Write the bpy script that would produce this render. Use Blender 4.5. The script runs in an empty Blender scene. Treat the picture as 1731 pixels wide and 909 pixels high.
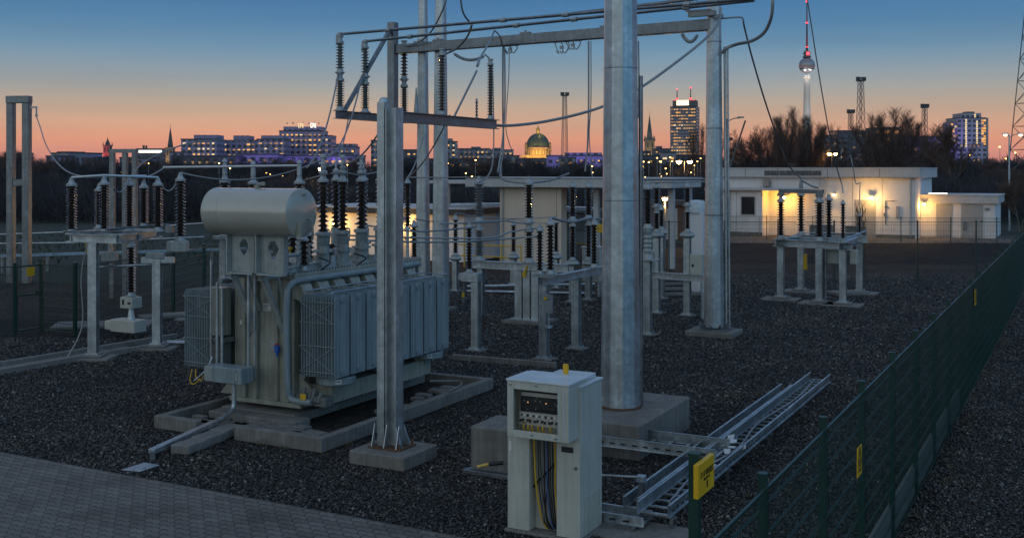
import bpy, bmesh, math, random
import numpy as np
from mathutils import Vector, Matrix, Quaternion
C = bpy.context.scene.collection
SC = bpy.context.scene
R = math.radians
PI = math.pi
random.seed(7)

# ------------------------------------------------------------------ frame
F_PX, CX, HZ, CAMH = 1840.0, 865.5, 288.0, 4.0      # focal length in photo pixels, horizon row, eye height
YAW = math.atan2(-.4626, .8866)                     # the yard's own axes
VX, UX = Vector((.8866, -.4626, 0)), Vector((.4626, .8866, 0))

def G(px, py, z=0.0):
    """point at height z seen at a photo pixel"""
    Y = (CAMH - z) * F_PX / (py - HZ)
    return Vector(((px - CX) / F_PX * Y, Y, z))

def P(px, py, Y):
    return Vector(((px - CX) / F_PX * Y, Y, CAMH - (py - HZ) / F_PX * Y))

# ------------------------------------------------------------------ materials
def nt(name):
    m = bpy.data.materials.new(name); m.use_nodes = True
    n = m.node_tree.nodes; l = m.node_tree.links
    return m, n, l, n['Principled BSDF']

def ramp(n, stops, interp='LINEAR'):
    r = n.new('ShaderNodeValToRGB'); r.color_ramp.interpolation = interp
    e = r.color_ramp.elements
    while len(e) > 1: e.remove(e[-1])
    e[0].position = stops[0][0]; e[0].color = (*stops[0][1], 1)
    for p, c in stops[1:]:
        k = e.new(p); k.color = (*c, 1)
    return r

def mat(name, col, rough=.6, metal=0.0, var=.18, scale=6.0, bump=0.0, bscale=60.0, streak=0.0, spec=.5, coat=0.0, rvar=.12, dirt=None, rust=0):
    """painted / metal / stone surface with uneven tone, uneven gloss, optional run-off streaks and grain"""
    m, n, l, b = nt(name)
    tc = n.new('ShaderNodeTexCoord')
    no = n.new('ShaderNodeTexNoise'); no.inputs['Scale'].default_value = scale; no.inputs['Detail'].default_value = 6
    no.inputs['Roughness'].default_value = .65
    l.new(tc.outputs['Object'], no.inputs['Vector'])
    c0 = tuple(max(0, x * (1 - var)) for x in col); c1 = tuple(min(1, x * (1 + var)) for x in col)
    r = ramp(n, [(.3, c0), (.7, c1)]); l.new(no.outputs['Fac'], r.inputs['Fac'])
    out = r.outputs['Color']
    if streak:
        mp = n.new('ShaderNodeMapping'); mp.inputs['Scale'].default_value = (9, 9, .35)
        l.new(tc.outputs['Object'], mp.inputs['Vector'])
        s = n.new('ShaderNodeTexNoise'); s.inputs['Scale'].default_value = 2.2; s.inputs['Detail'].default_value = 5
        l.new(mp.outputs['Vector'], s.inputs['Vector'])
        sr = ramp(n, [(.42, (1 - streak,) * 3), (.62, (1, 1, 1))]); l.new(s.outputs['Fac'], sr.inputs['Fac'])
        mx = n.new('ShaderNodeMix'); mx.data_type = 'RGBA'; mx.blend_type = 'MULTIPLY'; mx.inputs[0].default_value = 1
        l.new(out, mx.inputs[6]); l.new(sr.outputs['Color'], mx.inputs[7]); out = mx.outputs[2]
    if dirt:
        d = n.new('ShaderNodeTexNoise'); d.inputs['Scale'].default_value = scale * .35; d.inputs['Detail'].default_value = 8
        d.inputs['Roughness'].default_value = .75
        l.new(tc.outputs['Object'], d.inputs['Vector'])
        dr = ramp(n, [(.5, (0, 0, 0)), (.68, (1, 1, 1))]); l.new(d.outputs['Fac'], dr.inputs['Fac'])
        mx = n.new('ShaderNodeMix'); mx.data_type = 'RGBA'
        sc = n.new('ShaderNodeMath'); sc.operation = 'MULTIPLY'; sc.inputs[1].default_value = .6
        l.new(dr.outputs['Color'], sc.inputs[0]); l.new(sc.outputs[0], mx.inputs[0])
        l.new(out, mx.inputs[6]); mx.inputs[7].default_value = (*dirt, 1); out = mx.outputs[2]
    if rust:
        mp2 = n.new('ShaderNodeMapping'); mp2.inputs['Scale'].default_value = (5, 5, 1.1); l.new(tc.outputs['Object'], mp2.inputs['Vector'])
        d2 = n.new('ShaderNodeTexNoise'); d2.inputs['Scale'].default_value = 2.6; d2.inputs['Detail'].default_value = 9; d2.inputs['Roughness'].default_value = .8; l.new(mp2.outputs['Vector'], d2.inputs['Vector'])
        r2 = ramp(n, [(.60, (0, 0, 0)), (.70, (rust, rust, rust))]); l.new(d2.outputs['Fac'], r2.inputs['Fac'])
        mx = n.new('ShaderNodeMix'); mx.data_type = 'RGBA'; l.new(r2.outputs['Color'], mx.inputs[0]); l.new(out, mx.inputs[6]); mx.inputs[7].default_value = (.12, .075, .045, 1); out = mx.outputs[2]
    l.new(out, b.inputs['Base Color'])
    b.inputs['Metallic'].default_value = metal
    b.inputs['Specular IOR Level'].default_value = spec
    b.inputs['Coat Weight'].default_value = coat
    rr = n.new('ShaderNodeMapRange'); rr.inputs[3].default_value = max(.02, rough - rvar); rr.inputs[4].default_value = min(1, rough + rvar)
    l.new(no.outputs['Fac'], rr.inputs[0]); l.new(rr.outputs[0], b.inputs['Roughness'])
    if bump:
        bn = n.new('ShaderNodeTexNoise'); bn.inputs['Scale'].default_value = bscale; bn.inputs['Detail'].default_value = 5
        l.new(tc.outputs['Object'], bn.inputs['Vector'])
        bp = n.new('ShaderNodeBump'); bp.inputs['Strength'].default_value = bump; bp.inputs['Distance'].default_value = .01
        l.new(bn.outputs['Fac'], bp.inputs['Height']); l.new(bp.outputs['Normal'], b.inputs['Normal'])
    return m

def emis(name, col, strength, base=(.1, .1, .1)):
    m, n, l, b = nt(name)
    b.inputs['Base Color'].default_value = (*base, 1)
    b.inputs['Emission Color'].default_value = (*col, 1)
    b.inputs['Emission Strength'].default_value = strength
    return m

def galv(name, base, spang=14.0):
    """hot-dip galvanised steel: zinc spangle, white bloom, run-off streaks"""
    m, n, l, b = nt(name)
    tc = n.new('ShaderNodeTexCoord')
    v = n.new('ShaderNodeTexVoronoi'); v.inputs['Scale'].default_value = spang
    l.new(tc.outputs['Object'], v.inputs['Vector'])
    no = n.new('ShaderNodeTexNoise'); no.inputs['Scale'].default_value = 2.3; no.inputs['Detail'].default_value = 7; no.inputs['Roughness'].default_value = .7
    l.new(tc.outputs['Object'], no.inputs['Vector'])
    mp = n.new('ShaderNodeMapping'); mp.inputs['Scale'].default_value = (7, 7, .4); l.new(tc.outputs['Object'], mp.inputs['Vector'])
    st = n.new('ShaderNodeTexNoise'); st.inputs['Scale'].default_value = 2.0; st.inputs['Detail'].default_value = 4; l.new(mp.outputs['Vector'], st.inputs['Vector'])
    sep = n.new('ShaderNodeSeparateColor'); l.new(v.outputs['Color'], sep.inputs[0])
    a = n.new('ShaderNodeMath'); a.operation = 'MULTIPLY_ADD'; a.inputs[1].default_value = .13
    l.new(sep.outputs[0], a.inputs[0]); l.new(no.outputs['Fac'], a.inputs[2])
    a2 = n.new('ShaderNodeMath'); a2.operation = 'MULTIPLY_ADD'; a2.inputs[1].default_value = .45
    l.new(st.outputs['Fac'], a2.inputs[0]); l.new(a.outputs[0], a2.inputs[2])
    r = ramp(n, [(.5, tuple(x * .62 for x in base)), (.82, base), (1.1, tuple(min(1, x * 1.35) for x in base))])
    l.new(a2.outputs[0], r.inputs['Fac']); l.new(r.outputs['Color'], b.inputs['Base Color'])
    b.inputs['Metallic'].default_value = .85
    rr = n.new('ShaderNodeMapRange'); rr.inputs[1].default_value = .4; rr.inputs[2].default_value = 1.1
    rr.inputs[3].default_value = .30; rr.inputs[4].default_value = .52
    l.new(a2.outputs[0], rr.inputs[0]); l.new(rr.outputs[0], b.inputs['Roughness'])
    return m

MT = {}
MT['galv'] = galv('galvanised_steel', (.45, .49, .51))
MT['galv_dark'] = galv('weathered_galvanised_steel', (.22, .235, .25))
MT['galv_new'] = galv('bright_galvanised_steel', (.54, .57, .60), 22)
MT['alu'] = mat('aluminium_tube', (.52, .53, .54), .38, .8, .1, 8)
MT['wire'] = mat('stranded_conductor', (.30, .31, .32), .5, .6, .1, 8)
MT['cast'] = mat('grey_cast_fitting', (.40, .42, .43), .5, .35, .2, 18)
MT['porc'] = mat('dark_brown_porcelain', (.026, .016, .013), .14, 0, .3, 9, coat=1.0, rvar=.05)
MT['porc_grey'] = mat('grey_shed_polymer', (.14, .15, .15), .35, 0, .2, 9)
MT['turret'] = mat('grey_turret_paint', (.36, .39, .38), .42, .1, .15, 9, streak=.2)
MT['paint'] = mat('grey_green_transformer_paint', (.35, .345, .285), .36, .0, .16, 2.5, streak=.22, bump=.05, bscale=40, dirt=(.19, .17, .135), rust=.7)
MT['paint_fin'] = mat('radiator_paint', (.26, .31, .325), .36, .0, .12, 2.5, streak=.22, dirt=(.17, .19, .18), rust=.35)
MT['paint_dark'] = mat('dark_grey_paint', (.12, .125, .12), .5, 0, .2, 4)
MT['conserv'] = mat('conservator_paint', (.44, .415, .36), .22, .1, .06, 1.6, coat=.5, rvar=.05, rust=.12)
MT['cab'] = mat('cabinet_paint', (.50, .50, .44), .40, 0, .1, 2.2, streak=.10, dirt=(.36, .36, .31), rust=.25)
MT['cab_top'] = mat('cabinet_lid_paint', (.56, .60, .62), .36, 0, .12, 5, dirt=(.4, .43, .43))
MT['conc'] = mat('weathered_concrete', (.205, .19, .17), .85, 0, .28, 3.5, bump=.35, bscale=45, dirt=(.13, .12, .105), streak=.25)
MT['conc_lt'] = mat('pale_concrete', (.215, .20, .182), .85, 0, .2, 4, bump=.3, bscale=45, dirt=(.2, .19, .17), streak=.15)
MT['green'] = mat('dark_green_fence_paint', (.008, .040, .030), .38, 0, .2, 6)
MT['yellow'] = mat('yellow_sign', (.72, .40, .01), .45, 0, .1, 6, dirt=(.5, .27, .01))
MT['ypaint'] = mat('yellow_paint', (.62, .36, .02), .5, 0, .15, 6)
MT['black'] = mat('black_rubber', (.012, .012, .013), .5, 0, .3, 12)
MT['ycable'] = mat('yellow_cable', (.62, .36, .02), .5, 0, .15, 20)
MT['white'] = mat('white_label', (.7, .7, .68), .5, 0, .08, 20)
MT['blue'] = mat('blue_plastic', (.02, .10, .42), .4, 0, .1, 20)
MT['red'] = mat('red_paint', (.4, .03, .03), .45, 0, .1, 20)
MT['wood'] = mat('yellow_tool_handle', (.62, .38, .08), .5, 0, .15, 20)
MT['copper'] = mat('copper', (.5, .22, .1), .4, .9, .15, 20)
MT['panel'] = mat('dark_instrument_panel', (.018, .018, .02), .4, 0, .25, 30)
MT['plate'] = mat('pale_mounting_plate', (.42, .40, .35), .45, .2, .2, 30)
MT['rust'] = mat('rusty_steel', (.13, .065, .035), .8, .1, .4, 14)
MT['bwhite'] = mat('white_render', (.72, .70, .70), .85, 0, .05, 1.2, bump=.12, bscale=30, streak=.06, dirt=(.52, .49, .45))
MT['parapet'] = mat('parapet_panel', (.50, .49, .49), .7, 0, .08, 1.2, streak=.10, dirt=(.36, .35, .34))
MT['stain'] = mat('weathered_lettering_panel', (.16, .15, .15), .8, 0, .6, 6, streak=.5)
MT['beige'] = mat('beige_panel', (.66, .54, .43), .8, 0, .07, 1.0, streak=.06, bump=.1, bscale=25)
MT['roof'] = mat('dark_flat_roof', (.06, .062, .065), .75, .1, .25, 2)
MT['door'] = mat('grey_steel_door', (.33, .33, .335), .45, .1, .08, 3)
MT['glass'] = mat('dark_window', (.02, .022, .025), .12, 0, .1, 4)
MT['bark'] = mat('dark_bark', (.030, .024, .022), .9, 0, .3, 9)
MT['twig'] = mat('brown_twigs', (.11, .072, .056), .9, 0, .3, 2)
MT['twig_dk'] = mat('dark_scrub_twigs', (.030, .027, .030), .9, 0, .3, 2)
MT['pale_bark'] = mat('pale_birch_bark', (.16, .14, .12), .85, 0, .3, 9)
MT['mast'] = mat('mast_steel', (.10, .095, .09), .6, .3, .2, 4)
MT['brick'] = mat('dark_brick', (.10, .06, .05), .85, 0, .2, .6)
MT['copperroof'] = mat('green_copper_roof', (.055, .095, .085), .5, .3, .2, .25, streak=.2)
MT['sandstone'] = mat('dark_sandstone', (.16, .14, .12), .85, 0, .2, .3)
MT['gold'] = mat('gilding', (.7, .42, .08), .3, .9, .1, 2)
MT['towerconc'] = mat('tower_concrete', (.30, .29, .27), .8, 0, .06, .05)
MT['steelball'] = mat('tower_sphere_steel', (.30, .30, .31), .35, .7, .1, .4)
E_WARM = emis('warm_lit_window', (1, .50, .12), .95)
E_WARM2 = emis('amber_lit_window', (1, .42, .07), .75)
E_COOL = emis('pale_lit_window', (1, .74, .38), .9)
E_WHITE = emis('white_light_band', (1, .95, .85), 1.4)
E_RED = emis('red_beacon', (1, .05, .06), 3.0)
E_LAMP = emis('sodium_lamp', (1, .55, .14), 60)
E_LAMPS = emis('far_sodium_lamp', (1, .5, .12), 14)
E_FLOOD = emis('warm_flood_lens', (1, .68, .28), 30)
E_LED = emis('led', (1, .55, .2), .4)

FS = 1.5
def facade(name, col, sx, sz, wincol=(.035, .04, .055), fx=.55, fz=.5):
    """rendered wall with a grid of dark unlit windows; pattern in metres on the wall's own axes"""
    m, n, l, b = nt(name)
    tc = n.new('ShaderNodeTexCoord'); sp = n.new('ShaderNodeSeparateXYZ'); l.new(tc.outputs['Object'], sp.inputs[0])
    def cell(sock, size, frac):
        d = n.new('ShaderNodeMath'); d.operation = 'DIVIDE'; d.inputs[1].default_value = size; l.new(sock, d.inputs[0])
        f = n.new('ShaderNodeMath'); f.operation = 'FRACT'; l.new(d.outputs[0], f.inputs[0])
        a = n.new('ShaderNodeMath'); a.operation = 'COMPARE'; a.inputs[1].default_value = .5; a.inputs[2].default_value = frac / 2
        l.new(f.outputs[0], a.inputs[0]); return a.outputs[0]
    ad = n.new('ShaderNodeMath'); ad.operation = 'ADD'; l.new(sp.outputs['X'], ad.inputs[0]); l.new(sp.outputs['Y'], ad.inputs[1])
    mu = n.new('ShaderNodeMath'); mu.operation = 'MULTIPLY'
    l.new(cell(ad.outputs[0], sx, fx), mu.inputs[0]); l.new(cell(sp.outputs['Z'], sz, fz), mu.inputs[1])
    no = n.new('ShaderNodeTexNoise'); no.inputs['Scale'].default_value = .08; no.inputs['Detail'].default_value = 6; l.new(tc.outputs['Object'], no.inputs['Vector'])
    r = ramp(n, [(.3, tuple(x * .8 * FS for x in col)), (.7, tuple(min(1, x * 1.15 * FS) for x in col))]); l.new(no.outputs['Fac'], r.inputs['Fac'])
    mx = n.new('ShaderNodeMix'); mx.data_type = 'RGBA'; l.new(mu.outputs[0], mx.inputs[0])
    l.new(r.outputs['Color'], mx.inputs[6]); mx.inputs[7].default_value = (*wincol, 1)
    l.new(mx.outputs[2], b.inputs['Base Color'])
    rr = n.new('ShaderNodeMapRange'); rr.inputs[3].default_value = .85; rr.inputs[4].default_value = .2
    l.new(mu.outputs[0], rr.inputs[0]); l.new(rr.outputs[0], b.inputs['Roughness'])
    return m

# ------------------------------------------------------------------ mesh building
class MB:
    def __init__(s): s.v = []; s.f = []
    def add(s, vs, fs):
        o = len(s.v); s.v.extend([tuple(v) for v in vs]); s.f.extend([tuple(i + o for i in f) for f in fs]); return s
    def bx(s, x0, x1, y0, y1, z0, z1):
        return s.add([(x0,y0,z0),(x1,y0,z0),(x1,y1,z0),(x0,y1,z0),(x0,y0,z1),(x1,y0,z1),(x1,y1,z1),(x0,y1,z1)],
                     [(3,2,1,0),(4,5,6,7),(0,1,5,4),(1,2,6,5),(2,3,7,6),(3,0,4,7)])
    def box(s, c, d, rz=0, rot=None):
        m = rot if rot is not None else Matrix.Rotation(rz, 3, 'Z')
        pts = [Vector(c) + m @ Vector((x*d[0]/2, y*d[1]/2, z*d[2]/2)) for z in (-1,1) for x, y in ((-1,-1),(1,-1),(1,1),(-1,1))]
        return s.add(pts, [(3,2,1,0),(4,5,6,7),(0,1,5,4),(1,2,6,5),(2,3,7,6),(3,0,4,7)])
    def beam(s, p, q, w, h, up=(0,0,1)):
        """box section from p to q"""
        p, q = Vector(p), Vector(q); d = (q - p); L = d.length; d.normalize()
        u = Vector(up); x = d.cross(u)
        if x.length < 1e-4: x = d.cross(Vector((1,0,0)))
        x.normalize(); z = x.cross(d)
        return s.box((p + q) / 2, (w, L, h), rot=Matrix((x, d, z)).transposed())
    def ibeam(s, p, q, w, h, t=.012, up=(0,0,1), kind='I'):
        p, q = Vector(p), Vector(q); d = (q - p); L = d.length; d.normalize()
        x = d.cross(Vector(up))
        if x.length < 1e-4: x = d.cross(Vector((1,0,0)))
        x.normalize(); z = x.cross(d)
        a, b = w/2, h/2; tw = t/2
        if kind == 'I': poly = [(-a,-b),(a,-b),(a,-b+t),(tw,-b+t),(tw,b-t),(a,b-t),(a,b),(-a,b),(-a,b-t),(-tw,b-t),(-tw,-b+t),(-a,-b+t)]
        elif kind == 'C': poly = [(-a,-b),(a,-b),(a,-b+t),(-a+t,-b+t),(-a+t,b-t),(a,b-t),(a,b),(-a,b)]
        else: poly = [(-a,-b),(a,-b),(a,-b+t),(-a+t,-b+t),(-a+t,b),(-a,b)]
        n = len(poly)
        vs = [p + x*i + z*j for i, j in poly] + [q + x*i + z*j for i, j in poly]
        fs = [(k, (k+1) % n, n + (k+1) % n, n + k) for k in range(n)] + [tuple(range(n))[::-1], tuple(range(n, 2*n))]
        return s.add(vs, fs)
    def cyl(s, p, q, r0, r1=None, n=10, cap=True, tw=0):
        r1 = r0 if r1 is None else r1
        p, q = Vector(p), Vector(q); d = (q - p).normalized()
        x = d.cross(Vector((0,0,1)))
        x = Vector((1,0,0)) if x.length < 1e-4 else x.normalized()
        y = d.cross(x)
        vs = []
        for c, r in ((p, r0), (q, r1)):
            for k in range(n):
                a = 2*PI*k/n + tw; vs.append(c + x*(r*math.cos(a)) + y*(r*math.sin(a)))
        fs = [(k, (k+1) % n, n+(k+1) % n, n+k) for k in range(n)]
        if cap: fs += [tuple(range(n))[::-1], tuple(range(n, 2*n))]
        return s.add(vs, fs)
    def tube(s, pts, r, n=6):
        pts = [Vector(p) for p in pts]; m = len(pts); vs = []
        prev = None
        for i, p in enumerate(pts):
            d = (pts[min(i+1, m-1)] - pts[max(i-1, 0)]).normalized()
            if prev is None:
                x = d.cross(Vector((0,0,1)))
                if x.length < 1e-3: x = d.cross(Vector((0,1,0)))
            else: x = prev - d * prev.dot(d)
            x.normalize(); prev = x; y = d.cross(x)
            for k in range(n):
                a = 2*PI*k/n; vs.append(p + x*(r*math.cos(a)) + y*(r*math.sin(a)))
        fs = [(i*n+k, i*n+(k+1) % n, (i+1)*n+(k+1) % n, (i+1)*n+k) for i in range(m-1) for k in range(n)]
        fs += [tuple(range(n))[::-1], tuple(range((m-1)*n, m*n))]
        return s.add(vs, fs)
    def lathe(s, prof, c=(0,0,0), n=14, axis=None):
        c = Vector(c)
        if axis is None: X, Y, Z = Vector((1,0,0)), Vector((0,1,0)), Vector((0,0,1))
        else:
            Z = Vector(axis).normalized(); X = Z.cross(Vector((0,0,1)))
            X = Vector((1,0,0)) if X.length < 1e-4 else X.normalized(); Y = Z.cross(X)
        vs = []
        for r, h in prof:
            for k in range(n):
                a = 2*PI*k/n; vs.append(c + X*(r*math.cos(a)) + Y*(r*math.sin(a)) + Z*h)
        m = len(prof)
        fs = [(i*n+k, i*n+(k+1) % n, (i+1)*n+(k+1) % n, (i+1)*n+k) for i in range(m-1) for k in range(n)]
        if prof[0][0] > 1e-6: fs.append(tuple(range(n))[::-1])
        if prof[-1][0] > 1e-6: fs.append(tuple(range((m-1)*n, m*n)))
        return s.add(vs, fs)
    def prism(s, poly, z0, z1):
        n = len(poly)
        vs = [(x, y, z0) for x, y in poly] + [(x, y, z1) for x, y in poly]
        return s.add(vs, [(k, (k+1) % n, n+(k+1) % n, n+k) for k in range(n)] + [tuple(range(n))[::-1], tuple(range(n, 2*n))])
    def prismxz(s, poly, y0, y1):
        n = len(poly)
        vs = [(x, y0, z) for x, z in poly] + [(x, y1, z) for x, z in poly]
        return s.add(vs, [(k, (k+1) % n, n+(k+1) % n, n+k) for k in range(n)] + [tuple(range(n))[::-1], tuple(range(n, 2*n))])
    def build(s, name, m, parent=None, smooth=35, bevel=0, world=False, loc=None):
        me = bpy.data.meshes.new(name)
        vs = s.v
        if world and parent is not None:
            inv = xf(parent).inverted(); vs = [inv @ Vector(v) for v in vs]
        me.from_pydata([tuple(v) for v in vs], [], s.f); me.update()
        bm = bmesh.new(); bm.from_mesh(me); bmesh.ops.recalc_face_normals(bm, faces=bm.faces)
        if bevel:
            es = [e for e in bm.edges if len(e.link_faces) == 2 and e.calc_face_angle(0) > .6]
            bmesh.ops.bevel(bm, geom=es, offset=bevel, segments=1, affect='EDGES', profile=.5, clamp_overlap=True)
        bm.to_mesh(me); bm.free()
        me.materials.append(MT[m] if isinstance(m, str) else m)
        if smooth:
            me.polygons.foreach_set('use_smooth', [True] * len(me.polygons)); me.set_sharp_from_angle(angle=R(smooth))
        o = bpy.data.objects.new(name, me); C.objects.link(o); o.parent = parent
        if loc is not None: o.location = loc
        return o

def each(name, m, parent, fns, **k):
    """one part per drawing function"""
    for fn in fns: b_ = MB(); fn(b_); b_.build(name, m, parent, **k)

def xf(o):
    m = Matrix.Translation(o.location) @ o.rotation_euler.to_matrix().to_4x4()
    return (xf(o.parent) @ m) if o.parent else m

def tag(o, label, cat, group=None, kind=None):
    if label: o['label'] = label
    if cat: o['category'] = cat
    if group: o['group'] = group
    if kind: o['kind'] = kind
    return o

def thing(name, label, cat, loc=(0,0,0), rz=0, group=None):
    o = bpy.data.objects.new(name, None); C.objects.link(o); o.empty_display_size = .2
    o.location = loc; o.rotation_euler = (0, 0, rz)
    return tag(o, label, cat, group)

def struct(name, mb, m, **k):
    o = mb.build(name, m, **k); o['kind'] = 'structure'; return o

KIDS = {}
def copy_tree(o, parent=None):
    c = o.copy(); C.objects.link(c); c.parent = parent
    for ch in o.children: copy_tree(ch, c)
    return c

def share(o, parent, loc, rz=0, sc=None):
    c = o.copy(); C.objects.link(c); c.parent = parent; c.location = loc; c.rotation_euler = (0, 0, rz)
    if sc: c.scale = sc
    return c

def sag(p, q, s, n=16):
    p, q = Vector(p), Vector(q)
    return [p.lerp(q, k/n) - Vector((0, 0, 4*s*(k/n)*(1-k/n))) for k in range(n+1)]

def spline(pts, n=8):
    """smooth curve through the points (Catmull-Rom)"""
    pts = [Vector(p) for p in pts]; out = []
    q = [pts[0]*2 - pts[1]] + pts + [pts[-1]*2 - pts[-2]]
    for i in range(1, len(q)-2):
        a, b, c, d = q[i-1], q[i], q[i+1], q[i+2]
        for k in range(n):
            t = k/n
            out.append(.5*((2*b) + (c-a)*t + (2*a-5*b+4*c-d)*t*t + (3*b-a-3*c+d)*t**3))
    out.append(pts[-1]); return out

# ------------------------------------------------------------------ insulators (part > cap, flange)
_INS = {}
def shed_mesh(h, r, ns, m, n=14):
    k = (round(h, 3), round(r, 3), ns, m)
    if k in _INS: return _INS[k]
    core = r * .44; p = h / ns; prof = [(core, 0)]
    for i in range(ns):
        z = i * p; rr = r if i % 2 == 0 else r * .93
        prof += [(core, z + p*.15), (rr, z + p*.34), (rr, z + p*.44), (core, z + p*.82)]
    prof.append((core, h))
    mb = MB().lathe(prof, n=n)
    me_o = mb.build('insulator', m, smooth=40)
    _INS[k] = me_o.data; bpy.data.objects.remove(me_o); return _INS[k]

_CAP = {}
def lathe_mesh(key, prof, m, n=12, extra=None):
    if key in _CAP: return _CAP[key]
    mb = MB().lathe(prof, n=n)
    if extra: extra(mb)
    o = mb.build('fitting', m, smooth=40); _CAP[key] = o.data; bpy.data.objects.remove(o); return _CAP[key]

def put(name, me, parent, loc):
    o = bpy.data.objects.new(name, me); C.objects.link(o); o.parent = parent; o.location = loc; return o

def insulator(parent, p, h, r, ns, m='porc', cap='bell', base=True, name='insulator'):
    """column of sheds standing at p (parent's axes); returns (object, top point)"""
    r *= 1.16; ns = max(5, int(ns*.74)); p = Vector(p); fb = r*.9 if base else 0
    o = put(name, shed_mesh(h - fb - (r*1.5 if cap else 0), r, ns, m), parent, p + Vector((0, 0, fb)))
    if base:
        me = lathe_mesh(('base', round(r, 3)), [(r*1.15, 0), (r*1.15, r*.22), (r*.78, r*.3), (r*.66, r*.9)], 'cast')
        put('base_flange', me, o, (0, 0, -fb))
    if cap:
        hh = h - fb - r*1.5
        prof = {'bell': [(r*.98, -r*.1), (r*1.0, r*.25), (r*.62, r*.5), (r*.45, r*.95), (r*.5, r*1.05), (r*.34, r*1.2), (r*.34, r*1.5)],
                'flat': [(r*.85, -r*.1), (r*.85, r*.35), (r*.55, r*.45), (r*.55, r*1.2), (r*.8, r*1.25), (r*.8, r*1.5)]}[cap]
        me = lathe_mesh((cap, round(r, 3)), prof, 'cast')
        put('metal_cap', me, o, (0, 0, hh))
    return o, p + Vector((0, 0, h))

def wire(name, label, pts, r, m='wire', cat='cable', group=None, n=6):
    o = MB().tube(pts, r, n).build(name, m, smooth=60)
    return tag(o, label, cat, group)
# ------------------------------------------------------------------ camera, sky, sun
cam = bpy.data.cameras.new('camera'); cam.sensor_width = 36; cam.lens = F_PX / 1731 * 36
cam.shift_y = (HZ - 454.5) / 1731; cam.clip_start = .05; cam.clip_end = 20000
co = bpy.data.objects.new('camera', cam); C.objects.link(co); co.location = (0, 0, CAMH); co.rotation_euler = (R(90), 0, 0)
SC.camera = co

SUN_EL, SUN_AZ = R(2.0), R(-14)          # afterglow a little west of the view axis
w = bpy.data.worlds.new('World'); SC.world = w; w.use_nodes = True
n, l = w.node_tree.nodes, w.node_tree.links
bg = n['Background']
sky = n.new('ShaderNodeTexSky'); sky.sky_type = 'NISHITA'; sky.sun_disc = False
sky.sun_elevation = SUN_EL; sky.sun_rotation = SUN_AZ; sky.dust_density = 2.5; sky.ozone_density = 3.0
tc = n.new('ShaderNodeTexCoord'); sp = n.new('ShaderNodeSeparateXYZ'); l.new(tc.outputs['Generated'], sp.inputs[0])
GAIN = 1.0
def s2l(*c): return tuple(((x/255 + .055)/1.055)**2.4 if x > 10 else x/255/12.92 for x in c)
def lift(k, c): return tuple(min(1.5, x * k) for x in c)
front = ramp(n, [(0, lift(.90, s2l(194, 126, 124))), (.012, lift(.90, s2l(218, 143, 124))), (.027, lift(.90, s2l(228, 155, 122))), (.0435, lift(.90, s2l(214, 168, 137))), (.060, lift(.90, s2l(194, 172, 150))),
                 (.073, lift(.90, s2l(170, 169, 162))), (.092, lift(.90, s2l(139, 159, 171))), (.108, lift(.90, s2l(112, 149, 174))), (.13, lift(.90, s2l(86, 135, 172))), (.156, lift(.90, s2l(63, 117, 165))), (.24, lift(.90, s2l(56, 104, 152))), (.5, lift(1.15, s2l(96, 126, 160))), (1, lift(1.05, s2l(122, 136, 160)))])
back = ramp(n, [(0, lift(1.3, s2l(130, 132, 130))), (.1, lift(1.75, s2l(158, 168, 172))), (.25, lift(1.75, s2l(150, 168, 178))), (.6, lift(1.3, s2l(134, 147, 160))), (1, lift(1.05, s2l(122, 136, 160)))])
backR = ramp(n, [(0, lift(1.2, s2l(58, 88, 112))), (.1, lift(1.5, s2l(88, 142, 178))), (.25, lift(1.6, s2l(94, 160, 206))), (.6, lift(1.3, s2l(108, 146, 186))), (1, lift(1.05, s2l(122, 136, 160)))])
l.new(sp.outputs['Z'], front.inputs['Fac']); l.new(sp.outputs['Z'], back.inputs['Fac']); l.new(sp.outputs['Z'], backR.inputs['Fac'])
xr = n.new('ShaderNodeMapRange'); xr.interpolation_type = 'SMOOTHSTEP'; xr.inputs[1].default_value = .05; xr.inputs[2].default_value = .75; l.new(sp.outputs['X'], xr.inputs[0])
bm_ = n.new('ShaderNodeMix'); bm_.data_type = 'RGBA'; l.new(xr.outputs[0], bm_.inputs[0]); l.new(back.outputs['Color'], bm_.inputs[6]); l.new(backR.outputs['Color'], bm_.inputs[7])
mr = n.new('ShaderNodeMapRange'); mr.interpolation_type = 'SMOOTHSTEP'; mr.inputs[1].default_value = -.55; mr.inputs[2].default_value = .55
l.new(sp.outputs['Y'], mr.inputs[0])
mx = n.new('ShaderNodeMix'); mx.data_type = 'RGBA'; l.new(mr.outputs[0], mx.inputs[0]); l.new(bm_.outputs[2], mx.inputs[6]); l.new(front.outputs['Color'], mx.inputs[7])
# faint uneven bands of high cloud in the afterglow
mp = n.new('ShaderNodeMapping'); mp.inputs['Scale'].default_value = (1.2, 1.2, 16); l.new(tc.outputs['Generated'], mp.inputs['Vector'])
cn = n.new('ShaderNodeTexNoise'); cn.inputs['Scale'].default_value = 1.6; cn.inputs['Detail'].default_value = 4; l.new(mp.outputs['Vector'], cn.inputs['Vector'])
cr = ramp(n, [(.3, (.90, .91, .93)), (.7, (1.08, 1.065, 1.05))]); l.new(cn.outputs['Fac'], cr.inputs['Fac'])
m2 = n.new('ShaderNodeMix'); m2.data_type = 'RGBA'; m2.blend_type = 'MULTIPLY'; m2.inputs[0].default_value = 1
l.new(mx.outputs[2], m2.inputs[6]); l.new(cr.outputs['Color'], m2.inputs[7])
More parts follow.
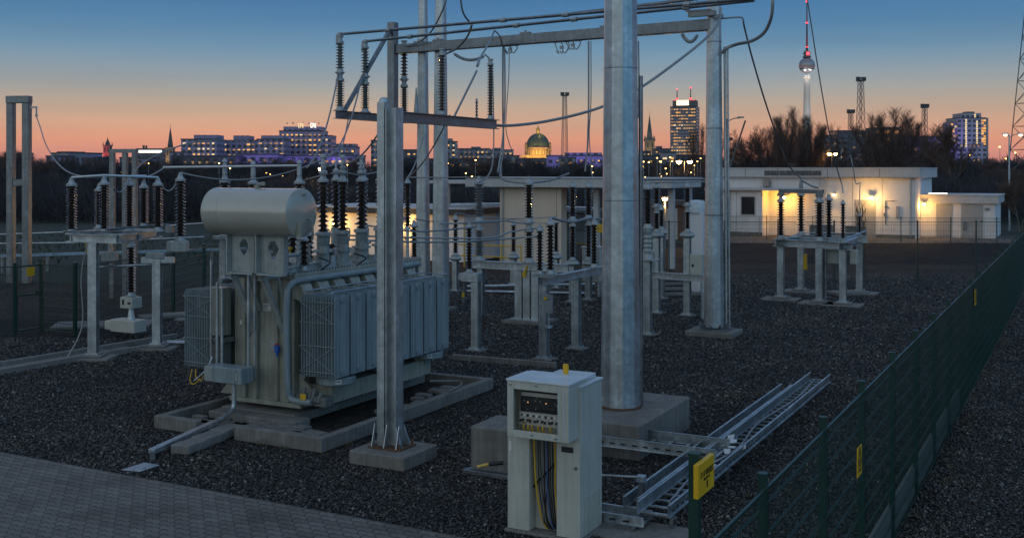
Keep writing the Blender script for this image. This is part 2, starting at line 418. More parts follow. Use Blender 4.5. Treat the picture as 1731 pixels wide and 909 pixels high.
# physical sky, very weak at this hour, added to the twilight gradient
ns = n.new('ShaderNodeMix'); ns.data_type = 'RGBA'; ns.blend_type = 'ADD'; ns.inputs[0].default_value = .0008
l.new(m2.outputs[2], ns.inputs[6]); l.new(sky.outputs['Color'], ns.inputs[7])
l.new(ns.outputs[2], bg.inputs['Color']); bg.inputs['Strength'].default_value = 1.0
sd = bpy.data.lights.new('sun', 'SUN'); sd.energy = .10; sd.angle = R(25); sd.color = (1, .62, .38)
so = bpy.data.objects.new('sun', sd); C.objects.link(so)
dirv = Vector((math.sin(SUN_AZ) * math.cos(SUN_EL), math.cos(SUN_AZ) * math.cos(SUN_EL), math.sin(SUN_EL)))
so.rotation_euler = (-dirv).to_track_quat('-Z', 'Y').to_euler()
vs_ = SC.view_settings; vs_.view_transform = 'Standard'; vs_.look = 'None'; vs_.exposure = .2; vs_.gamma = 1
SC.cycles.use_denoising = True
try: SC.cycles.denoiser = 'OPENIMAGEDENOISE'
except Exception: pass
SC.cycles.max_bounces = 6; SC.cycles.diffuse_bounces = 3; SC.cycles.glossy_bounces = 3; SC.cycles.transmission_bounces = 2
SC.cycles.sample_clamp_indirect = 4; SC.cycles.sample_clamp_direct = 0
SC.cycles.caustics_reflective = False; SC.cycles.caustics_refractive = False

# ------------------------------------------------------------------ ground
def gravel_mat(name, dark, light, scale, blotch=.5, spec=.12):
    m, n, l, b = nt(name)
    tc = n.new('ShaderNodeTexCoord')
    no = n.new('ShaderNodeTexNoise'); no.inputs['Scale'].default_value = 9; no.inputs['Detail'].default_value = 3; l.new(tc.outputs['Object'], no.inputs['Vector'])
    dm = n.new('ShaderNodeMix'); dm.data_type = 'RGBA'; dm.blend_type = 'LINEAR_LIGHT'; dm.inputs[0].default_value = .03
    l.new(tc.outputs['Object'], dm.inputs[6]); l.new(no.outputs['Color'], dm.inputs[7])
    v = n.new('ShaderNodeTexVoronoi'); v.inputs['Scale'].default_value = scale; v.inputs['Randomness'].default_value = 1; l.new(dm.outputs[2], v.inputs['Vector'])
    v2 = n.new('ShaderNodeTexVoronoi'); v2.inputs['Scale'].default_value = scale * 2.3; l.new(dm.outputs[2], v2.inputs['Vector'])
    sep = n.new('ShaderNodeSeparateColor'); l.new(v.outputs['Color'], sep.inputs[0])
    sep2 = n.new('ShaderNodeSeparateColor'); l.new(v2.outputs['Color'], sep2.inputs[0])
    t = n.new('ShaderNodeMath'); t.operation = 'MULTIPLY'; l.new(sep.outputs[0], t.inputs[0]); l.new(sep2.outputs[1], t.inputs[1])
    r = ramp(n, [(0, tuple(x*.55 for x in dark)), (.25, dark), (.6, tuple((a+b_)/2 for a, b_ in zip(dark, light))), (.93, light), (1, tuple(min(1, x*2.2) for x in light))])
    l.new(t.outputs[0], r.inputs['Fac'])
    big = n.new('ShaderNodeTexNoise'); big.inputs['Scale'].default_value = .35; big.inputs['Detail'].default_value = 7; big.inputs['Roughness'].default_value = .6
    l.new(tc.outputs['Object'], big.inputs['Vector'])
    br = ramp(n, [(.3, (.58, .6, .64)), (.5, (.95, .93, .9)), (.68, (1.42, 1.3, 1.15))]); l.new(big.outputs['Fac'], br.inputs['Fac'])
    mx = n.new('ShaderNodeMix'); mx.data_type = 'RGBA'; mx.blend_type = 'MULTIPLY'; mx.inputs[0].default_value = 1
    l.new(r.outputs['Color'], mx.inputs[6]); l.new(br.outputs['Color'], mx.inputs[7])
    md = n.new('ShaderNodeTexNoise'); md.inputs['Scale'].default_value = 5.5; md.inputs['Detail'].default_value = 6; md.inputs['Roughness'].default_value = .75; l.new(tc.outputs['Object'], md.inputs['Vector'])
    mr_ = ramp(n, [(.36, (.5, .5, .52)), (.5, (1, .98, .95)), (.64, (1.7, 1.62, 1.52))]); l.new(md.outputs['Fac'], mr_.inputs['Fac'])
    mx2 = n.new('ShaderNodeMix'); mx2.data_type = 'RGBA'; mx2.blend_type = 'MULTIPLY'; mx2.inputs[0].default_value = 1
    l.new(mx.outputs[2], mx2.inputs[6]); l.new(mr_.outputs['Color'], mx2.inputs[7])
    l.new(mx2.outputs[2], b.inputs['Base Color']); b.inputs['Roughness'].default_value = .8; b.inputs['Specular IOR Level'].default_value = spec
    inv = n.new('ShaderNodeMath'); inv.operation = 'MULTIPLY_ADD'; inv.inputs[1].default_value = -.5; l.new(v2.outputs['Distance'], inv.inputs[0])
    iv = n.new('ShaderNodeMath'); iv.operation = 'SUBTRACT'; l.new(inv.outputs[0], iv.inputs[0]); l.new(v.outputs['Distance'], iv.inputs[1]); inv.inputs[2].default_value = 1
    bp = n.new('ShaderNodeBump'); bp.inputs['Strength'].default_value = .9; bp.inputs['Distance'].default_value = .03
    l.new(iv.outputs[0], bp.inputs['Height']); l.new(bp.outputs['Normal'], b.inputs['Normal'])
    return m
M_GRAV = gravel_mat('basalt_chippings', (.024, .0225, .022), (.075, .070, .067), 24)
M_GRAV2 = gravel_mat('brown_chippings', (.042, .037, .033), (.11, .096, .083), 20)
M_ASPH = gravel_mat('worn_asphalt', (.023, .025, .030), (.046, .049, .056), 60, blotch=.6)

def ground_mat():
    m, n, l, b = nt('rough_grassland')
    tc = n.new('ShaderNodeTexCoord')
    a = n.new('ShaderNodeTexNoise'); a.inputs['Scale'].default_value = .05; a.inputs['Detail'].default_value = 9; a.inputs['Roughness'].default_value = .7; l.new(tc.outputs['Object'], a.inputs['Vector'])
    r = ramp(n, [(.35, (.014, .018, .014)), (.5, (.026, .034, .02)), (.68, (.045, .042, .03))]); l.new(a.outputs['Fac'], r.inputs['Fac'])
    l.new(r.outputs['Color'], b.inputs['Base Color']); b.inputs['Roughness'].default_value = .95
    c = n.new('ShaderNodeTexNoise'); c.inputs['Scale'].default_value = 14; c.inputs['Detail'].default_value = 4; l.new(tc.outputs['Object'], c.inputs['Vector'])
    bp = n.new('ShaderNodeBump'); bp.inputs['Strength'].default_value = .8; bp.inputs['Distance'].default_value = .08; l.new(c.outputs['Fac'], bp.inputs['Height']); l.new(bp.outputs['Normal'], b.inputs['Normal'])
    return m
M_GROUND = ground_mat()

def paver_mat():
    """zigzag interlocking concrete pavers laid along the road"""
    m, n, l, b = nt('interlocking_pavers')
    tc = n.new('ShaderNodeTexCoord'); sp = n.new('ShaderNodeSeparateXYZ'); l.new(tc.outputs['Object'], sp.inputs[0])
    def mth(op, a, b_=None, c_=None):
        k = n.new('ShaderNodeMath'); k.operation = op
        for i, x in enumerate((a, b_, c_)):
            if x is None: continue
            if isinstance(x, (int, float)): k.inputs[i].default_value = x
            else: l.new(x, k.inputs[i])
        return k.outputs[0]
    tri = mth('PINGPONG', mth('MULTIPLY', sp.outputs['X'], 1.0), .0575)
    y = mth('ADD', sp.outputs['Y'], mth('MULTIPLY', tri, .55))
    tri2 = mth('PINGPONG', sp.outputs['Y'], .056)
    x = mth('ADD', sp.outputs['X'], mth('MULTIPLY', tri2, .35))
    cb = n.new('ShaderNodeCombineXYZ'); l.new(x, cb.inputs[0]); l.new(y, cb.inputs[1])
    br = n.new('ShaderNodeTexBrick'); br.inputs['Scale'].default_value = 1; br.inputs['Brick Width'].default_value = .23; br.inputs['Row Height'].default_value = .112
    br.inputs['Mortar Size'].default_value = .008; br.inputs['Mortar Smooth'].default_value = .4
    br.inputs['Color1'].default_value = (.128, .112, .096, 1); br.inputs['Color2'].default_value = (.185, .163, .141, 1); br.inputs['Mortar'].default_value = (.020, .018, .016, 1)
    l.new(cb.outputs[0], br.inputs['Vector'])
    big = n.new('ShaderNodeTexNoise'); big.inputs['Scale'].default_value = .9; big.inputs['Detail'].default_value = 8; big.inputs['Roughness'].default_value = .65; l.new(tc.outputs['Object'], big.inputs['Vector'])
    rr = ramp(n, [(.3, (.62, .58, .53)), (.5, (.95, .93, .92)), (.72, (1.22, 1.24, 1.28))]); l.new(big.outputs['Fac'], rr.inputs['Fac'])
    mx = n.new('ShaderNodeMix'); mx.data_type = 'RGBA'; mx.blend_type = 'MULTIPLY'; mx.inputs[0].default_value = 1
    l.new(br.outputs['Color'], mx.inputs[6]); l.new(rr.outputs['Color'], mx.inputs[7])
    fine = n.new('ShaderNodeTexNoise'); fine.inputs['Scale'].default_value = 120; fine.inputs['Detail'].default_value = 2; l.new(tc.outputs['Object'], fine.inputs['Vector'])
    fr = ramp(n, [(.3, (.8,) * 3), (.7, (1.2,) * 3)]); l.new(fine.outputs['Fac'], fr.inputs['Fac'])
    m3 = n.new('ShaderNodeMix'); m3.data_type = 'RGBA'; m3.blend_type = 'MULTIPLY'; m3.inputs[0].default_value = 1
    l.new(mx.outputs[2], m3.inputs[6]); l.new(fr.outputs['Color'], m3.inputs[7])
    l.new(m3.outputs[2], b.inputs['Base Color']); b.inputs['Roughness'].default_value = .78
    bp = n.new('ShaderNodeBump'); bp.inputs['Strength'].default_value = .6; bp.inputs['Distance'].default_value = .008; bp.invert = True
    l.new(br.outputs['Fac'], bp.inputs['Height']); l.new(bp.outputs['Normal'], b.inputs['Normal'])
    return m

def sheet(name, pts, z, m, rz=0, origin=(0, 0)):
    mb = MB(); inv = Matrix.Rotation(-rz, 3, 'Z')
    vs = [inv @ (Vector((x - origin[0], y - origin[1], 0))) for x, y in pts]
    mb.add(vs, [tuple(range(len(vs)))])
    o = mb.build(name, m, smooth=0); o.location = (origin[0], origin[1], z); o.rotation_euler = (0, 0, rz); o['kind'] = 'structure'
    return o
sheet('ground', [(-6000, -300), (6000, -300), (6000, 9000), (-6000, 9000)], -.012, M_GROUND)
sheet('gravel_yard', [(-17, -12), (40, -12), (40, 43), (31, 60), (-6, 60), (-9.4, 38), (-17, 33)], 0, M_GRAV)
# paver road in the foreground: far edge from the photo, then back past the camera
a, b_ = G(0, 764), G(780, 908)
d = (b_ - a).normalized(); a2 = a - d * 12; b2 = b_ + d * 10; nrm = Vector((-d.y, d.x, 0))
road_pts = [a2, b2, b2 - nrm * 14, a2 - nrm * 14]
sheet('paver_road', [(p.x, p.y) for p in road_pts], .012, paver_mat(), math.atan2(d.y, d.x), (a.x, a.y))
ROAD = (a, nrm)
# asphalt service road behind the yard on the east, brown verge in front of it, apron paled to carry the lamp glow
def strip(y0, y1, x0, x1, name, z, m):
    A, B = G(x0, y0), G(x1, y0); Cc, D = G(x1, y1), G(x0, y1)
    sheet(name, [(p.x, p.y) for p in (A, B, Cc, D)], z, m)
strip(482, 446, 1100, 1731, 'gravel_verge', .004, M_GRAV2)
strip(446, 411, 1000, 1760, 'service_road', .008, M_ASPH)
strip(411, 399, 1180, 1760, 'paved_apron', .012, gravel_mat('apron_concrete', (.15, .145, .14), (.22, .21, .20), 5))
strip(540, 476, -420, 330, 'perimeter_road', .004, M_GRAV2)
strip(447, 395, -420, 560, 'grass_field', .004, M_GROUND)
strip(474, 447, 600, 1020, 'brown_gravel_path', .004, M_GRAV2)

# loose chippings standing proud of the near gravel (real stones)
def stones():
    rng = np.random.default_rng(3); N = 400000
    Y = 5.5 + 36 * rng.random(N) ** 1.5; X = (rng.random(N) * 1.12 - .56) * Y
    ok = ((X - ROAD[0].x) * ROAD[1].x + (Y - ROAD[0].y) * ROAD[1].y) > .02
    lx = (X + 4.13) * .8866 - (Y - 16.15) * .4626; ly = (X + 4.13) * .4626 + (Y - 16.15) * .8866
    ok &= (X < 22) & ~((X < -9.6 + .25 * (Y - 26.5)) & (Y > 26)) & ~((np.abs(lx) < 1.75) & (ly > -.05) & (ly < 5.2))
    X, Y = X[ok], Y[ok]; N = len(X)
    base = np.array([(1, 0, 0), (.2, 1, .1), (-1, .2, 0), (-.1, -1, 0), (.15, .1, .85), (0, 0, -.6)])
    s = (.0115 + .020 * rng.random(N) ** 1.6) * (1 + np.clip(Y - 14, 0, 30) * .035)
    V = base[None] * (1 + .5 * (rng.random((N, 6, 3)) - .5)) * s[:, None, None] * np.stack([np.ones(N), .6 + .4 * rng.random(N), .5 + .5 * rng.random(N)], 1)[:, None, :]
    a = rng.random(N) * 6.283; ca, sa = np.cos(a), np.sin(a)
    tilt = (rng.random((N, 2)) - .5) * 1.2
    V[:, :, 2] += V[:, :, 0] * tilt[:, :1] + V[:, :, 1] * tilt[:, 1:]
    x = V[:, :, 0] * ca[:, None] - V[:, :, 1] * sa[:, None]; y = V[:, :, 0] * sa[:, None] + V[:, :, 1] * ca[:, None]
    V = np.stack([x + X[:, None], y + Y[:, None], V[:, :, 2] + (s * .25)[:, None]], 2).reshape(-1, 3)
    f = np.array([(0, 1, 4), (1, 2, 4), (2, 3, 4), (3, 0, 4), (1, 0, 5), (2, 1, 5), (3, 2, 5), (0, 3, 5)])
    Fc = (f[None] + (np.arange(N) * 6)[:, None, None]).reshape(-1)
    me = bpy.data.meshes.new('loose_gravel'); nf = len(Fc) // 3
    me.vertices.add(len(V)); me.vertices.foreach_set('co', V.ravel().astype(np.float32))
    me.loops.add(len(Fc)); me.loops.foreach_set('vertex_index', Fc.astype(np.int32))
    me.polygons.add(nf); me.polygons.foreach_set('loop_start', np.arange(0, nf * 3, 3, dtype=np.int32)); me.update(calc_edges=True)
    m, n, l, b = nt('loose_chipping_stone')
    g = n.new('ShaderNodeNewGeometry')
    r = ramp(n, [(0, (.019, .0175, .0165)), (.5, (.046, .042, .038)), (.85, (.090, .081, .073)), (.955, (.13, .12, .11)), (.985, (.22, .205, .19)), (1, (.36, .34, .32))])
    l.new(g.outputs['Random Per Island'], r.inputs['Fac'])
    tc = n.new('ShaderNodeTexCoord'); big = n.new('ShaderNodeTexNoise'); big.inputs['Scale'].default_value = .45; big.inputs['Detail'].default_value = 8; big.inputs['Roughness'].default_value = .7; l.new(tc.outputs['Object'], big.inputs['Vector'])
    br = ramp(n, [(.32, (.45, .46, .5)), (.5, (.85, .82, .79)), (.68, (1.5, 1.34, 1.15))]); l.new(big.outputs['Fac'], br.inputs['Fac'])
    mx = n.new('ShaderNodeMix'); mx.data_type = 'RGBA'; mx.blend_type = 'MULTIPLY'; mx.inputs[0].default_value = 1
    l.new(r.outputs['Color'], mx.inputs[6]); l.new(br.outputs['Color'], mx.inputs[7]); l.new(mx.outputs[2], b.inputs['Base Color'])
    b.inputs['Roughness'].default_value = .5
    me.materials.append(m)
    o = bpy.data.objects.new('loose_gravel', me); C.objects.link(o)
    tag(o, 'dark loose basalt chippings covering the yard', 'gravel', kind='stuff')
stones()
# ------------------------------------------------------------------ fences
def fence(name, label, pts, h, post=(.06, .04), mesh_h=None, vs=.05, hs=.2, wr=.0024, z0=.06, board=None, m='green', skip=(), cat='fence', post_h=None, group=None):
    """double-wire mesh fence: posts at pts, one welded panel in each bay"""
    pts = [Vector((p[0], p[1], 0)) for p in pts]
    t = thing(name, label, cat, pts[0], 0, group)
    o0 = pts[0]; mesh_h = mesh_h or h - .05
    for i, p in enumerate(pts):
        d = (pts[min(i+1, len(pts)-1)] - pts[max(i-1, 0)]).normalized(); rz = math.atan2(d.y, d.x)
        hh = post_h[i] if post_h else h
        q = p - o0
        MB().box((0, 0, hh/2), (post[1], post[0], hh)).box((0, 0, hh + .006), (post[1]*1.15, post[0]*1.15, .014)).build('post', m, t, loc=q).rotation_euler = (0, 0, rz)
    for i in range(len(pts)-1):
        if i in skip: continue
        a, b = pts[i] - o0, pts[i+1] - o0; d = b - a; L = d.length; d.normalize(); nn = Vector((d.y, -d.x, 0))
        mb = MB(); k = int(L / vs)
        off = nn * (post[0]/2 + .012)
        for j in range(k + 1):
            c = a + off + d * (j * L / k)
            mb.cyl(c + Vector((0, 0, z0)), c + Vector((0, 0, mesh_h)), wr, n=3, cap=False)
        z = z0
        while z < mesh_h + .01:
            for sgn in (-1, 1):
                o = off + nn * (sgn * .006)
                mb.beam(a + o + Vector((0, 0, z)), b + o + Vector((0, 0, z)), wr*2, wr*2.6)
            z += hs
        mb.beam(a + off + Vector((0, 0, mesh_h)), b + off + Vector((0, 0, mesh_h)), .018, .022)
        mb.build('mesh_panel', m, t, smooth=0)
        if board and board[0] <= i < board[1]:
            MB().beam(a - nn*.03 + Vector((0, 0, .19)), b - nn*.03 + Vector((0, 0, .19)), .05, .34).build('kick_board', 'conc_lt', t)
    return t

# right-hand perimeter fence, running away along the yard's long axis
def FP(Y): return (-2.109 + .528 * Y, Y)
ys = [5.86, 7.09, 8.71, 10.2, 11.8, 13.4, 15.0, 16.6, 18.2, 19.8, 21.4, 23.0, 24.6, 26.2, 27.8, 29.4, 31.0, 32.6, 34.3, 35.6]
fence('mesh_fence', 'long dark green wire mesh fence running away beside the cable trays', [FP(y) for y in ys], 2.0, post=(.055, .055),
      board=(2, 8), post_h=[2.47] + [2.02] * 19)
fence('mesh_fence', 'far return of the green mesh fence crossing behind the gravel yard', [G(px, 477) for px in (1730, 1650, 1551, 1460, 1410, 1315, 1225, 1131, 1040, 960)], 2.2, vs=.1, wr=.0022, hs=.4)
fence('mesh_fence', 'low dark wire fence along the paved apron of the white building', [G(px, 408 + (px - 1400) * .012) for px in (1228, 1296, 1374, 1449, 1523, 1607, 1685, 1731)], 1.42, vs=.1, wr=.003, hs=.3)
# left-hand fence with its gate
fl = [G(-110, 574), G(25, 567), G(70, 560), G(127, 566), G(293, 528), G(345, 510), G(420, 494)]
fence('mesh_fence', 'green mesh fence with narrow gate in front of the tall portal frame', fl, 1.72, post=(.075, .075), skip=(1,), wr=.0042, post_h=[1.75, 1.75, 1.8, 1.75, 1.75, 1.75, 1.75])
gA, gB = fl[1], fl[2]
t = thing('fence_gate', 'narrow green wicket gate between two posts of the mesh fence', 'gate', gA)
d = gB - gA; dd = d.normalized(); mb = MB(); mf = MB()
for j in range(1, 9):
    c = d * (j/9); mb.cyl(c + Vector((0, 0, .12)), c + Vector((0, 0, 1.66)), .003, n=3, cap=False)
for z in (.1, .95, 1.66): mf.beam(dd*.05 + Vector((0, 0, z)), d - dd*.06 + Vector((0, 0, z)), .035, .035)
mf.bx(dd.x*.05-.017, dd.x*.05+.017, dd.y*.05-.017, dd.y*.05+.017, .1, 1.66); mf.build('gate_frame', 'green', t); mb.build('mesh_panel', 'green', t, smooth=0)
MB().box(d*.85 + Vector((0, -.03, .98)), (.03, .06, .12)).build('lock', 'green', t)

# ------------------------------------------------------------------ warning signs
def bolt_poly(s):
    return [(-.12*s, .5*s), (.12*s, .5*s), (.02*s, .12*s), (.2*s, .12*s), (-.1*s, -.5*s), (0, -.02*s), (-.18*s, -.02*s)]
def glyphs(mb, x0, x1, z, h, seed, y=-.006):
    """a line of small illegible lettering strokes"""
    rg = random.Random(seed); x = x0
    while x < x1 - h*.4:
        wd = h * rg.uniform(.35, .6)
        k = rg.randint(0, 3)
        mb.bx(x, x + h*.14, y, y+.002, z, z + h)
        if k != 0: mb.bx(x + h*.15, x + wd, y, y+.002, z + h*.84, z + h)
        if k in (1, 2): mb.bx(x + h*.15, x + wd*.9, y, y+.002, z + h*.42, z + h*.56)
        if k in (2, 3): mb.bx(x + h*.15, x + wd, y, y+.002, z, z + h*.15)
        x += wd + h * rg.choice((.2, .2, .55))
q = Vector((*FP(5.86), 0)) + VX*.045 - UX*.125
t = thing('warning_sign', 'thick bright yellow sign with scribbled black line on the tall fence post', 'sign', (q.x, q.y, 2.27), math.atan2(.8866, .4626))
MB().bx(0, .28, -.014, .014, 0, .18).build('plate', 'yellow', t, bevel=.003)
mb = MB(); glyphs(mb, .04, .26, .10, .03, 5, -.017); glyphs(mb, .09, .2, .078, .012, 9, -.017)
mb.prismxz([(.142, .03), (.158, .03), (.158, .068), (.142, .068)], -.017, -.015)
mb.build('lettering', 'black', t, smooth=0)
def hv_sign(loc, rz, wd, hh, label, group=None):
    t = thing('warning_sign', label, 'sign', loc, rz, group)
    MB().bx(-wd/2, wd/2, -.004, .004, 0, hh).build('plate', 'yellow', t)
    mb = MB(); c = hh*.7; s = wd*.42
    tri = [(0, s), (s*.95, -s*.6), (-s*.95, -s*.6)]; ti = [(x*.78, z*.78 + s*.0) for x, z in tri]
    for k in range(3):
        a, b = tri[k], tri[(k+1) % 3]; a2, b2 = ti[k], ti[(k+1) % 3]
        mb.prismxz([(a[0], a[1]+c), (b[0], b[1]+c), (b2[0], b2[1]+c), (a2[0], a2[1]+c)], -.007, -.0045)
    mb.prismxz([(x, z + c) for x, z in bolt_poly(s*.8)], -.007, -.0045)
    mb.bx(-wd*.42, wd*.42, -.007, -.0045, hh*.455, hh*.475)
    glyphs(mb, -wd*.36, wd*.36, hh*.30, wd*.18, int(hh*1000), -.007); glyphs(mb, -wd*.36, wd*.3, hh*.16, wd*.1, int(hh*977), -.007)
    mb.build('pictogram', 'black', t, smooth=0)
    return t
ang = math.atan2(.884, .467)
q = Vector((*FP(9.75), 1.28)) + VX*.07; hv_sign(q, ang, .2, .26, 'slim yellow high voltage sign on the nearest mesh bays of the green fence')
q = Vector((*FP(19.9), 1.55)) + VX*.07; hv_sign(q, ang, .28, .28, 'yellow warning plate far along the green fence near the switchgear')
# yellow sign of four small plates on the left gate
gp = P(52, 458.5, 26.55); t = thing('warning_sign', 'yellow gate sign showing four small squares at the narrow wicket', 'sign', (gp.x, gp.y, gp.z - .11), math.atan2(dd.y, dd.x))
MB().bx(-.11, .11, -.006, .006, 0, .21).build('plate', 'yellow', t)
MB().bx(-.003, .003, -.009, -.0062, 0, .21).bx(-.11, -.0035, -.009, -.0062, .10, .106).bx(.0035, .11, -.009, -.0062, .10, .106).build('grid_line', 'ypaint', t, smooth=0)
# ------------------------------------------------------------------ power transformer on its pit
C0 = Vector((-4.13, 16.15, 0))
pit = thing('oil_pit', 'low concrete frame of the oil pit under the transformer', 'pit', C0, YAW)
k = MB()
k.bx(-1.62, -.75, 0, .14, 0, .2).bx(.0, 1.62, 0, .14, 0, .21)
k.bx(-1.62, -1.48, .142, 5.1, 0, .2).bx(1.48, 1.62, .142, 5.1, 0, .205).bx(-1.478, 1.478, 4.96, 5.1, 0, .2)
k.build('kerb', 'conc', pit, bevel=.012)
f = MB(); f.bx(-1.475, 1.475, .145, 4.955, .0, .03); f.build('pit_floor', gravel_mat('oily_pit_gravel', (.036, .031, .026), (.10, .086, .072), 22), pit, smooth=0)
g = MB(); rg = random.Random(4)
for i in range(26):
    x = rg.uniform(-1.4, 1.4); y = rg.uniform(.2, .8) if rg.random() < .5 else rg.uniform(2, 4.7)
    if abs(x + .4) < .9 and y > .8: x = rg.uniform(.9, 1.4)
    MB().box((x, y, .085 + .002*(i % 7)), (rg.uniform(.2, .45), rg.uniform(.12, .3), .06), rg.uniform(-.2, .2)).build('cover_slab', 'conc', pit, bevel=.01)
MB().bx(-1.2, .55, .75, 1.12, .05, .17).bx(-.2, .75, .55, .9, .05, .11).bx(-1.2, .3, 1.05, 4.85, .05, .19).build('plinth', 'conc', pit, bevel=.012)

tr = thing('power_transformer', 'big grey green power transformer with finned radiators and round oil conservator', 'transformer', C0, YAW)
TX0, TX1, TY0, TY1, TZ0, TZ1 = -1.1, .12, 1.25, 4.75, .30, 2.34
b = MB(); b.bx(TX0, TX1, TY0, TY1, TZ0, TZ1)
b.bx(TX0-.1, TX1+.1, TY0-.1, TY1+.1, TZ1-.05, TZ1+.03)                          # cover flange
b.bx(TX0-.06, TX1+.18, TY0-.06, TY1+.06, TZ0-.04, TZ0+.035)                      # bottom plate
for x in (-.86, -.62, -.2, .04): b.bx(x-.035, x+.035, TY0-.07, TY0-.001, TZ0+.04, TZ1-.08)  # front stiffeners
for y in np.arange(TY0+.3, TY1, .5):
    for x0, x1 in ((TX1+.001, TX1+.07), (TX0-.07, TX0-.001)): b.bx(x0, x1, y-.04, y+.04, TZ0+.05, TZ1-.08)
b.bx(TX0+.06, TX1-.1, TY0+.2, TY1-.2, TZ0-.11, TZ0-.041)
b.build('tank', 'paint', tr, bevel=.008)
lo = MB(); lo.bx(TX1+.03, TX1+.55, TY0+.25, TY1-.3, TZ0+.02, TZ0+.3); lo.prismxz([(TX1+.02, .32), (TX1+.5, .32), (TX1+.02, .78)], TY0+.1, TY0+.16)
lo.prismxz([(TX0-.02, .32), (TX0-.4, .32), (TX0-.02, .78)], TY0+.1, TY0+.16)
lo.build('lower_housing', 'paint', tr, bevel=.006)
bo = MB()
for i in range(46):
    y = TY0 - .06 + (TY1 - TY0 + .12) * i / 45
    for x in (TX0-.075, TX1+.075): bo.cyl((x, y, TZ1+.03), (x, y, TZ1+.06), .014, n=6)
for i in range(16):
    x = TX0 - .05 + (TX1 - TX0 + .1) * i / 15; bo.cyl((x, TY0-.075, TZ1+.03), (x, TY0-.075, TZ1+.06), .014, n=6)
bo.build('cover_bolts', 'galv_dark', tr)['kind'] = 'stuff'

# one radiator: thirteen pressed plates hung between two header pipes
def plate_poly(x, y0, y1, th=.012, ch=5):
    a, bb = [], []
    n_ = ch * 4
    for i in range(n_ + 1):
        y = y0 + (y1 - y0) * i / n_; w_ = th * (.35 + .65 * (i % 4 in (1, 2, 3)))
        a.append((x - w_, y)); bb.append((x + w_, y))
    return a + bb[::-1]
def radiator_fins(xs, y0, y1, z0, z1):
    m = MB()
    for x in xs: m.prism(plate_poly(x, y0, y1), z0, z1 - .03); m.prism([(x-.004, y0+.02), (x+.004, y0+.02), (x+.004, y1-.02), (x-.004, y1-.02)], z1-.03, z1)
    m.cyl((xs[0]-.03, (y0+y1)/2, z1-.07), (xs[-1]+.03, (y0+y1)/2, z1-.07), .045, n=10)
    m.cyl((xs[0]-.03, (y0+y1)/2, z0+.07), (xs[-1]+.03, (y0+y1)/2, z0+.07), .045, n=10)
    return m
RZ0, RZ1 = .8, 2.06
def bank(x0, x1, ya, n_rad, pitch, z0, z1):
    nfin = 13; xs = [x0 + .02 + (x1 - x0 - .04) * i / (nfin-1) for i in range(nfin)]
    first = None
    for k in range(n_rad):
        if first is None:
            first = radiator_fins(xs, 0, pitch - .035, z0, z1).build('radiator', 'paint_fin', tr, loc=(0, ya, 0)); o = first
        else: o = share(first, tr, (0, ya + k * pitch, 0))
    for side in (0, 1):                                    # tie rods across the two end faces
        y = ya - .012 if side == 0 else ya + n_rad * pitch - .02
        zz = [z0+.08, z0+.48, z0+.84, z1-.1]
        for z in zz: MB().tube([(x0, y, z), (x1, y, z)], .006, 5).build('tie_rod', 'paint_fin', tr)
        for za, zb in ((zz[0], zz[1]), (zz[2], zz[3])):
            MB().tube([(x0, y-.008, za), (x1, y-.008, zb)], .005, 5).tube([(x0, y-.016, zb), (x1, y-.016, za)], .005, 5).build('cross_brace', 'paint_fin', tr)
bank(.33, 1.0, 1.14, 8, .432, RZ0, RZ1)
bank(-2.1, -1.42, 1.14, 8, .432, RZ0 - .05, RZ1 - .04)

# header pipework: top header over each bank, elbows from the tank, front down-pipe
h = MB()
h.tube(spline([(.22, 1.05, .50), (.22, .98, .62), (.22, .95, 1.2), (.22, .95, 2.0), (.22, 1.02, 2.2), (.24, 1.3, 2.27), (.26, 2.2, 2.27), (.26, 4.7, 2.27)], 6), .05, 10)
h.tube(spline([(.22, .98, .60), (.24, 1.0, .47), (.40, 1.02, .42), (.62, 1.05, .42)], 6), .05, 10)
h.build('down_pipe', 'paint_fin', tr)
h = MB(); h.tube([(-1.28, 1.1, 2.2), (-1.28, 4.7, 2.2)], .05, 10); h.tube([(-1.28, 1.2, .72), (-1.28, 4.6, .72)], .05, 10); h.tube([(.25, 1.3, .75), (.25, 4.6, .75)], .05, 10)
h.build('header_pipe', 'paint_fin', tr)
for k in range(8):
    e = MB(); y = 1.35 + k * .432
    e.prismxz([(.1, 1.98), (.36, 1.92), (.36, 2.06), (.28, 2.2), (.1, 2.26)], y-.13, y+.13); e.cyl((.36, y, 1.99), (.42, y, 1.99), .1, n=12)
    e.build('elbow_duct', 'paint', tr, bevel=.008)
r_ = MB(); r_.tube([(.42, 1.16, 2.12), (.42, 4.6, 2.12)], .012, 6); r_.tube([(.93, 1.16, 2.12), (.93, 4.6, 2.12)], .01, 6)
for k in range(9): r_.tube([(.42, 1.16 + k*.43, 2.12), (.95, 1.16 + k*.43, 2.1)], .008, 5)
r_.build('lifting_rail', 'galv', tr)
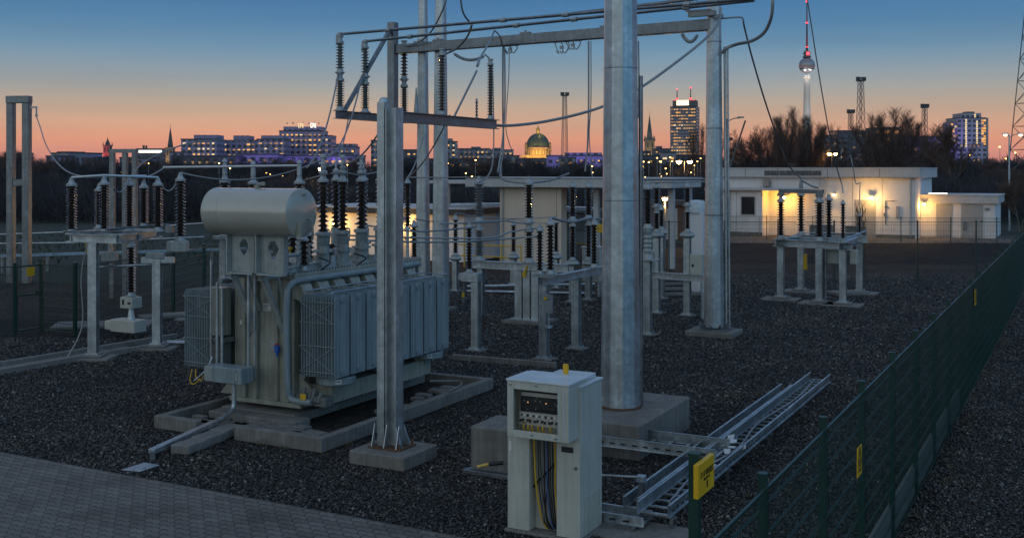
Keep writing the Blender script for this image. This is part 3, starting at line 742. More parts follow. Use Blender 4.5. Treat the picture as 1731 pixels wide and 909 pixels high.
for y in (1.62, 3.0, 4.3):
    fn = MB(); fn.lathe([(.30, 0), (.315, .015), (.315, .10), (.30, .12), (.12, .14)], (.66, y, .635), 22); fn.cyl((.66, y, .50), (.66, y, .64), .06, n=10)
    for a in (0, 1, 2): fn.beam((.66, y, .64), (.66 + .3*math.cos(a*2.094), y + .3*math.sin(a*2.094), .64), .02, .01)
    fo = fn.build('cooling_fan', 'paint_fin', tr)
    lb = MB(); ang_ = math.atan2(-.75, .66); ang0 = -.95
    for q in range(4):
        a0, a1 = ang0 + q*.075, ang0 + (q+1)*.075
        lb.add([(.66 + .319*math.cos(a0), y + .319*math.sin(a0), .67), (.66 + .319*math.cos(a1), y + .319*math.sin(a1), .67),
                (.66 + .319*math.cos(a1), y + .319*math.sin(a1), .735), (.66 + .319*math.cos(a0), y + .319*math.sin(a0), .735)], [(0, 1, 2, 3)])
    lb.build('white_label', 'white', fo)
    dk = MB()
    for q in range(5):
        a0 = ang0 + .05 + q*.042; a1 = a0 + .026
        dk.add([(.66 + .3205*math.cos(a0), y + .3205*math.sin(a0), .69), (.66 + .3205*math.cos(a1), y + .3205*math.sin(a1), .69),
                (.66 + .3205*math.cos(a1), y + .3205*math.sin(a1), .715), (.66 + .3205*math.cos(a0), y + .3205*math.sin(a0), .715)], [(0, 1, 2, 3)])
    dk.build('label_lettering', 'black', fo)

# conservator on its two pierced support plates overhanging the tank end
CY, CZ, CR = .66, 3.36, .365; CXa, CXb = -.93, .74
c = MB(); prof = [(0, -.055), (CR*.5, -.045), (CR*.85, -.02), (CR*.985, .0), (CR*1.015, .004), (CR*1.015, .03), (CR, .034)]
L = CXb - CXa
full = prof + [(CR, L*.18), (CR+.004, L*.18+.002), (CR+.004, L*.18+.012), (CR, L*.18+.014)] + [(r2, L - h2) for r2, h2 in prof[::-1]]
c.lathe(full, (CXa, CY, CZ), 48, axis=(1, 0, 0)).build('conservator', 'conserv', tr, smooth=50)
MB().cyl((CXb+.08, CY, CZ+.28), (CXb+.0, CY, CZ+.28), .018, n=8).build('vent_plug', 'paint', tr)
q = MB(); q.cyl((CXb+.05, CY-.02, CZ-.32), (CXb+.05, CY-.02, CZ-.12), .03, n=10); q.bx(CXb+.02, CXb+.1, CY-.16, CY-.08, CZ-.36, CZ-.12)
q.tube(spline([(CXb+.04, CY+.06, CZ-.1), (CXb+.12, CY+.08, CZ-.1), (CXb+.13, CY+.1, CZ-.3), (CXb+.1, CY+.12, CZ-.42)], 5), .016, 7)
q.build('oil_gauge', 'paint', tr)
q = MB(); q.cyl((-.12, CY, CZ+CR-.01), (-.12, CY, CZ+CR+.05), .05, n=12); q.cyl((-.12, CY, CZ+CR+.05), (-.02, CY, CZ+CR+.07), .025, n=8); q.cyl((.0, CY, CZ+CR+.04), (.0, CY, CZ+CR+.1), .03, n=8)
q.build('filler_cap', 'paint', tr)
for x0, x1, shape in ((-.65, -.2, 'oct'), (-.07, .39, 'dia')):
    s_ = MB(); zb, zt = 2.42, CZ - .26; cx, cz = (x0+x1)/2 + .02, 2.80
    hole = [(.09, .05), (.03, .13), (-.03, .13), (-.09, .05), (-.09, -.03), (-.0, -.13), (.0, -.131), (.09, -.03)] if shape == 'oct' else [(.11, 0), (.06, .07), (.03, .12), (-.06, .11), (-.11, 0), (-.02, -.15), (.0, -.16), (.02, -.15)]
    hole = [(cx + a, cz + b_) for a, b_ in hole]
    outer = [(x1, cz), (x1, zt), (cx, zt), (x0, zt), (x0, cz), (x0, zb), (cx, zb), (x1, zb)]
    for i in range(8):
        j = (i+1) % 8; s_.prismxz([outer[i], outer[j], hole[j], hole[i]], CY+.02, CY+.035)
    s_.bx(x0-.03, x0-.002, CY-.08, CY+.10, zb, zt+.06); s_.bx(x1+.002, x1+.012, CY-.0, CY+.10, zb, zt+.06)
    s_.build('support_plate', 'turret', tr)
    s_ = MB(); s_.ibeam((x0+.04, CY-.06, 2.37), (x0+.04, 2.2, 2.44), .09, .12, .01); s_.beam((x0+.04, CY+.02, 2.36), (x0+.04, TY0-.06, 1.45), .10, .05); s_.beam((x0+.10, CY+.3, 2.33), (x0+.10, TY0-.03, 1.75), .05, .03)
    s_.bx(x0-.02, x1+.02, CY-.06, CY+.06, 2.39, 2.42)
    s_.build('bracket', 'turret', tr)  # same paint as the tank; paler colour stands in for sky light

# bushings along the cover: grey turret with flanges, dark sheds above
for y in (2.35, 2.9, 3.45, 4.05):
    tu = MB(); p = []
    tu.lathe([(.16, 2.36), (.16, 2.42), (.11, 2.44), (.115, 2.62), (.17, 2.63), (.17, 2.66), (.10, 2.68), (.10, 2.9), (.135, 2.91), (.135, 2.95), (.09, 2.97)], (-.15, y, 0), 16)
    for i in range(7): tu.lathe([(.10, 2.69+i*.03), (.118, 2.70+i*.03), (.10, 2.712+i*.03)], (-.15, y, 0), 14)
    tu.tube(spline([(-.05, y-.05, 2.7), (.05, y-.1, 2.8), (.07, y-.1, 2.98), (.0, y-.08, 3.02)], 5), .012, 5)
    tu.bx(-.07, .04, y-.2, y-.12, 2.62, 2.74)
    tu.build('turret', 'turret', tr)
    insulator(tr, (-.15, y, 2.96), 1.0, .085, 16, base=False, name='bushing')
    MB().lathe([(.05, 3.92), (.075, 3.95), (.075, 3.99), (.045, 4.0), (.06, 4.05), (.03, 4.08), (.03, 4.2), (.05, 4.21), (.05, 4.25), (.02, 4.27)], (-.15, y, 0), 10).bx(-.22, -.1, y-.03, y+.03, 4.1, 4.14).build('terminal', 'cast', tr)
for y in (3.55, 4.4):
    insulator(tr, (-.78, y, 2.96), 1.0, .08, 16, base=False, name='bushing'); MB().lathe([(.14, 2.36), (.14, 2.42), (.1, 2.44), (.1, 2.62), (.15, 2.63), (.15, 2.66), (.09, 2.68), (.09, 2.97)], (-.78, y, 0), 14).build('turret', 'turret', tr)
    MB().lathe([(.045, 3.92), (.06, 3.96), (.06, 4.0), (.02, 4.04), (.02, 4.14)], (-.78, y, 0), 10).build('terminal', 'cast', tr)
for i, (x, y) in enumerate(((-.75, 2.3), (-.75, 2.75), (-.75, 3.2), (.0, 1.65))):
    insulator(tr, (x, y, 2.38), .62, .075, 6, name='bushing')
# small gear on the cover: valves, relay, pockets
for i in range(22):
    gcv = MB()
    x = rg.uniform(-.95, .05); y = rg.uniform(1.4, 4.6); hh = rg.uniform(.06, .28)
    gcv.cyl((x, y, TZ1), (x, y, TZ1+hh), rg.uniform(.02, .06), n=9)
    if i % 3 == 0: gcv.bx(x-.07, x+.07, y-.05, y+.05, TZ1+hh, TZ1+hh+.1)
    gcv.build('cover_fitting', ('turret', 'galv', 'panel', 'turret')[i % 4], tr)
gcv = MB()
gcv.tube(spline([(-.3, .7, 2.98), (-.3, .72, 2.7), (-.3, 1.0, 2.6), (-.3, 2.0, 2.6), (-.35, 2.2, 2.4)], 5), .03, 8)
gcv.build('oil_pipe', 'turret', tr)

# front: marshalling boxes, conduit runs, blue tap
m_ = MB(); m_.bx(-1.40, -1.16, 1.0, 1.24, 1.32, 2.1); m_.build('control_box', 'paint', tr, bevel=.01)
m_ = MB(); m_.bx(-1.36, -1.14, .98, 1.22, .82, 1.22); m_.bx(-1.42, -1.05, .94, 1.2, 1.225, 1.30); m_.build('drive_box', 'paint_dark', tr, bevel=.01)
m_ = MB()
for x, r2, z1 in ((-1.30, .018, 2.55), (-1.17, .026, 2.2), (-1.07, .022, 2.1), (-.52, .03, 2.75), (-.40, .016, 2.6)):
    m_.tube([(x, .92, .72), (x, .92, z1)], r2, 8)
m_.tube(spline([(-.40, .92, 1.6), (-.40, .93, 1.5), (-.47, .95, 1.45), (-.52, .95, 1.38)], 5), .016, 6)
m_.tube(spline([(-1.25, .9, 1.0), (-1.3, .8, .8), (-1.5, .75, .62)], 5), .012, 5)
m_.build('conduit', 'galv', tr)
m_ = MB(); m_.bx(-1.1, -.36, .56, .86, .68, .93); m_.build('junction_box', 'paint_fin', tr, bevel=.012)
m_ = MB(); m_.bx(-1.1, -.94, .552, .559, .70, .92); m_.bx(-.47, -.42, .548, .559, .74, .86)
for z in (.72, .80, .89): m_.cyl((-.49, .545, z), (-.49, .559, z), .016, n=8)
m_.build('box_door', 'turret', tr)
m_ = MB(); m_.bx(-.16, -.09, 1.1, 1.17, 1.12, 1.23); m_.cyl((-.125, 1.135, 1.06), (-.125, 1.135, 1.12), .022, n=10); m_.build('tap', 'blue', tr, bevel=.01)
m_ = MB(); m_.cyl((-.17, 1.14, 1.245), (-.1, 1.14, 1.26), .014, n=8); m_.build('tap_handle', 'red', tr)
m_ = MB(); m_.bx(.44, .54, 1.0, 1.02, .46, .55); m_.build('warning_plate', 'ypaint', tr)
m_ = MB()
for i in range(8): m_.cyl((.3+i*.06, 1.08, .42), (.3+i*.06, 1.14+.02*(i % 2), .5+.06*(i % 3)), .03, n=8)
m_.bx(.3, .85, 1.1, 1.3, .36, .5); m_.build('valve_group', 'paint_dark', tr)
m_ = MB(); m_.tube(spline([(-1.9, 1.12, .72), (-1.88, 1.05, .55), (-1.75, 1.0, .50), (-1.62, 1.02, .6)], 6), .01, 5); m_.tube(spline([(-1.75, 1.05, .74), (-1.7, 1.0, .62), (-1.6, 1.02, .57), (-1.55, 1.0, .66)], 6), .01, 5)
m_.build('loose_cable', 'ycable', tr)

# conduit from the junction box out along its low kerb
A = C0 + VX * -.62 + UX * .7; B = G(256, 775); Bz = B + Vector((0, 0, .06))
wire('cable_conduit', 'bent galvanised conduit dropping from the transformer box to the gravel', spline([A + Vector((0, 0, .68)), A + Vector((0, 0, .45)), A + Vector((-.01, -.03, .28)), A + (B-A)*.12 + Vector((0, 0, .20)), A + (B-A)*.25 + Vector((0, 0, .18))], 6), .035, 'galv', 'conduit', n=10)
t = thing('cable_duct', 'slotted galvanised duct lying on a row of kerb blocks before the transformer', 'cable duct', A + (B-A)*.25)
p0 = Vector((0, 0, .17)); p1 = (B-A)*.75 + Vector((0, 0, .10)); dd_ = (p1-p0)
MB().beam(p0, p1, .11, .07).build('channel', 'galv', t, bevel=.006)
ml = MB()
for i in range(18):
    c_ = p0.lerp(p1, (i+.5)/18) + Vector((dd_.y, -dd_.x, 0)).normalized()*.0565; ml.beam(c_ - dd_.normalized()*.03, c_ + dd_.normalized()*.03, .004, .018)
ml.build('slot', 'black', t, smooth=0)['kind'] = 'stuff'
MB().box(p1 + Vector((.02, -.02, -.06)), (.07, .07, .14), .3).build('foot', 'galv_dark', t)
kd = Vector((dd_.x, dd_.y, 0)).normalized(); kn = Vector((-kd.y, kd.x, 0))
for i in range(6):
    c_ = A + (B-A)*(.22 + .115*i) + kn*.24 + Vector((0, 0, .06 + .01*(i % 2)))
    o = MB().box((0, 0, 0), (.24, .30, .13)).build('kerb_block', 'conc_lt', None, bevel=.012); o.location = c_; o.rotation_euler = (0, 0, math.atan2(kd.y, kd.x) + .03*((i*7) % 3 - 1))
    tag(o, 'worn pale kerb block in the short row beside the slotted duct', 'kerb block', 'kerb blocks beside the duct')
pl = [G(205, 796), G(236, 799), G(270, 788), G(243, 784)]
o = MB().prism([(p.x - pl[0].x, p.y - pl[0].y) for p in pl], .0, .012).build('cover_plate', 'galv', None, bevel=.004); o.location = (pl[0].x, pl[0].y, .012)
tag(o, 'flat pale metal plate lying at the edge of the pavers', 'plate')
wire('earth_cable', 'pale cable lying across the far corner of the oil pit', spline([C0 + VX*1.0 + UX*3.9 + Vector((0, 0, .3)), C0 + VX*1.15 + UX*4.1 + Vector((0, 0, .28)), C0 + VX*1.35 + UX*4.3 + Vector((0, 0, .26)), C0 + VX*1.5 + UX*4.1 + Vector((0, 0, .235)), C0 + VX*1.57 + UX*3.6 + Vector((0, 0, .225))], 6), .02, 'conc_lt', 'cable')

for x, z, w_, h_, m_ in ((-.5, 1.75, .16, .12, 'white'), (-.98, 1.5, .09, .07, 'white'), (-.36, 1.15, .10, .14, 'cast')): MB().bx(x, x+w_, TY0-.012, TY0-.001, z, z+h_).build('rating_plate', m_, tr)
for k in range(5): MB().bx(-.485, -.36 - .02*(k % 3), TY0-.015, TY0-.0125, 1.768+k*.019, 1.774+k*.019).build('plate_line', 'panel', tr)
o = MB().prismxz([(-.93, 1.68), (-.83, 1.68), (-.88, 1.77)], TY0-.012, TY0-.001).build('warning_sticker', 'yellow', tr)
for y in (1.9, 2.9, 3.9): MB().tube(spline([(TX1+.02, y, 2.36), (TX1+.1, y, 2.42), (TX1+.14, y+.1, 2.5), (-.05, y+.2, 2.56)], 5), .014, 5).build('control_cable', 'black', tr)
for i in range(10):
    x = -.9 + .12*i % .9 - .1; y = 1.5 + (i*.37) % 3.1; MB().cyl((x, y, 2.37), (x, y, 2.55 + .05*(i % 4)), .025, .018, 8).cyl((x, y, 2.56 + .05*(i % 4)), (x, y, 2.6 + .05*(i % 4)), .045, n=8).build('cover_valve', ('cast', 'turret', 'ypaint')[i % 3], tr)
# ------------------------------------------------------------------ front steel post with cross arm
q = G(662, 778); t = thing('steel_post', 'double steel column with round capped channel on a square concrete base', 'post', (q.x, q.y, 0), YAW)
bl = MB().bx(-.42, .48, -.42, .42, 0, .19).build('footing', 'conc', t, bevel=.015)
MB().bx(-.26, .26, -.2, .22, .192, .215).build('base_plate', 'rust', t)
mb = MB(); mb.ibeam((.045, 0, .216), (.045, 0, 4.86), .19, .17, .016, up=(1, 0, 0)); mb.build('column', 'galv', t)
mb = MB(); r_ = .085
mb.ibeam((-.115, -.02, .216), (-.115, -.02, 4.94), .12, .16, .012, up=(0, 1, 0), kind='C')
mb.lathe([(.07, 0), (.062, .04), (.04, .065), (0, .075)], (-.115, -.02, 4.94), 14)
mb.build('side_channel', 'galv', t)
mb = MB()
for x in (-.2, 0, .2): mb.add([(x-.006, -.12, .216), (x+.006, -.12, .216), (x+.006, -.2, .216), (x-.006, -.2, .216), (x-.006, -.12, .52), (x+.006, -.12, .52)], [(0,1,2,3), (0,1,5,4), (3,2,5,4), (0,4,3), (1,2,5)])
for y in (-.1, .1): mb.prismxz([(.135, .216), (.25, .216), (.135, .5)], y-.006, y+.006)
mb.build('gusset', 'galv', t)
mb = MB(); mb.ibeam((.05, .14, 4.74), (.05, 2.95, 4.74), .12, .15, .012, kind='I'); mb.build('cross_arm', 'galv_dark', t)
bt = MB()
for x in (-.22, .22):
    for y in (-.16, .18): bt.cyl((x, y, .21), (x, y, .28), .018, n=6)
bt.build('anchor_bolt', 'rust', t)
insulator(t, (.05, 1.25, 4.82), .98, .055, 26, cap='flat')
insulator(t, (.05, 2.75, 4.82), .96, .052, 26, cap='flat')
mb = MB(); mb.lathe([(.04, 0), (.035, .02), (.012, .3), (.008, .36)], (.05, .55, 4.815), 10); mb.build('spike', 'galv_dark', t)
insulator(t, (.05, 2.3, 4.82), .30, .022, 7, name='surge_counter', cap='flat')

# ------------------------------------------------------------------ great polygonal tower pole and its two footings
fc = Vector((1.73, 14.94, 0)) - VX*.98 + UX*1.08
t = thing('footing_block', 'large square concrete footing carrying the tall polygonal pole', 'footing', fc, YAW)
MB().bx(-1.0, 1.0, -1.08, 1.1, 0, .5).build('block', 'conc', t, bevel=.02)
p0 = P(1049, 675, 16.15); 
t = thing('tower_pole', 'huge tapered polygonal steel pole rising out of frame', 'pole', (p0.x, p0.y, .5), YAW)
MB().cyl((0, 0, 0), (0, 0, 9.5), .300, .215, n=10, tw=.18).build('shaft', 'galv', t, smooth=0)
MB().cyl((0, 0, .002), (0, 0, .03), .315, .315, n=24).build('base_collar', 'rust', t)
mb = MB(); 
for z in (3.05, 5.0): mb.cyl((0, 0, z), (0, 0, z+.012), .300 - z*.0089 + .004, n=10, tw=.18)
mb.build('weld_ring', 'galv_dark', t, smooth=0)
mb = MB(); mb.tube([(.27, .14, .02), (.265, .14, 4.9)], .035, 8); mb.cyl((.27, .14, 3.1), (.27, .14, 3.16), .05, n=8)
mb.build('cable_pipe', 'galv_dark', t)
q = G(795, 795); t = thing('footing_block', 'concrete block partly hidden behind the open cabinet', 'footing', q, YAW)
MB().bx(0, 1.1, 0, .75, 0, .6).build('block', 'conc', t, bevel=.02)
q = G(815, 800)
t = thing('digging_bar', 'short tool with pale yellow handle and black grip lying by the block', 'tool', q, YAW)
MB().tube([(0, -.12, .12), (.16, -.1, .17)], .022, 8).build('handle', 'wood', t)
MB().tube([(.162, -.1, .17), (.34, -.06, .2)], .026, 8).build('grip', 'black', t)
q2 = G(778, 803); o = MB().box((0, 0, .03), (1.0, .12, .06)).bx(-.5, .4, .1, .2, 0, .05).build('scrap_rail', 'galv_dark', None, bevel=.005); o.location = q2 + Vector((.5, -.1, .0)); o.rotation_euler = (0, 0, YAW)
tag(o, 'rusty flat rails lying on gravel before the block', 'rail')

# ------------------------------------------------------------------ open control cabinet
q = G(858, 897); t = thing('control_cabinet', 'tall open grey control cabinet with hanging cables and exposed instruments', 'cabinet', q, YAW)
W_, D_ = .88, .60
mb = MB()
mb.bx(0, .27, 0, .02, .04, 1.66).bx(.60, W_, 0, .02, .04, 1.66).bx(.2705, .5995, 0, .02, 1.15, 1.66)   # front panels beside the open bay
mb.bx(0, .02, .0205, D_, .04, 1.66).bx(W_-.02, W_, .0205, D_, .04, 1.66).bx(.021, W_-.021, D_-.02, D_, .04, 1.66)
mb.bx(.25, .27, .0205, .3, .04, 1.15).bx(.60, .62, .0205, .3, .04, 1.15)
mb.build('body', 'cab', t, bevel=.004)
MB().bx(-.03, W_+.03, -.03, D_+.03, 0, .038).build('plinth', 'conc', t, bevel=.006)
MB().bx(-.012, W_+.012, -.0, D_+.012, 1.662, 1.685).build('lid', 'cab_top', t, bevel=.004)
bx_ = MB(); X0, X1, Y0, Y1, Z0, Z1 = .126, .859, -.25, -.003, 1.124, 1.745
bx_.bx(X0, X0+.018, Y0+.03, Y1+.24, Z0, Z1-.02).bx(X1-.018, X1, Y0+.03, Y1+.24, Z0, Z1-.02).bx(X0+.019, X1-.019, Y0+.03, Y1, Z0, Z0+.018).bx(X0+.019, X1-.019, Y1-.018, Y1, Z0+.0185, Z1-.02)
bx_.build('instrument_box', 'cab', t, bevel=.003)
fr = MB(); fr.bx(X0, X0+.075, Y0, Y0+.029, Z0, Z1-.02).bx(X1-.13, X1, Y0, Y0+.029, Z0, Z1-.02).bx(X0+.0755, X1-.1305, Y0, Y0+.029, Z0, Z0+.075).bx(X0+.0755, X1-.1305, Y0, Y0+.029, Z1-.105, Z1-.02)
fr.build('door_frame', 'cab', t, bevel=.004)
for x in (X1-.125, X1-.06): MB().bx(x, x+.008, Y0-.006, Y0-.001, Z0+.02, Z1-.04).build('door_trim', 'cab_top', t)
for x, z in ((X0+.04, Z1-.06), (X0+.35, Z1-.05), (X0+.3, Z0+.04), (X1-.15, Z0+.03)): MB().box((x, Y0-.003, z), (.03, .006, .012)).build('latch', 'paint_dark', t)
MB().prism([(X0-.01, Y0-.012), (X1+.012, Y0-.012), (X1+.012, .26), (X0-.01, .26)], Z1-.019, Z1+.004).build('box_lid', 'cab_top', t, bevel=.003)
MB().bx(X0+.25, W_-.06, .262, D_-.03, 1.69, 1.735).build('rear_hood', 'cab_top', t, bevel=.006)
MB().bx(X0+.41, X0+.47, .30, .33, 1.736, 1.85).build('marker_tab', 'yellow', t, bevel=.004)
yi = Y0 + .13
mb = MB(); mb.bx(X0+.02, X1-.02, Y1-.03, Y1-.0185, Z0+.02, Z1-.03).bx(X0+.12, X1-.14, yi-.02, yi+.02, Z1-.19, Z1-.15)
mb.bx(X0+.10, X1-.13, yi-.03, yi-.01, Z0+.12, Z0+.26); mb.build('mounting_plate', 'plate', t)
mb = MB(); mb.bx(X0+.11, X1-.14, yi-.025, yi+.02, Z1-.33, Z1-.195); mb.bx(X0+.12, X1-.15, yi-.01, yi+.03, Z1-.148, Z1-.11); mb.bx(X0+.11, X1-.14, yi-.025, yi+.0, Z1-.36, Z1-.335)
mb.build('relay_unit', 'panel', t, bevel=.003)
rg = random.Random(8)
for i in range(12): MB().box((X0+.13+i*.036, yi-.036, Z0+.225), (.02, .008, .012 + .008*(i % 3))).build('terminal_label', ('panel', 'white')[i % 2], t)
for i in range(16): MB().box((X0+.12+i*.029, yi-.04, Z0+.165 + .01*(i % 2)), (.018, .018, .026)).build('terminal_block', ('panel', 'panel', 'plate')[i % 3], t)
for i in range(9): MB().box((X0+.13+rg.random()*.44, yi-.04, Z0+.13+rg.random()*.06), (.014, .012, .012)).build('terminal_screw', 'copper', t)
for i in range(10): MB().box((X0+.13+rg.random()*.44, yi-.028, Z1-.34+rg.random()*.16), (.01, .006, .008)).build('relay_screw', 'plate', t)
mb = MB()
for i, (dx, dz) in enumerate(((.18, -.165), (.40, -.16))): mb.box((X0+dx+.02, yi-.028, Z1-.09+dz), (.016, .006, .012))
mb.build('indicator_light', E_LED, t)
for i, x in enumerate((.10, .155, .2, .275, .33, .42)):
    MB().tube(spline([(X0+x+.06, yi-.04, Z0+.13), (X0+x+.055, yi-.045, Z0+.09), (X0+x+.07, yi-.02, Z0+.05), (X0+x+.05, yi+.02, Z0+.022)], 5), .009, 6).build('yellow_lead', 'ycable', t)
for i, (x, m, xe, rr) in enumerate(((.31, 'ycable', .40, .014), (.355, 'black', .42, .010), (.38, 'black', .47, .010), (.405, 'porc_grey', .41, .009), (.43, 'black', .45, .012), (.455, 'blue', .5, .007), (.475, 'black', .52, .012), (.50, 'black', .54, .010), (.53, 'black', .56, .012), (.562, 'ycable', .585, .013))):
    zt = 1.15; lo_ = .06 if i not in (3,) else .65
    MB().tube(spline([(x, .03, zt), (x + .006, .04, .85), (x - .004 + (xe-x)*.25, .05, .55), (x + (xe-x)*.6, .06, .3), (xe, .08, .14), (xe + .04, .11, lo_)], 5), rr*.72, 6).build('hanging_cable', m, t)
MB().tube(spline([(.27, .1, .5), (.36, .08, .6), (.48, .07, .72), (.6, .09, .86)], 5), .012, 6).build('hanging_cable', 'black', t)
MB().bx(.272, .598, .15, .165, .04, 1.14).build('bay_back', 'cab', t)
for i in range(10): MB().bx(W_+.0005, W_+.007, .06+i*.052, .075+i*.052, .05, .46).build('vent_rib', 'cab', t)
MB().bx(.02, .05, -.004, -.0005, .9, 1.0).build('data_plate', 'white', t); MB().bx(.66, .8, -.004, -.0005, .96, 1.02).build('data_plate', 'panel', t); MB().cyl((W_-.05, -.012, .8), (W_-.05, -.0005, .8), .018, n=10).build('lock', 'galv_dark', t)

# ------------------------------------------------------------------ galvanised cable trays
def ladder_tray(label, p, q, gauge, h=.11, z=.16, name='cable_tray', side=1, n_r=None, rails=2):
    p, q = Vector((p[0], p[1], 0)), Vector((q[0], q[1], 0)); d = q - p; L = d.length; rz = math.atan2(d.y, d.x)
    t = thing(name, label, 'cable tray', p, rz)
    for k in range(rails):
        y = gauge * k; m = MB()
        m.ibeam((0, y, z), (L, y, z), .03, h, .004, kind='C')
        m.build('side_rail', 'galv', t)
        s = MB(); n_s = int(L / .16)
        for i in range(n_s): s.box((.1 + i*.16, y + (.0165 if k else -.0165) * 1, z - .01), (.07, .003, .02))
        s.build('slot', 'black', t, smooth=0)['kind'] = 'stuff'
    n_r = n_r or int(L / .25); r0 = None
    for i in range(n_r + 1):
        x = .03 + (L - .06) * i / n_r
        if r0 is None: r0 = MB().box((0, 0, 0), (.035, gauge - .033, .018)).build('rung', 'galv', t, loc=(x, gauge/2, z - h*.36))
        else: share(r0, t, (x, gauge/2, z - h*.36))
    k = max(2, int(L / 1.8) + 1)
    for i in range(k):
        x = .1 + (L - .2) * i / (k-1)
        lg = MB()
        for y in (0, gauge): lg.bx(x-.015, x+.015, y-.02, y+.02, 0, z - h/2 - .001)
        lg.bx(x-.02, x+.02, -.06, gauge+.06, z - h/2 - .03, z - h/2 - .003)
        lg.build('trestle', 'galv_dark', t)
    return t
a0 = Vector((1.73, 12.0, 0)); 
ladder_tray('wide galvanised cable tray pointing away along the green fence', a0, a0 + UX*8.75, .36, side=1, z=.24, h=.14)
b0 = a0 - VX*.42 + UX*.15
ladder_tray('narrow cable tray laid against the wide tray on the footing side', b0, b0 + UX*7.4, .17, z=.22, h=.14)
c0 = G(1018, 757, .2) ; c0 = c0 - VX*.75 
ladder_tray('cross tray running from behind the cabinet to the narrow tray', c0, c0 + VX*2.35, .62, z=.3, h=.14)
d0 = G(1000, 872, .1)
ladder_tray('short low tray ending at the trays beside the cabinet foot', d0, d0 + VX*.62, .3, z=.12, h=.1)
q = G(1000, 893); o = MB().bx(-.2, 1.15, -.25, .45, 0, .03).build('floor_slab', 'conc', None, bevel=.01); o.location = q; o.rotation_euler = (0, 0, YAW)
tag(o, 'thin concrete slab under the near end of the cable trays', 'slab')
# bent offcuts and cable ends heaped in the wide tray
t = thing('scrap_offcuts', 'crumpled silver offcuts lying in the wide cable tray', 'offcuts', a0 + UX*2.3, YAW)
rg = random.Random(12); 
for i in range(9):
    x, y, z = rg.uniform(-.34, -.02) , rg.uniform(-.5, 1.2), .26
    s = rg.uniform(.05, .13); m = MB()
    m.add([(x, y, z), (x+s, y+rg.uniform(-.05,.05), z+.02), (x+s*.8, y+s, z+rg.uniform(.01,.07)), (x-.02, y+s*.7, z+rg.uniform(0,.05)), (x+s*.4, y+s*.4, z-.03)], [(0,1,2,3), (0,1,4), (1,2,4), (2,3,4), (3,0,4)])
    m.build('offcut', 'cab_top', t, smooth=0)
wire('tray_cable', 'grey cable snaking along inside the wide tray', spline([a0 - VX*.1 + UX*.3 + Vector((0,0,.25)), a0 - VX*.2 + UX*1.6 + Vector((0,0,.25)), a0 - VX*.08 + UX*3.0 + Vector((0,0,.25)), a0 - VX*.22 + UX*4.6 + Vector((0,0,.25)), a0 - VX*.12 + UX*6.5 + Vector((0,0,.25)), a0 - VX*.2 + UX*8.4 + Vector((0,0,.25))], 8), .018, 'wire')
for s_ in spline([(0, 0, 0), (1, 0, 0)], 1)[:1]:
    pass
q = G(1084, 866); t = thing('marker_post', 'short steel post with square cap standing among the cable trays', 'post', q, YAW)
MB().bx(-.028, .028, -.028, .028, 0, .36).build('shaft', 'galv_dark', t); MB().bx(-.05, .05, -.05, .05, .361, .44).build('cap', 'galv', t, bevel=.008)
wire('ground_pipe', 'thin steel pipe running from the cabinet to the short capped post', [G(960, 800, .22), G(1080, 806, .22)], .016, 'galv', 'pipe')
# ------------------------------------------------------------------ gantry: right pole, paired left poles, beam, tubes
q = G(1207, 566)
RP = q
t = thing('gantry_pole', 'tapered steel gantry pole with conduit on a low footing before the white building', 'pole', q, YAW)
MB().bx(-.58, .58, -.5, .5, 0, .13).build('footing', 'conc', t, bevel=.015)
MB().cyl((0, 0, .2), (0, 0, 9.6), .245, .155, n=8, tw=.2).build('shaft', 'galv', t, smooth=0)
mb = MB(); mb.bx(-.36, .36, -.36, .36, .132, .17)
for a in range(8):
    c, s = math.cos(a*PI/4), math.sin(a*PI/4); mb.beam((c*.28, s*.28, .27), (c*.34, s*.34, .18), .012, .16)
mb.build('base_plate', 'galv_dark', t)
mb = MB()
for z in (2.9, 5.0, 7.1): mb.cyl((0, 0, z), (0, 0, z+.03), .252 - z*.0098, n=8, tw=.2)
mb.build('clamp_band', 'galv_dark', t, smooth=0)
wt = q + Vector((.24, -.02, 0))
mb = MB(); mb.tube([(.28, .1, .2), (.24, .1, 7.0)], .035, 8); mb.tube([(.36, .1, .2), (.31, .1, 7.0)], .022, 6)
for i in range(16): mb.beam((.28-.0027*i, .1, .6+i*.4), (.36-.0033*i, .1, .6+i*.4), .02, .03)
mb.build('cable_pipe', 'galv', t)
mb = MB(); mb.bx(-.55, .12, -.34, -.2, 7.72, 7.84).bx(-.6, .0, -.36, -.18, 7.842, 7.88).bx(.1, .3, -.3, -.22, 7.66, 7.74); mb.build('beam_clamp', 'galv_dark', t)

LA = P(715, 80, 31.4); LB = P(745, 78, 31.1)
for i, (c, w_, lab) in enumerate(((LA, .29, 'slimmer flat steel pole of the pair standing behind the transformer'), (LB, .34, 'thicker flat steel pole of the pair standing behind the transformer'))):
    t = thing('gantry_pole', lab, 'pole', (c.x, c.y, 0), YAW)
    mb = MB(); b_, t_ = w_*.5*1.28, w_*.5*.74
    for z0, z1 in ((.1, 9.8),):
        mb.add([(-b_, -b_*.8, z0), (b_, -b_*.8, z0), (b_, b_*.8, z0), (-b_, b_*.8, z0), (-t_, -t_*.8, z1), (t_, -t_*.8, z1), (t_, t_*.8, z1), (-t_, t_*.8, z1)],
               [(0,1,5,4), (1,2,6,5), (2,3,7,6), (3,0,4,7), (4,5,6,7), (3,2,1,0)])
    mb.build('shaft', 'galv', t, smooth=0, bevel=.03)
    MB().bx(-.35, .35, -.35, .35, 0, .1).build('footing', 'conc', t, bevel=.01)
    MB().bx(-w_*.52, w_*.52, -w_*.55, -w_*.42, 7.42, 7.62).build('bracket', 'galv_dark', t)
B0 = P(672, 84, 31.7); B1 = P(1205, 42, 26.45)
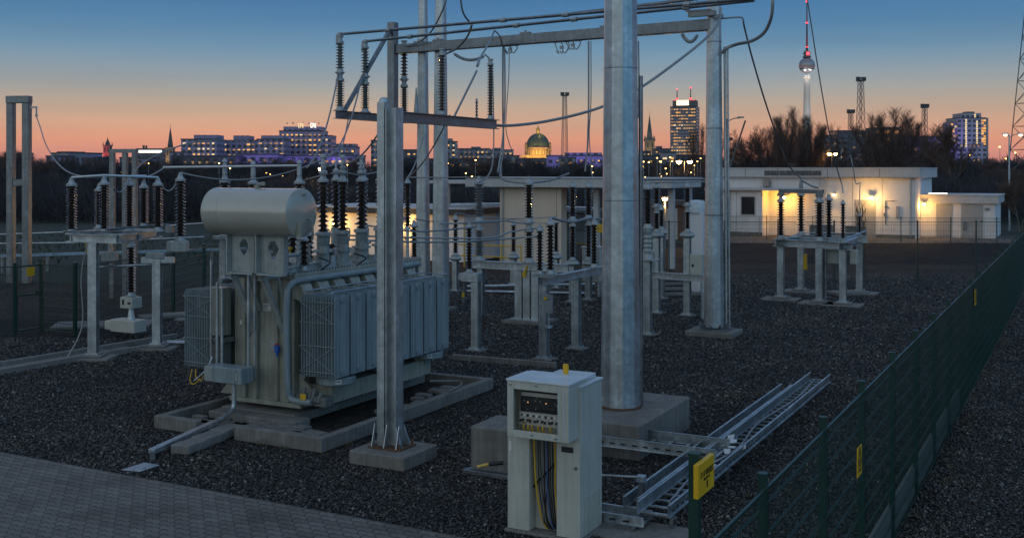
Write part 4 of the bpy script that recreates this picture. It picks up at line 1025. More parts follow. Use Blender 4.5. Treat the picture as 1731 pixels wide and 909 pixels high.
o = thing('gantry_beam', 'long horizontal steel box beam carried across the gantry poles', 'beam', B0)
MB().beam((0, 0, 0), B1 - B0, .24, .27).build('box_girder', 'galv_dark', o, bevel=.012)
bd = (B1 - B0)
mb = MB()
for k in (.08, .15, .45, .70): mb.box(bd*k + Vector((0, -.05, .16)), (.3, .12, .05), math.atan2(bd.y, bd.x)); mb.box(bd*k + Vector((0, -.05, .2)), (.06, .06, .08))
mb.build('beam_fittings', 'galv_dark', o)

# hanging hardware below the beam
def clamp_set(k, label, hh=.28, n_=3):
    p = B0 + bd*k + Vector((0, -.03, -.14)); t = thing('suspension_clamp', label, 'clamp', p, math.atan2(bd.y, bd.x))
    MB().bx(-.26, .26, -.03, .03, -.02, .0).build('mounting_bar', 'cast', t)
    for i in range(n_):
        mb = MB(); x = -.2 + .4*i/max(1, n_-1); mb.tube(spline([(x, 0, -.02), (x + .03, 0, -hh*.4), (x*.5 + .02, 0, -hh), (x*.5 - .06, 0, -hh*.8)], 5), .016, 5); mb.build('hook', 'cast', t)
    mb = MB(); mb.box((0, 0, -hh*.5), (.1, .05, .08)); mb.build('shackle', 'cast', t); return p
clamp_set(.60, 'small cluster of hooks under the beam at the big pole', .22)
k_mid = clamp_set(.575, 'hook set under the beam holding the twin hanging ropes', .3) if False else None
clamp_set(.40, 'open pair of hooks hanging free under the beam middle', .2)
c2 = clamp_set(.60 - .02, 'forked hooks under the beam beside the big pole', .3) if False else None
p996 = clamp_set(.565, 'forked hooks under the beam carrying the long twin lines', .3)
p1080 = clamp_set(.725, 'forked hooks under the beam close behind the big pole', .34)
def chain(p, q, s, label, r=.028):
    t = thing('insulator_chain', label, 'chain', p); pts = sag(Vector((0,0,0)), q - p, s, 14)
    mb = MB(); mb.tube(pts, .012, 5); mb.build('link', 'cast', t); mb = MB()
    for i in range(1, 14): d_ = (pts[i+1] - pts[i-1]).normalized() if i < 14 else Vector((1,0,0)); mb.cyl(pts[i] - d_*.02, pts[i] + d_*.02, r*1.6, n=8)
    mb.build('disc', 'cast', t)
chain(P(1152, 56, 26.9), P(1180, 58, 26.7), .2, 'looped chain of small discs under the beam by the right pole')
chain(P(766, 90, 30.7), P(820, 94, 30.1), .16, 'looped chain of small discs under the beam by the paired poles')

T1a = P(577, 58, 29.5); T1b = P(1285, -3, 22.7)
T2a = P(620, 70, 30.45); T2b = P(1275, 1, 23.4)
for a, b, lab in ((T1a, T1b, 'upper of the two long bus tubes above the gantry beam'), (T2a, T2b, 'lower of the two long bus tubes above the gantry beam')):
    t = thing('bus_tube', lab, 'bus tube', a)
    MB().tube([Vector((0,0,0)), b - a], .038, 8).build('tube', 'galv_dark', t)
    for k in (.14, .45, .60, .86): c = (b - a)*k; dd_ = (b-a).normalized(); MB().cyl(c - dd_*.08, c + dd_*.08, .06, n=8).build('tube_clamp', 'cast', t)
    mb = MB(); mb.tube(spline([(0,0,0), (-.08,.03,-.02), (-.1,.04,-.1), (-.1,.04,-.28)], 4), .06, 7)
    mb.build('end_elbow', 'cast', t)
T3a, T3b = P(880, 30, 27.5), P(1290, -24, 23.0)
wire('bus_tube', 'third bus tube highest in the frame passing behind the big pole', [P(965, 24, 28), P(1180, -2, 25.2)], .045, 'galv_dark', 'bus tube')

# rear bus support: slim post, arm, brace, three insulator columns
q = P(664, 0, 31.7); t = thing('bus_support', 'slim post with braced arm and tall insulators behind the round capped column', 'bus support', (q.x, q.y, 0), YAW)
MB().bx(-.12, .12, -.12, .12, 0, 8.3).build('post', 'galv_dark', t, bevel=.01)
MB().ibeam((0, -2.75, 5.5), (0, .75, 5.5), .2, .22, .015).build('arm', 'galv_dark', t)
MB().tube([(0, -.12, 8.1), (0, -2.35, 5.62)], .065, 8).build('brace', 'galv_dark', t)
for y, h1, tp, m_ in ((-2.55, 1.02, 2.02, 'porc_grey'), (-1.38, 1.0, 2.0, 'porc_grey'), (.42, 1.05, 2.2, 'porc')):
    o1, top = insulator(t, (0 if y < 0 else .12, y, 5.61), h1, .115, 16, m_, cap='flat')
    o2, top2 = insulator(t, top, tp - h1, .105, 13, m_, cap='flat')
q = P(664, 0, 31.7)

# ------------------------------------------------------------------ switchgear units
def post_on_pad(t, x, y, z, w_=.16, pad=(.45, .4), prof='I', yaw=0):
    hp = .06 if w_ >= .18 else .03
    if w_ < .18: pad = (pad[0]*.62, pad[1]*.6)
    p_ = MB().bx(x-pad[0], x+pad[0], y-pad[1], y+pad[1], 0, hp)
    if w_ >= .18: p_.bx(x-w_*1.3, x+w_*1.3, y-w_*1.2, y+w_*1.2, hp+.002, .11)
    p_.build('pad', 'conc_lt', t, bevel=.01); zb_ = .113 if w_ >= .18 else hp + .002
    m = MB(); m.ibeam((x, y, zb_ + .02), (x, y, z), w_, w_*1.05, .012, up=(0, 1, 0), kind=prof); m.bx(x-w_*.8, x+w_*.8, y-w_*.8, y+w_*.8, zb_, zb_ + .02)
    for sx in (-1, 1):
        for sy in (-1, 1): m.cyl((x+sx*w_*.65, y+sy*w_*.65, zb_+.02), (x+sx*w_*.65, y+sy*w_*.65, zb_+.06), .014, n=6)
    m.build('post', 'galv', t)

# left: disconnector on a two-post platform
q1, q2 = G(158, 607), G(266, 590)
t = thing('disconnector', 'high platform of dark insulators on two posts by the wicket gate', 'disconnector', q1, 0)
d = q2 - q1; z = 2.52
post_on_pad(t, 0, 0, z - .05, .18, (.42, .36)); post_on_pad(t, d.x, d.y, 1.98, .18, (.42, .36))
f1 = P(115, 402, 23.4) - q1; f2 = P(200, 404, 22.9) - q1; f3 = P(272, 392, 25.2) - q1; f4 = P(186, 388, 26.0) - q1
z = f1.z
mb = MB()
for a, b in ((f1, f2), (f2, f3), (f3, f4), (f4, f1)): mb.ibeam((a.x, a.y, z), (b.x, b.y, z), .12, .17, .012, kind='C')
mb.beam((f1.x*.5+f4.x*.5, f1.y*.5+f4.y*.5, z-.02), (f2.x*.5+f3.x*.5, f2.y*.5+f3.y*.5, z-.02), .1, .1)
mb.build('platform', 'galv', t)
mb = MB(); mb.tube([(f1.x-.1, f1.y, z+.14), (f2.x+.4, f2.y+.3, z+.14)], .02, 6); mb.tube([(f2.x-.3, f2.y+.1, z+.2), (f3.x+.2, f3.y, z+.2)], .025, 6); mb.bx(f2.x+.7, f2.x+.85, f2.y+.9, f2.y+1.05, z+.09, z+.25)
mb.build('drive_rod', 'galv_dark', t)
tops = {}
for px, yb, Y, yt in ((121, 396, 23.5, 300), (176, 393, 23.6, 298), (219, 391, 24.6, 300), (267, 390, 24.4, 300), (168, 388, 25.6, 310), (243, 385, 26.2, 305)):
    pb = P(px, yb, Y) - q1; pt = P(px, yt, Y) - q1
    _, tp = insulator(t, (pb.x, pb.y, z + .08), pt.z - z - .08, .1, 22); tops[px] = q1 + tp
# boxed current transformer on the second post
pb = P(305, 424, 24.6) - q1
MB().bx(pb.x-.28, pb.x+.16, pb.y-.15, pb.y+.15, pb.z-.02, pb.z+.22).bx(d.x-.25, pb.x-.29, d.y-.08, d.y+.08, pb.z-.16, pb.z-.03).build('head_box', 'turret', t, bevel=.02)
_, tp = insulator(t, (pb.x, pb.y, pb.z+.22), 1.55, .105, 24); tops[305] = q1 + tp
mb = MB(); mb.beam((d.x-.35, d.y, 1.99), (d.x+.35, d.y+.1, 1.99), .2, .12); mb.build('post_head', 'galv', t)
MB().tube(spline([(f1.x+.25, f1.y+.3, z-.1), (f1.x+.4, f1.y+.2, z-.5), (f1.x+.55, f1.y+.25, z-.9)], 5), .025, 6).build('yellow_strap', 'ypaint', t)
MB().tube(spline([(-.15, .05, z-.1), (-.28, .05, z-.8), (-.24, .04, .9), (-.3, -.02, .5), (-.5, -.2, .02)], 5), .015, 5).build('earth_strap', 'wire', t)
mb = MB(); mb.tube([(d.x-1.3, d.y-.35, 1.86), (d.x+.25, d.y+.1, 1.9)], .03, 6); mb.build('operating_rod', 'galv', t)
mb = MB(); mb.tube([(d.x-1.3, d.y-.35, 1.8), (d.x-1.3, d.y-.35, 1.98)], .05, 8); mb.build('rod_pivot', 'cast', t)
mb = MB(); mb.beam((d.x-.95, d.y-.3, 2.2), (d.x-.95, d.y-.3, z-.1), .07, .07); mb.build('hanger', 'galv', t)
MB().bx(d.x-1.1, d.x-.8, d.y-.42, d.y-.18, 2.0, 2.2).build('gear_box', 'turret', t, bevel=.01)
# standing breaker pole with box between the posts
q = G(214, 570); t = thing('breaker_pole', 'single dark insulator on a control box between the two platform posts', 'breaker', q, YAW)
MB().bx(-.35, .45, -.2, .2, .14, .44).bx(-.62, -.355, -.12, .12, .16, .38).build('plinth_box', 'cab', t, bevel=.02)
MB().cyl((.15, 0, .44), (.15, 0, .72), .09, .05, 10).build('pedestal', 'galv', t)
MB().bx(-.05, .35, -.16, .16, .72, .98).build('mechanism_box', 'cab', t, bevel=.01)
mb = MB(); mb.bx(.02, .09, -.164, -.1605, .80, .92).bx(.2, .3, -.164, -.1605, .82, .87); mb.build('plate', 'panel', t)
insulator(t, (.15, 0, .99), 1.35, .095, 22)
mb = MB()
for x in (-.2, .05, .3): mb.tube(spline([(x, 0, .15), (x-.15, -.1, .08), (x-.3, -.2, .0)], 4), .016, 5)
mb.build('lead', 'black', t)
# kerb trough at the left
q = G(-40, 640); e = G(205, 604); e2 = G(330, 577)
t = thing('cable_trough', 'open concrete cable trough running to the platform posts', 'trough', q)
mb = MB()
for off in (0, .75):
    nn = Vector((-(e-q).y, (e-q).x, 0)).normalized()*off; mb.beam(nn + Vector((0,0,.05)), nn + (e2-q) + Vector((0,0,.05)), .11, .14)
mb.build('kerb', 'conc_lt', t, bevel=.01)
nn = Vector((-(e-q).y, (e-q).x, 0)).normalized()
mb = MB(); mb.beam(nn*.37 + Vector((0,0,.02)), nn*.37 + (e2-q)*.72 + Vector((0,0,.02)), .6, .03); mb.build('lid', 'conc', t)
q = G(130, 552); o = MB().box((0,0,.03), (2.4, 1.1, .07), .2).bx(1.6, 3.4, .7, 1.1, 0, .06).build('foundation_slab', 'conc_lt', None, bevel=.01); o.location = q + Vector((.6, .2, 0))
tag(o, 'pale concrete slab behind the breaker box at the left fence', 'slab')
q = G(255, 545); o = MB().box((0,0,.04), (1.9, .6, .09), .55).build('foundation_slab', 'conc_lt', None, bevel=.01); o.location = q + Vector((.3, 1.2, 0))
tag(o, 'long pale slab under the fence corner beside the radiators', 'slab')
wire('handrail_pipe', 'white steel pipe lying low from the trough to the radiators', [G(283, 578, .12), G(345, 580, .12)], .05, 'galv_new', 'pipe')

# tall post insulators behind the transformer carrying the long tube
for px, Y, yt, lab in ((380, 25.5, 268, 'tall post insulator behind the conservator, farthest from the steel column'), (428, 26.2, 272, 'tall post insulator behind the conservator, in the middle of three'), (506, 25.4, 270, 'tall post insulator behind the conservator end cap')):
    pb = P(px, 398, Y); pt = P(px, yt, Y)
    t = thing('post_insulator', lab, 'insulator', (pb.x, pb.y, 0), YAW)
    post_on_pad(t, 0, 0, pb.z - .08, .18); MB().bx(-.2, .2, -.2, .2, pb.z-.078, pb.z-.01).build('head_plate', 'galv', t)
    insulator(t, (0, 0, pb.z), pt.z - pb.z - .35, .115, 22); MB().lathe([(.06, pt.z-.36), (.05, pt.z-.1), (.07, pt.z-.08), (.03, pt.z)], (0,0,0), 10).build('terminal', 'cast', t)
a, b = P(276, 283, 25.2), P(507, 280, 25.4)
wire('bus_tube', 'straight pale bus tube over the conservator', [a, b], .035, 'alu', 'bus tube')
a, b = tops[121], tops[267]
wire('bus_tube', 'pale bus tube linking the platform insulators', [a, tops[176] + Vector((0,0,.02)), b], .03, 'alu', 'bus tube')
wire('bus_tube', 'second bus tube just behind the platform tube', [tops[121] + Vector((.1,.5,0)), tops[219] + Vector((.3,.2,.04)), tops[243]], .025, 'alu', 'bus tube')

# centre: T-shaped supports with arresters, and the rear frame
q = G(805, 592); t = thing('arrester_stand', 'single post stand with thin black arrester beside the radiators', 'arrester', q, YAW)
post_on_pad(t, 0, 0, 1.52, .17, (.36, .3)); MB().bx(-.33, .1, -.12, .1, 1.525, 1.72).bx(-.42, -.335, -.08, .06, 1.55, 1.70).build('head_box', 'galv', t, bevel=.01)
insulator(t, (-.18, 0, 1.725), 1.12, .075, 20); 
mb = MB(); mb.cyl((-.3, -.02, 1.15), (-.3, -.02, 1.53), .02, n=6); mb.lathe([(.05, 1.0), (.06, 1.05), (.06, 1.14), (.03, 1.16)], (-.3, -.02, 0), 10); mb.build('counter', 'galv_dark', t); MB().lathe([(.035, 1.17), (.035, 1.28)], (-.3, -.05, 0), 8).build('counter_cover', 'ypaint', t)
q = G(805, 548); t = thing('disconnector', 'rear frame with two lit insulator columns before the beige wall', 'disconnector', G(893, 545), YAW)
T0 = G(893, 545)
mb = MB()
for x in (-.24, .0, .24): mb.ibeam((x, 0, .12), (x, 0, 1.36), .2, .24, .012, up=(0,1,0))
mb.bx(-.4, .4, -.25, .25, .09, .12); mb.build('post', 'galv', t); MB().bx(-.55, .6, -.5, .5, 0, .088).build('pad', 'conc', t, bevel=.01)
mb = MB(); mb.ibeam((-1.7, 0, 1.47), (1.15, 0, 1.47), .2, .2, .014); mb.build('cross_beam', 'galv', t)
for x, n1 in ((-1.48, 'porc_grey'), (.02, 'porc')):
    _, tp = insulator(t, (x, 0, 1.575), 1.05, .125, 15, n1, cap='flat'); _, tp2 = insulator(t, tp, 1.22, .12, 17, n1); tops['f%d' % (x > -1)] = T0 + Matrix.Rotation(YAW, 3, 'Z') @ tp2
mb = MB(); mb.cyl((-.02, -.14, 1.3), (.05, -.16, 1.5), .03, n=6); mb.bx(-.1, .0, -.16, -.12, 1.2, 1.34); mb.build('lock', 'ypaint', t)
mb = MB(); mb.ibeam((-1.48, .1, .1), (-1.48, .1, 1.36), .16, .17, .012, up=(0,1,0)); mb.build('side_post', 'galv', t)

q1 = G(920, 607); q2 = G(983, 597) 
t = thing('arrester_stand', 'two post stand with a pair of black arresters before the tall pole', 'arrester', q1, YAW)
lx = Matrix.Rotation(-YAW, 3, 'Z') @ (q2 - q1)
post_on_pad(t, 0, 0, 1.58, .17, (.36, .3)); post_on_pad(t, .05, 1.55, 1.58, .17, (.36, .3))
mb = MB(); mb.ibeam((.03, -.12, 1.66), (.03, 3.1, 1.66), .16, .16, .012); mb.bx(-.2, .3, -.2, .2, 1.745, 1.8); mb.build('cross_beam', 'galv', t)
insulator(t, (-.08, -.05, 1.805), 1.05, .075, 18); insulator(t, (.12, .05, 1.805), 1.2, .088, 18, cap='bell'); insulator(t, (.05, 2.55, 1.745), 1.15, .085, 18)
mb = MB(); mb.bx(.1, .26, -.2, -.12, 1.0, 1.4).cyl((.18, -.16, .75), (.18, -.16, 1.0), .025, n=6).lathe([(.09, .70), (.09, .74)], (.18, -.16, 0), 12); mb.build('counter', 'galv', t); MB().cyl((.13, -.205, 1.32), (.13, -.23, 1.32), .035, n=10).build('counter_cover', 'yellow', t)
tops['a918'] = q1 + Matrix.Rotation(YAW, 3, 'Z') @ Vector((-.08, -.05, 2.85)); tops['a931'] = q1 + Matrix.Rotation(YAW, 3, 'Z') @ Vector((.12, .05, 3.0)); tops['a998'] = q1 + Matrix.Rotation(YAW, 3, 'Z') @ Vector((.05, 2.55, 2.9))

def column_unit(label, px, Y, ybase, ymid, ytop, r=.11, m='porc', box=None, base_tube=False, name='breaker_pole', cat='breaker'):
    q = Vector(((px - CX)/F_PX*Y, Y, 0)); t = thing(name, label, cat, q, YAW); zb = CAMH - (ybase - HZ)/F_PX*Y; zt = CAMH - (ytop - HZ)/F_PX*Y
    if base_tube:
        mb = MB(); mb.lathe([(.13, zb-.75), (.1, zb-.65)] + [(.09 + .02*(i % 2), zb - .6 + i*.055) for i in range(10)] + [(.13, zb-.03), (.13, zb)], (0,0,0), 12); mb.build('post_sleeve', 'turret', t)
        post_on_pad(t, 0, 0, zb - .78, .17, (.36, .36)); MB().bx(-.3, .3, -.2, .2, zb-.778, zb-.752).build('head_plate', 'galv', t)
    else:
        post_on_pad(t, 0, 0, zb - .16, .17, (.36, .36)); MB().lathe([(.16, zb-.158), (.22, zb-.1), (.16, zb-.01)], (0,0,0), 14).build('head_plate', 'turret', t)
    if ymid:
        zm = CAMH - (ymid - HZ)/F_PX*Y; _, tp = insulator(t, (0,0,zb), zm - zb, r*.9, 14, m, cap='flat'); _, tp = insulator(t, tp, zt - zm, r, 14, m)
    else: _, tp = insulator(t, (0,0,zb), zt - zb, r, 20, m)
    if box:
        x, z0, z1 = box; MB().bx(x, x+.36, -.18, .15, z0, z1).build('mechanism_box', 'cab', t, bevel=.02); MB().bx(x+.06, x+.12, -.186, -.181, (z0+z1)/2, (z0+z1)/2+.08).build('nameplate', 'panel', t)
    return q + Vector((0, 0, zt)), t
tops['c968'], _ = column_unit('slim two part breaker column just past the beige wall', 968, 33.0, 440, 372, 305)
tops['c995'], _ = column_unit('two part breaker column close beside the tall pole', 995, 33.6, 440, 370, 305, .12)
tops['c1095'], _ = column_unit('black column on ribbed sleeve appearing behind the tall pole', 1095, 26.5, 386, None, 306, .11, base_tube=True)
tops['c1110'], _ = column_unit('two part black column with pale box on the middle breaker', 1110, 30.5, 392, 350, 307, .1, box=(-.42, 1.1, 1.75))
tops['c1162'], tb = column_unit('two part black column with tall pale box close to the gantry pole', 1162, 30.0, 392, 348, 306, .1, box=(.12, 1.0, 1.72))
t_, _ = column_unit('short dark bushing between the two boxed breaker columns', 1118, 34.0, 388, None, 345, .1)
q = G(1130, 492); o = thing('frame_beam', 'low steel frame beam linking the boxed breaker columns', 'beam', (*P(1100, 470, 30.4).xy, 0), 0)
L_ = P(1195, 470, 29.6) - P(1085, 468, 30.8); MB().ibeam((-.3, .3, 1.08), (L_.x, L_.y, 1.08), .18, .18, .012).build('beam', 'galv', o)
MB().bx(.1, .22, .05, .17, .0, .98).bx(L_.x-.4, L_.x-.28, L_.y+.1, L_.y+.22, 0, .98).build('legs', 'galv', o)
q = P(1177, 340, 36.0); t = thing('relay_kiosk', 'pale equipment kiosk with domed hood behind the boxed column', 'kiosk', (q.x, q.y, 0), YAW)
MB().bx(-.3, .3, -.25, .25, .0, 2.6).build('body', 'bwhite', t, bevel=.01); MB().lathe([(.34, 0), (.34, .25), (.28, .38), (.1, .42)], (0, 0, 2.601), 12).build('hood', 'cab_top', t)
mb = MB(); 
for yy in (498, 489, 481): mb.beam(G(1090, yy, .1) , G(1205, yy - 2, .1), .14, .1)
t = mb.build('ground_rails', 'conc_lt', None, bevel=.01); tag(t, 'pale concrete sleepers under the boxed breaker columns', 'rail')
mb = MB(); mb.beam(G(765, 603, .06), G(940, 617, .06), .1, .12); o = mb.build('kerb', 'conc', None, bevel=.01); tag(o, 'long concrete kerb between the radiators and the arrester stands', 'kerb')
for i, (ya, yb_, lab) in enumerate(((484, 480, 'farther low cable pipe across the gravel behind the arresters'), (492, 496, 'nearer low cable pipe across the gravel behind the arresters'))):
    wire('ground_pipe', lab, [G(790, ya, .12), G(1005, yb_, .12)], .05, 'galv', 'pipe')

# right: the six-post frame with insulator columns
c = G(1384, 516); t = thing('disconnector', 'compact five post switch frame standing before the white building', 'disconnector', c, YAW)
RZ = Matrix.Rotation(-YAW, 3, 'Z')
def loc(px, py, Y=None, z=0): return RZ @ ((G(px, py) if Y is None else P(px, py, Y)) - c)
feet = {1320: loc(1320, 507), 1354: loc(1354, 494), 1385: loc(1385, 514), 1425: loc(1425, 517), 1453: loc(1453, 497)}
for k_, p in feet.items(): post_on_pad(t, p.x, p.y, 1.66, .19, (.55, .42))
mb = MB()
A_, B_, C_, D_, E_ = (feet[k_] for k_ in (1320, 1354, 1385, 1425, 1453))
for a, b in ((A_, D_), (B_, E_), (A_, B_), (D_, E_)):
    dd_ = (b - a).normalized(); mb.ibeam(Vector((a.x, a.y, 1.77)) - dd_*.25, Vector((b.x, b.y, 1.77)) + dd_*.25, .18, .22, .014, kind='C')
mb.build('frame', 'galv', t)
hz_ = {}
for k_, px, r_, h_, m_ in ((1320, 1320, .11, 1.35, 'porc'), (1354, 1347, .115, 1.5, 'porc'), (1385, 1385, .13, 1.4, 'porc'), (1425, 1425, .07, 1.25, 'porc'), (1453, 1450, .06, .75, 'porc')):
    p = feet[k_]; _, tp = insulator(t, (p.x, p.y, 1.885), h_, r_, 20); hz_[k_] = tp
insulator(t, (feet[1385].x+.22, feet[1385].y+.3, 1.885), 1.4, .1, 20)
tp = Vector((0, 0, 3.36))
mb = MB(); mb.beam((A_.x-.05, A_.y, 3.36), (C_.x+.1, C_.y+.1, 3.36), .1, .12); MB().bx(A_.x-.1, A_.x+.1, A_.y-.08, A_.y+.08, 3.2, 3.3).build('bar_seat', 'galv_dark', t); MB().bx(C_.x-.1, C_.x+.1, C_.y-.08, C_.y+.08, 3.2, 3.3).build('bar_seat', 'galv_dark', t)
mb.build('top_bar', 'galv_dark', t); mb = MB(); mb.lathe([(.07, 3.4), (.06, 3.6), (.03, 3.75)], (B_.x, B_.y, 0), 8); mb.tube(spline([(B_.x+.05, B_.y, 3.65), (B_.x+.35, B_.y-.1, 3.5), (B_.x+.6, B_.y-.2, 3.42)], 4), .03, 6); mb.build('terminal', 'galv_dark', t)
mb = MB(); mb.tube([(A_.x, A_.y-.1, 1.95), (D_.x+.1, D_.y-.1, 1.98)], .02, 6); mb.tube([(B_.x, B_.y-.1, 1.96), (E_.x+.1, E_.y-.1, 1.98)], .02, 6); mb.tube([(D_.x, D_.y, 1.95), (E_.x+.2, E_.y, 2.05)], .03, 6); mb.build('drive_rod', 'galv', t)
MB().bx(C_.x+.1, C_.x+.5, C_.y+.3, C_.y+.6, 1.2, 1.64).bx(D_.x+.1, D_.x+.3, D_.y+.5, D_.y+.8, 1.2, 1.62).build('mechanism_box', 'cab', t, bevel=.015)
MB().bx(B_.x+.1, B_.x+.18, B_.y-.1, B_.y+.1, .75, 1.25).build('yellow_plate', 'yellow', t); MB().cyl((C_.x+.15, C_.y+.1, .15), (C_.x+.15, C_.y+.1, 1.66), .05, n=8).build('drive_shaft', 'galv_dark', t)
pt = Matrix.Rotation(YAW, 3, 'Z') @ hz_[1453] + c; MB().tube([(E_.x, E_.y, 2.63), (E_.x, E_.y, 3.2), (E_.x+.02, E_.y, 3.6)], .015, 5).build('terminal_rod', 'alu', t)
top_r = {k_: c + Matrix.Rotation(YAW, 3, 'Z') @ v for k_, v in hz_.items()}
top_r['bar'] = c + Matrix.Rotation(YAW, 3, 'Z') @ Vector((B_.x, B_.y, 3.74)); top_r['rod'] = c + Matrix.Rotation(YAW, 3, 'Z') @ Vector((E_.x+.02, E_.y, 3.6))
q = G(1432, 498); o = MB().box((0, 0, .06), (1.2, .7, .12), .3).build('foundation_slab', 'conc_lt', None, bevel=.015); o.location = q; tag(o, 'tilted pale slab lying between the feet of the five post frame', 'slab')

# left portal frame and its far twin
q = P(32, 300, 38.7); t = thing('portal_frame', 'tall narrow steel portal of two posts behind the wicket gate', 'portal', (q.x, q.y, 0), R(-8))
mb = MB()
MB().bx(-.42, -.18, -.12, .12, 0, 6.38).build('post', 'galv_dark', t, bevel=.01); MB().bx(.18, .43, -.12, .12, 0, 6.38).build('post', 'galv_dark', t, bevel=.01)
MB().bx(-.43, .44, -.14, .14, 6.385, 6.64).build('top_beam', 'galv_dark', t, bevel=.01); MB().bx(-.176, .176, -.1, .1, 3.45, 3.68).build('cross_beam', 'galv_dark', t, bevel=.01)
mb = MB(); mb.beam((.435, -.05, 6.22), (.72, -.05, 6.24), .05, .05); mb.cyl((.7, -.05, 6.22), (.7, -.05, 5.9), .03, n=6); mb.cyl((.7, -.05, 5.98), (.7, -.05, 5.9), .05, n=6); mb.build('wire_arm', 'cast', t)
PW = Vector((q.x, q.y, 0)) + Matrix.Rotation(R(-8), 3, 'Z') @ Vector((.7, -.05, 5.9))
for px, Y, lab, yt in ((209, 34, 'smaller far portal frame behind the platform insulators', 252),):
    q = P(px, 300, Y); zt = CAMH - (yt - HZ)/F_PX*Y; t = thing('portal_frame', lab, 'portal', (q.x, q.y, 0), R(-10))
    for x in (-.38, .05, .38): MB().bx(x-.07, x+.07, -.07, .07, 0, zt-.12).build('post', 'galv_dark', t)
    MB().bx(-.46, .46, -.08, .08, zt-.118, zt).build('top_beam', 'galv_dark', t)

# ------------------------------------------------------------------ overhead conductors
W = lambda lab, pts, r=.015, n=6, name='overhead_wire': wire(name, lab, pts, r, 'wire', 'wire')
W('slack wire from the tall narrow portal down to the platform tube', spline([PW, P(68, 215, 37.2), P(77, 243, 34.8), P(94, 272, 31), P(114, 290, 27.5), P(140, 298, 25), tops[176]], 8), .018)
tb_ = P(540, 285, 18.4); 
bush = [C0 + VX*-.15 + UX*y + Vector((0, 0, 4.12)) for y in (2.35, 2.9, 3.45, 4.05)]
W('wire rising from the first transformer bushing past the slim post', sag(bush[0], P(590, 193, 29.9), .5), .016)
W('wire rising from the second transformer bushing to the column arm', sag(bush[1], P(640, 225, 15.4), .12), .014)
W('low loop joining the transformer bushings', spline([P(515, 305, 25.2), bush[0] + Vector((0,0,-.2)), bush[1] + Vector((0,0,-.16)), bush[2] + Vector((0,0,-.2)), bush[3] + Vector((0,0,-.14))], 6), .014)
W('wire from the slender insulator up to the platform far tube', sag(tops[305], P(560, 262, 26), .35), .02)
W('wire crossing from the platform tube to the conservator tube', sag(tops[219], P(278, 283, 25.2), .1), .02)
W('short jumper looping between two platform insulators', sag(tops[219], tops[176] + Vector((.2, 0, -.25)), .2), .018)
W('wire from the boxed insulator to the bus tube end', sag(tops[267], tops[305] + Vector((0,0,-.02)), .35), .02)
W('rising wire from the platform to the bus tube', spline([tops[219], P(250, 270, 26), P(330, 240, 28), P(420, 238, 32)], 6), .018)
W('wire dropping from the outer tall insulator past the conservator', sag(P(573, 118, 29.5), P(518, 283, 25.4), .5), .022)
W('wire dropping from the second tall insulator past the conservator', sag(P(612, 128, 30.4), P(560, 262, 26), .4), .022)
W('thick wire sagging from the bus tube down to the beam end', spline([P(684, 78, 31.3), P(705, 73, 31), P(730, 52, 30.5), P(752, 8, 30), P(756, -20, 30)], 8), .024)
W('wire falling into the bus tube from above the paired poles', spline([P(778, -5, 26.8), P(783, 22, 27), P(796, 41, 27.4)], 8), .025)
W('black jumper from the bus tube to the beam chain', spline([P(798, 42, 27.4), P(790, 62, 28.5), P(772, 82, 29.5), P(752, 92, 30)], 8), .03)
W('black jumper from the lower tube down to the arrester on the cross arm', spline([P(836, 52, 28), P(826, 74, 24), P(812, 98, 19), P(807, 112, 17.3)], 8), .024)
W('thin jumper arching above the beam to the hanging lines', spline([P(836, 52, 28.6), P(845, 62, 29), P(850, 80, 29.6), P(858, 92, 29.7)], 6), .02)
W('outer hanging line from the beam to the wall top', spline([P(820, 92, 29.8), P(831, 110, 29.8), P(834, 180, 29.8), P(834, 262, 29.8), P(826, 296, 29.2), P(803, 312, 27.5)], 6), .02)
W('nearer of two straight hanging lines below the beam middle', spline([P(850, 82, 29.6), P(850, 180, 29.6), P(851, 250, 29.6), P(846, 282, 29.4), P(845, 299, 29.2)], 6), .024)
W('farther of two straight hanging lines below the beam middle', spline([P(853, 82, 29.5), P(853.5, 180, 29.5), P(849, 240, 29.5), P(843, 282, 29.4), P(841, 292, 29.2)], 6), .024)
W('curving slack line hanging beside the two straight lines', spline([P(861, 78, 29.4), P(860, 130, 29.4), P(855, 210, 29.4), P(860, 240, 29.4), P(866, 255, 29.4)], 6), .014)
W('jumper from the hanging lines to the lit insulator', spline([P(845, 290, 29.4), P(850, 303, 29), P(870, 308, 28.7), P(893, 309, 28.6), P(930, 305, 29), P(962, 293, 30)], 6), .025)
W('line hanging from the forked hooks past the dome', spline([P(995, 70, 28), P(995, 180, 28), P(994, 222, 28), P(993, 252, 28), P(989, 290, 28)], 6), .022)
W('second line hanging from the forked hooks past the dome', spline([P(999, 70, 28), P(999, 170, 28), P(996, 222, 28), P(998, 262, 28), P(1000, 296, 28)], 6), .014)
W('line hanging behind the tall pole from the last hooks', spline([P(1079, 70, 27.6), P(1080, 130, 27.6), P(1079, 200, 27.6)], 4), .02)
W('thick cable sagging from the cross arm tip behind the tall pole', spline([P(816, 211, 17.4), P(870, 212, 18.6), P(940, 202, 20), P(1017, 181, 21.5), P(1080, 150, 22.6), P(1140, 108, 23.6), P(1190, 68, 24.3), P(1214, 40, 24.6), P(1219, 14, 24.7)], 6), .028)
W('thick cable curling off the right pole out of the frame', spline([P(1220, 90, 26.2), P(1228, 82, 26.1), P(1246, 75, 26), P(1272, 69, 25.8), P(1292, 55, 25.6), P(1303, 32, 25.4), P(1306, 8, 25.3), P(1306, -12, 25.3)], 6), .04)
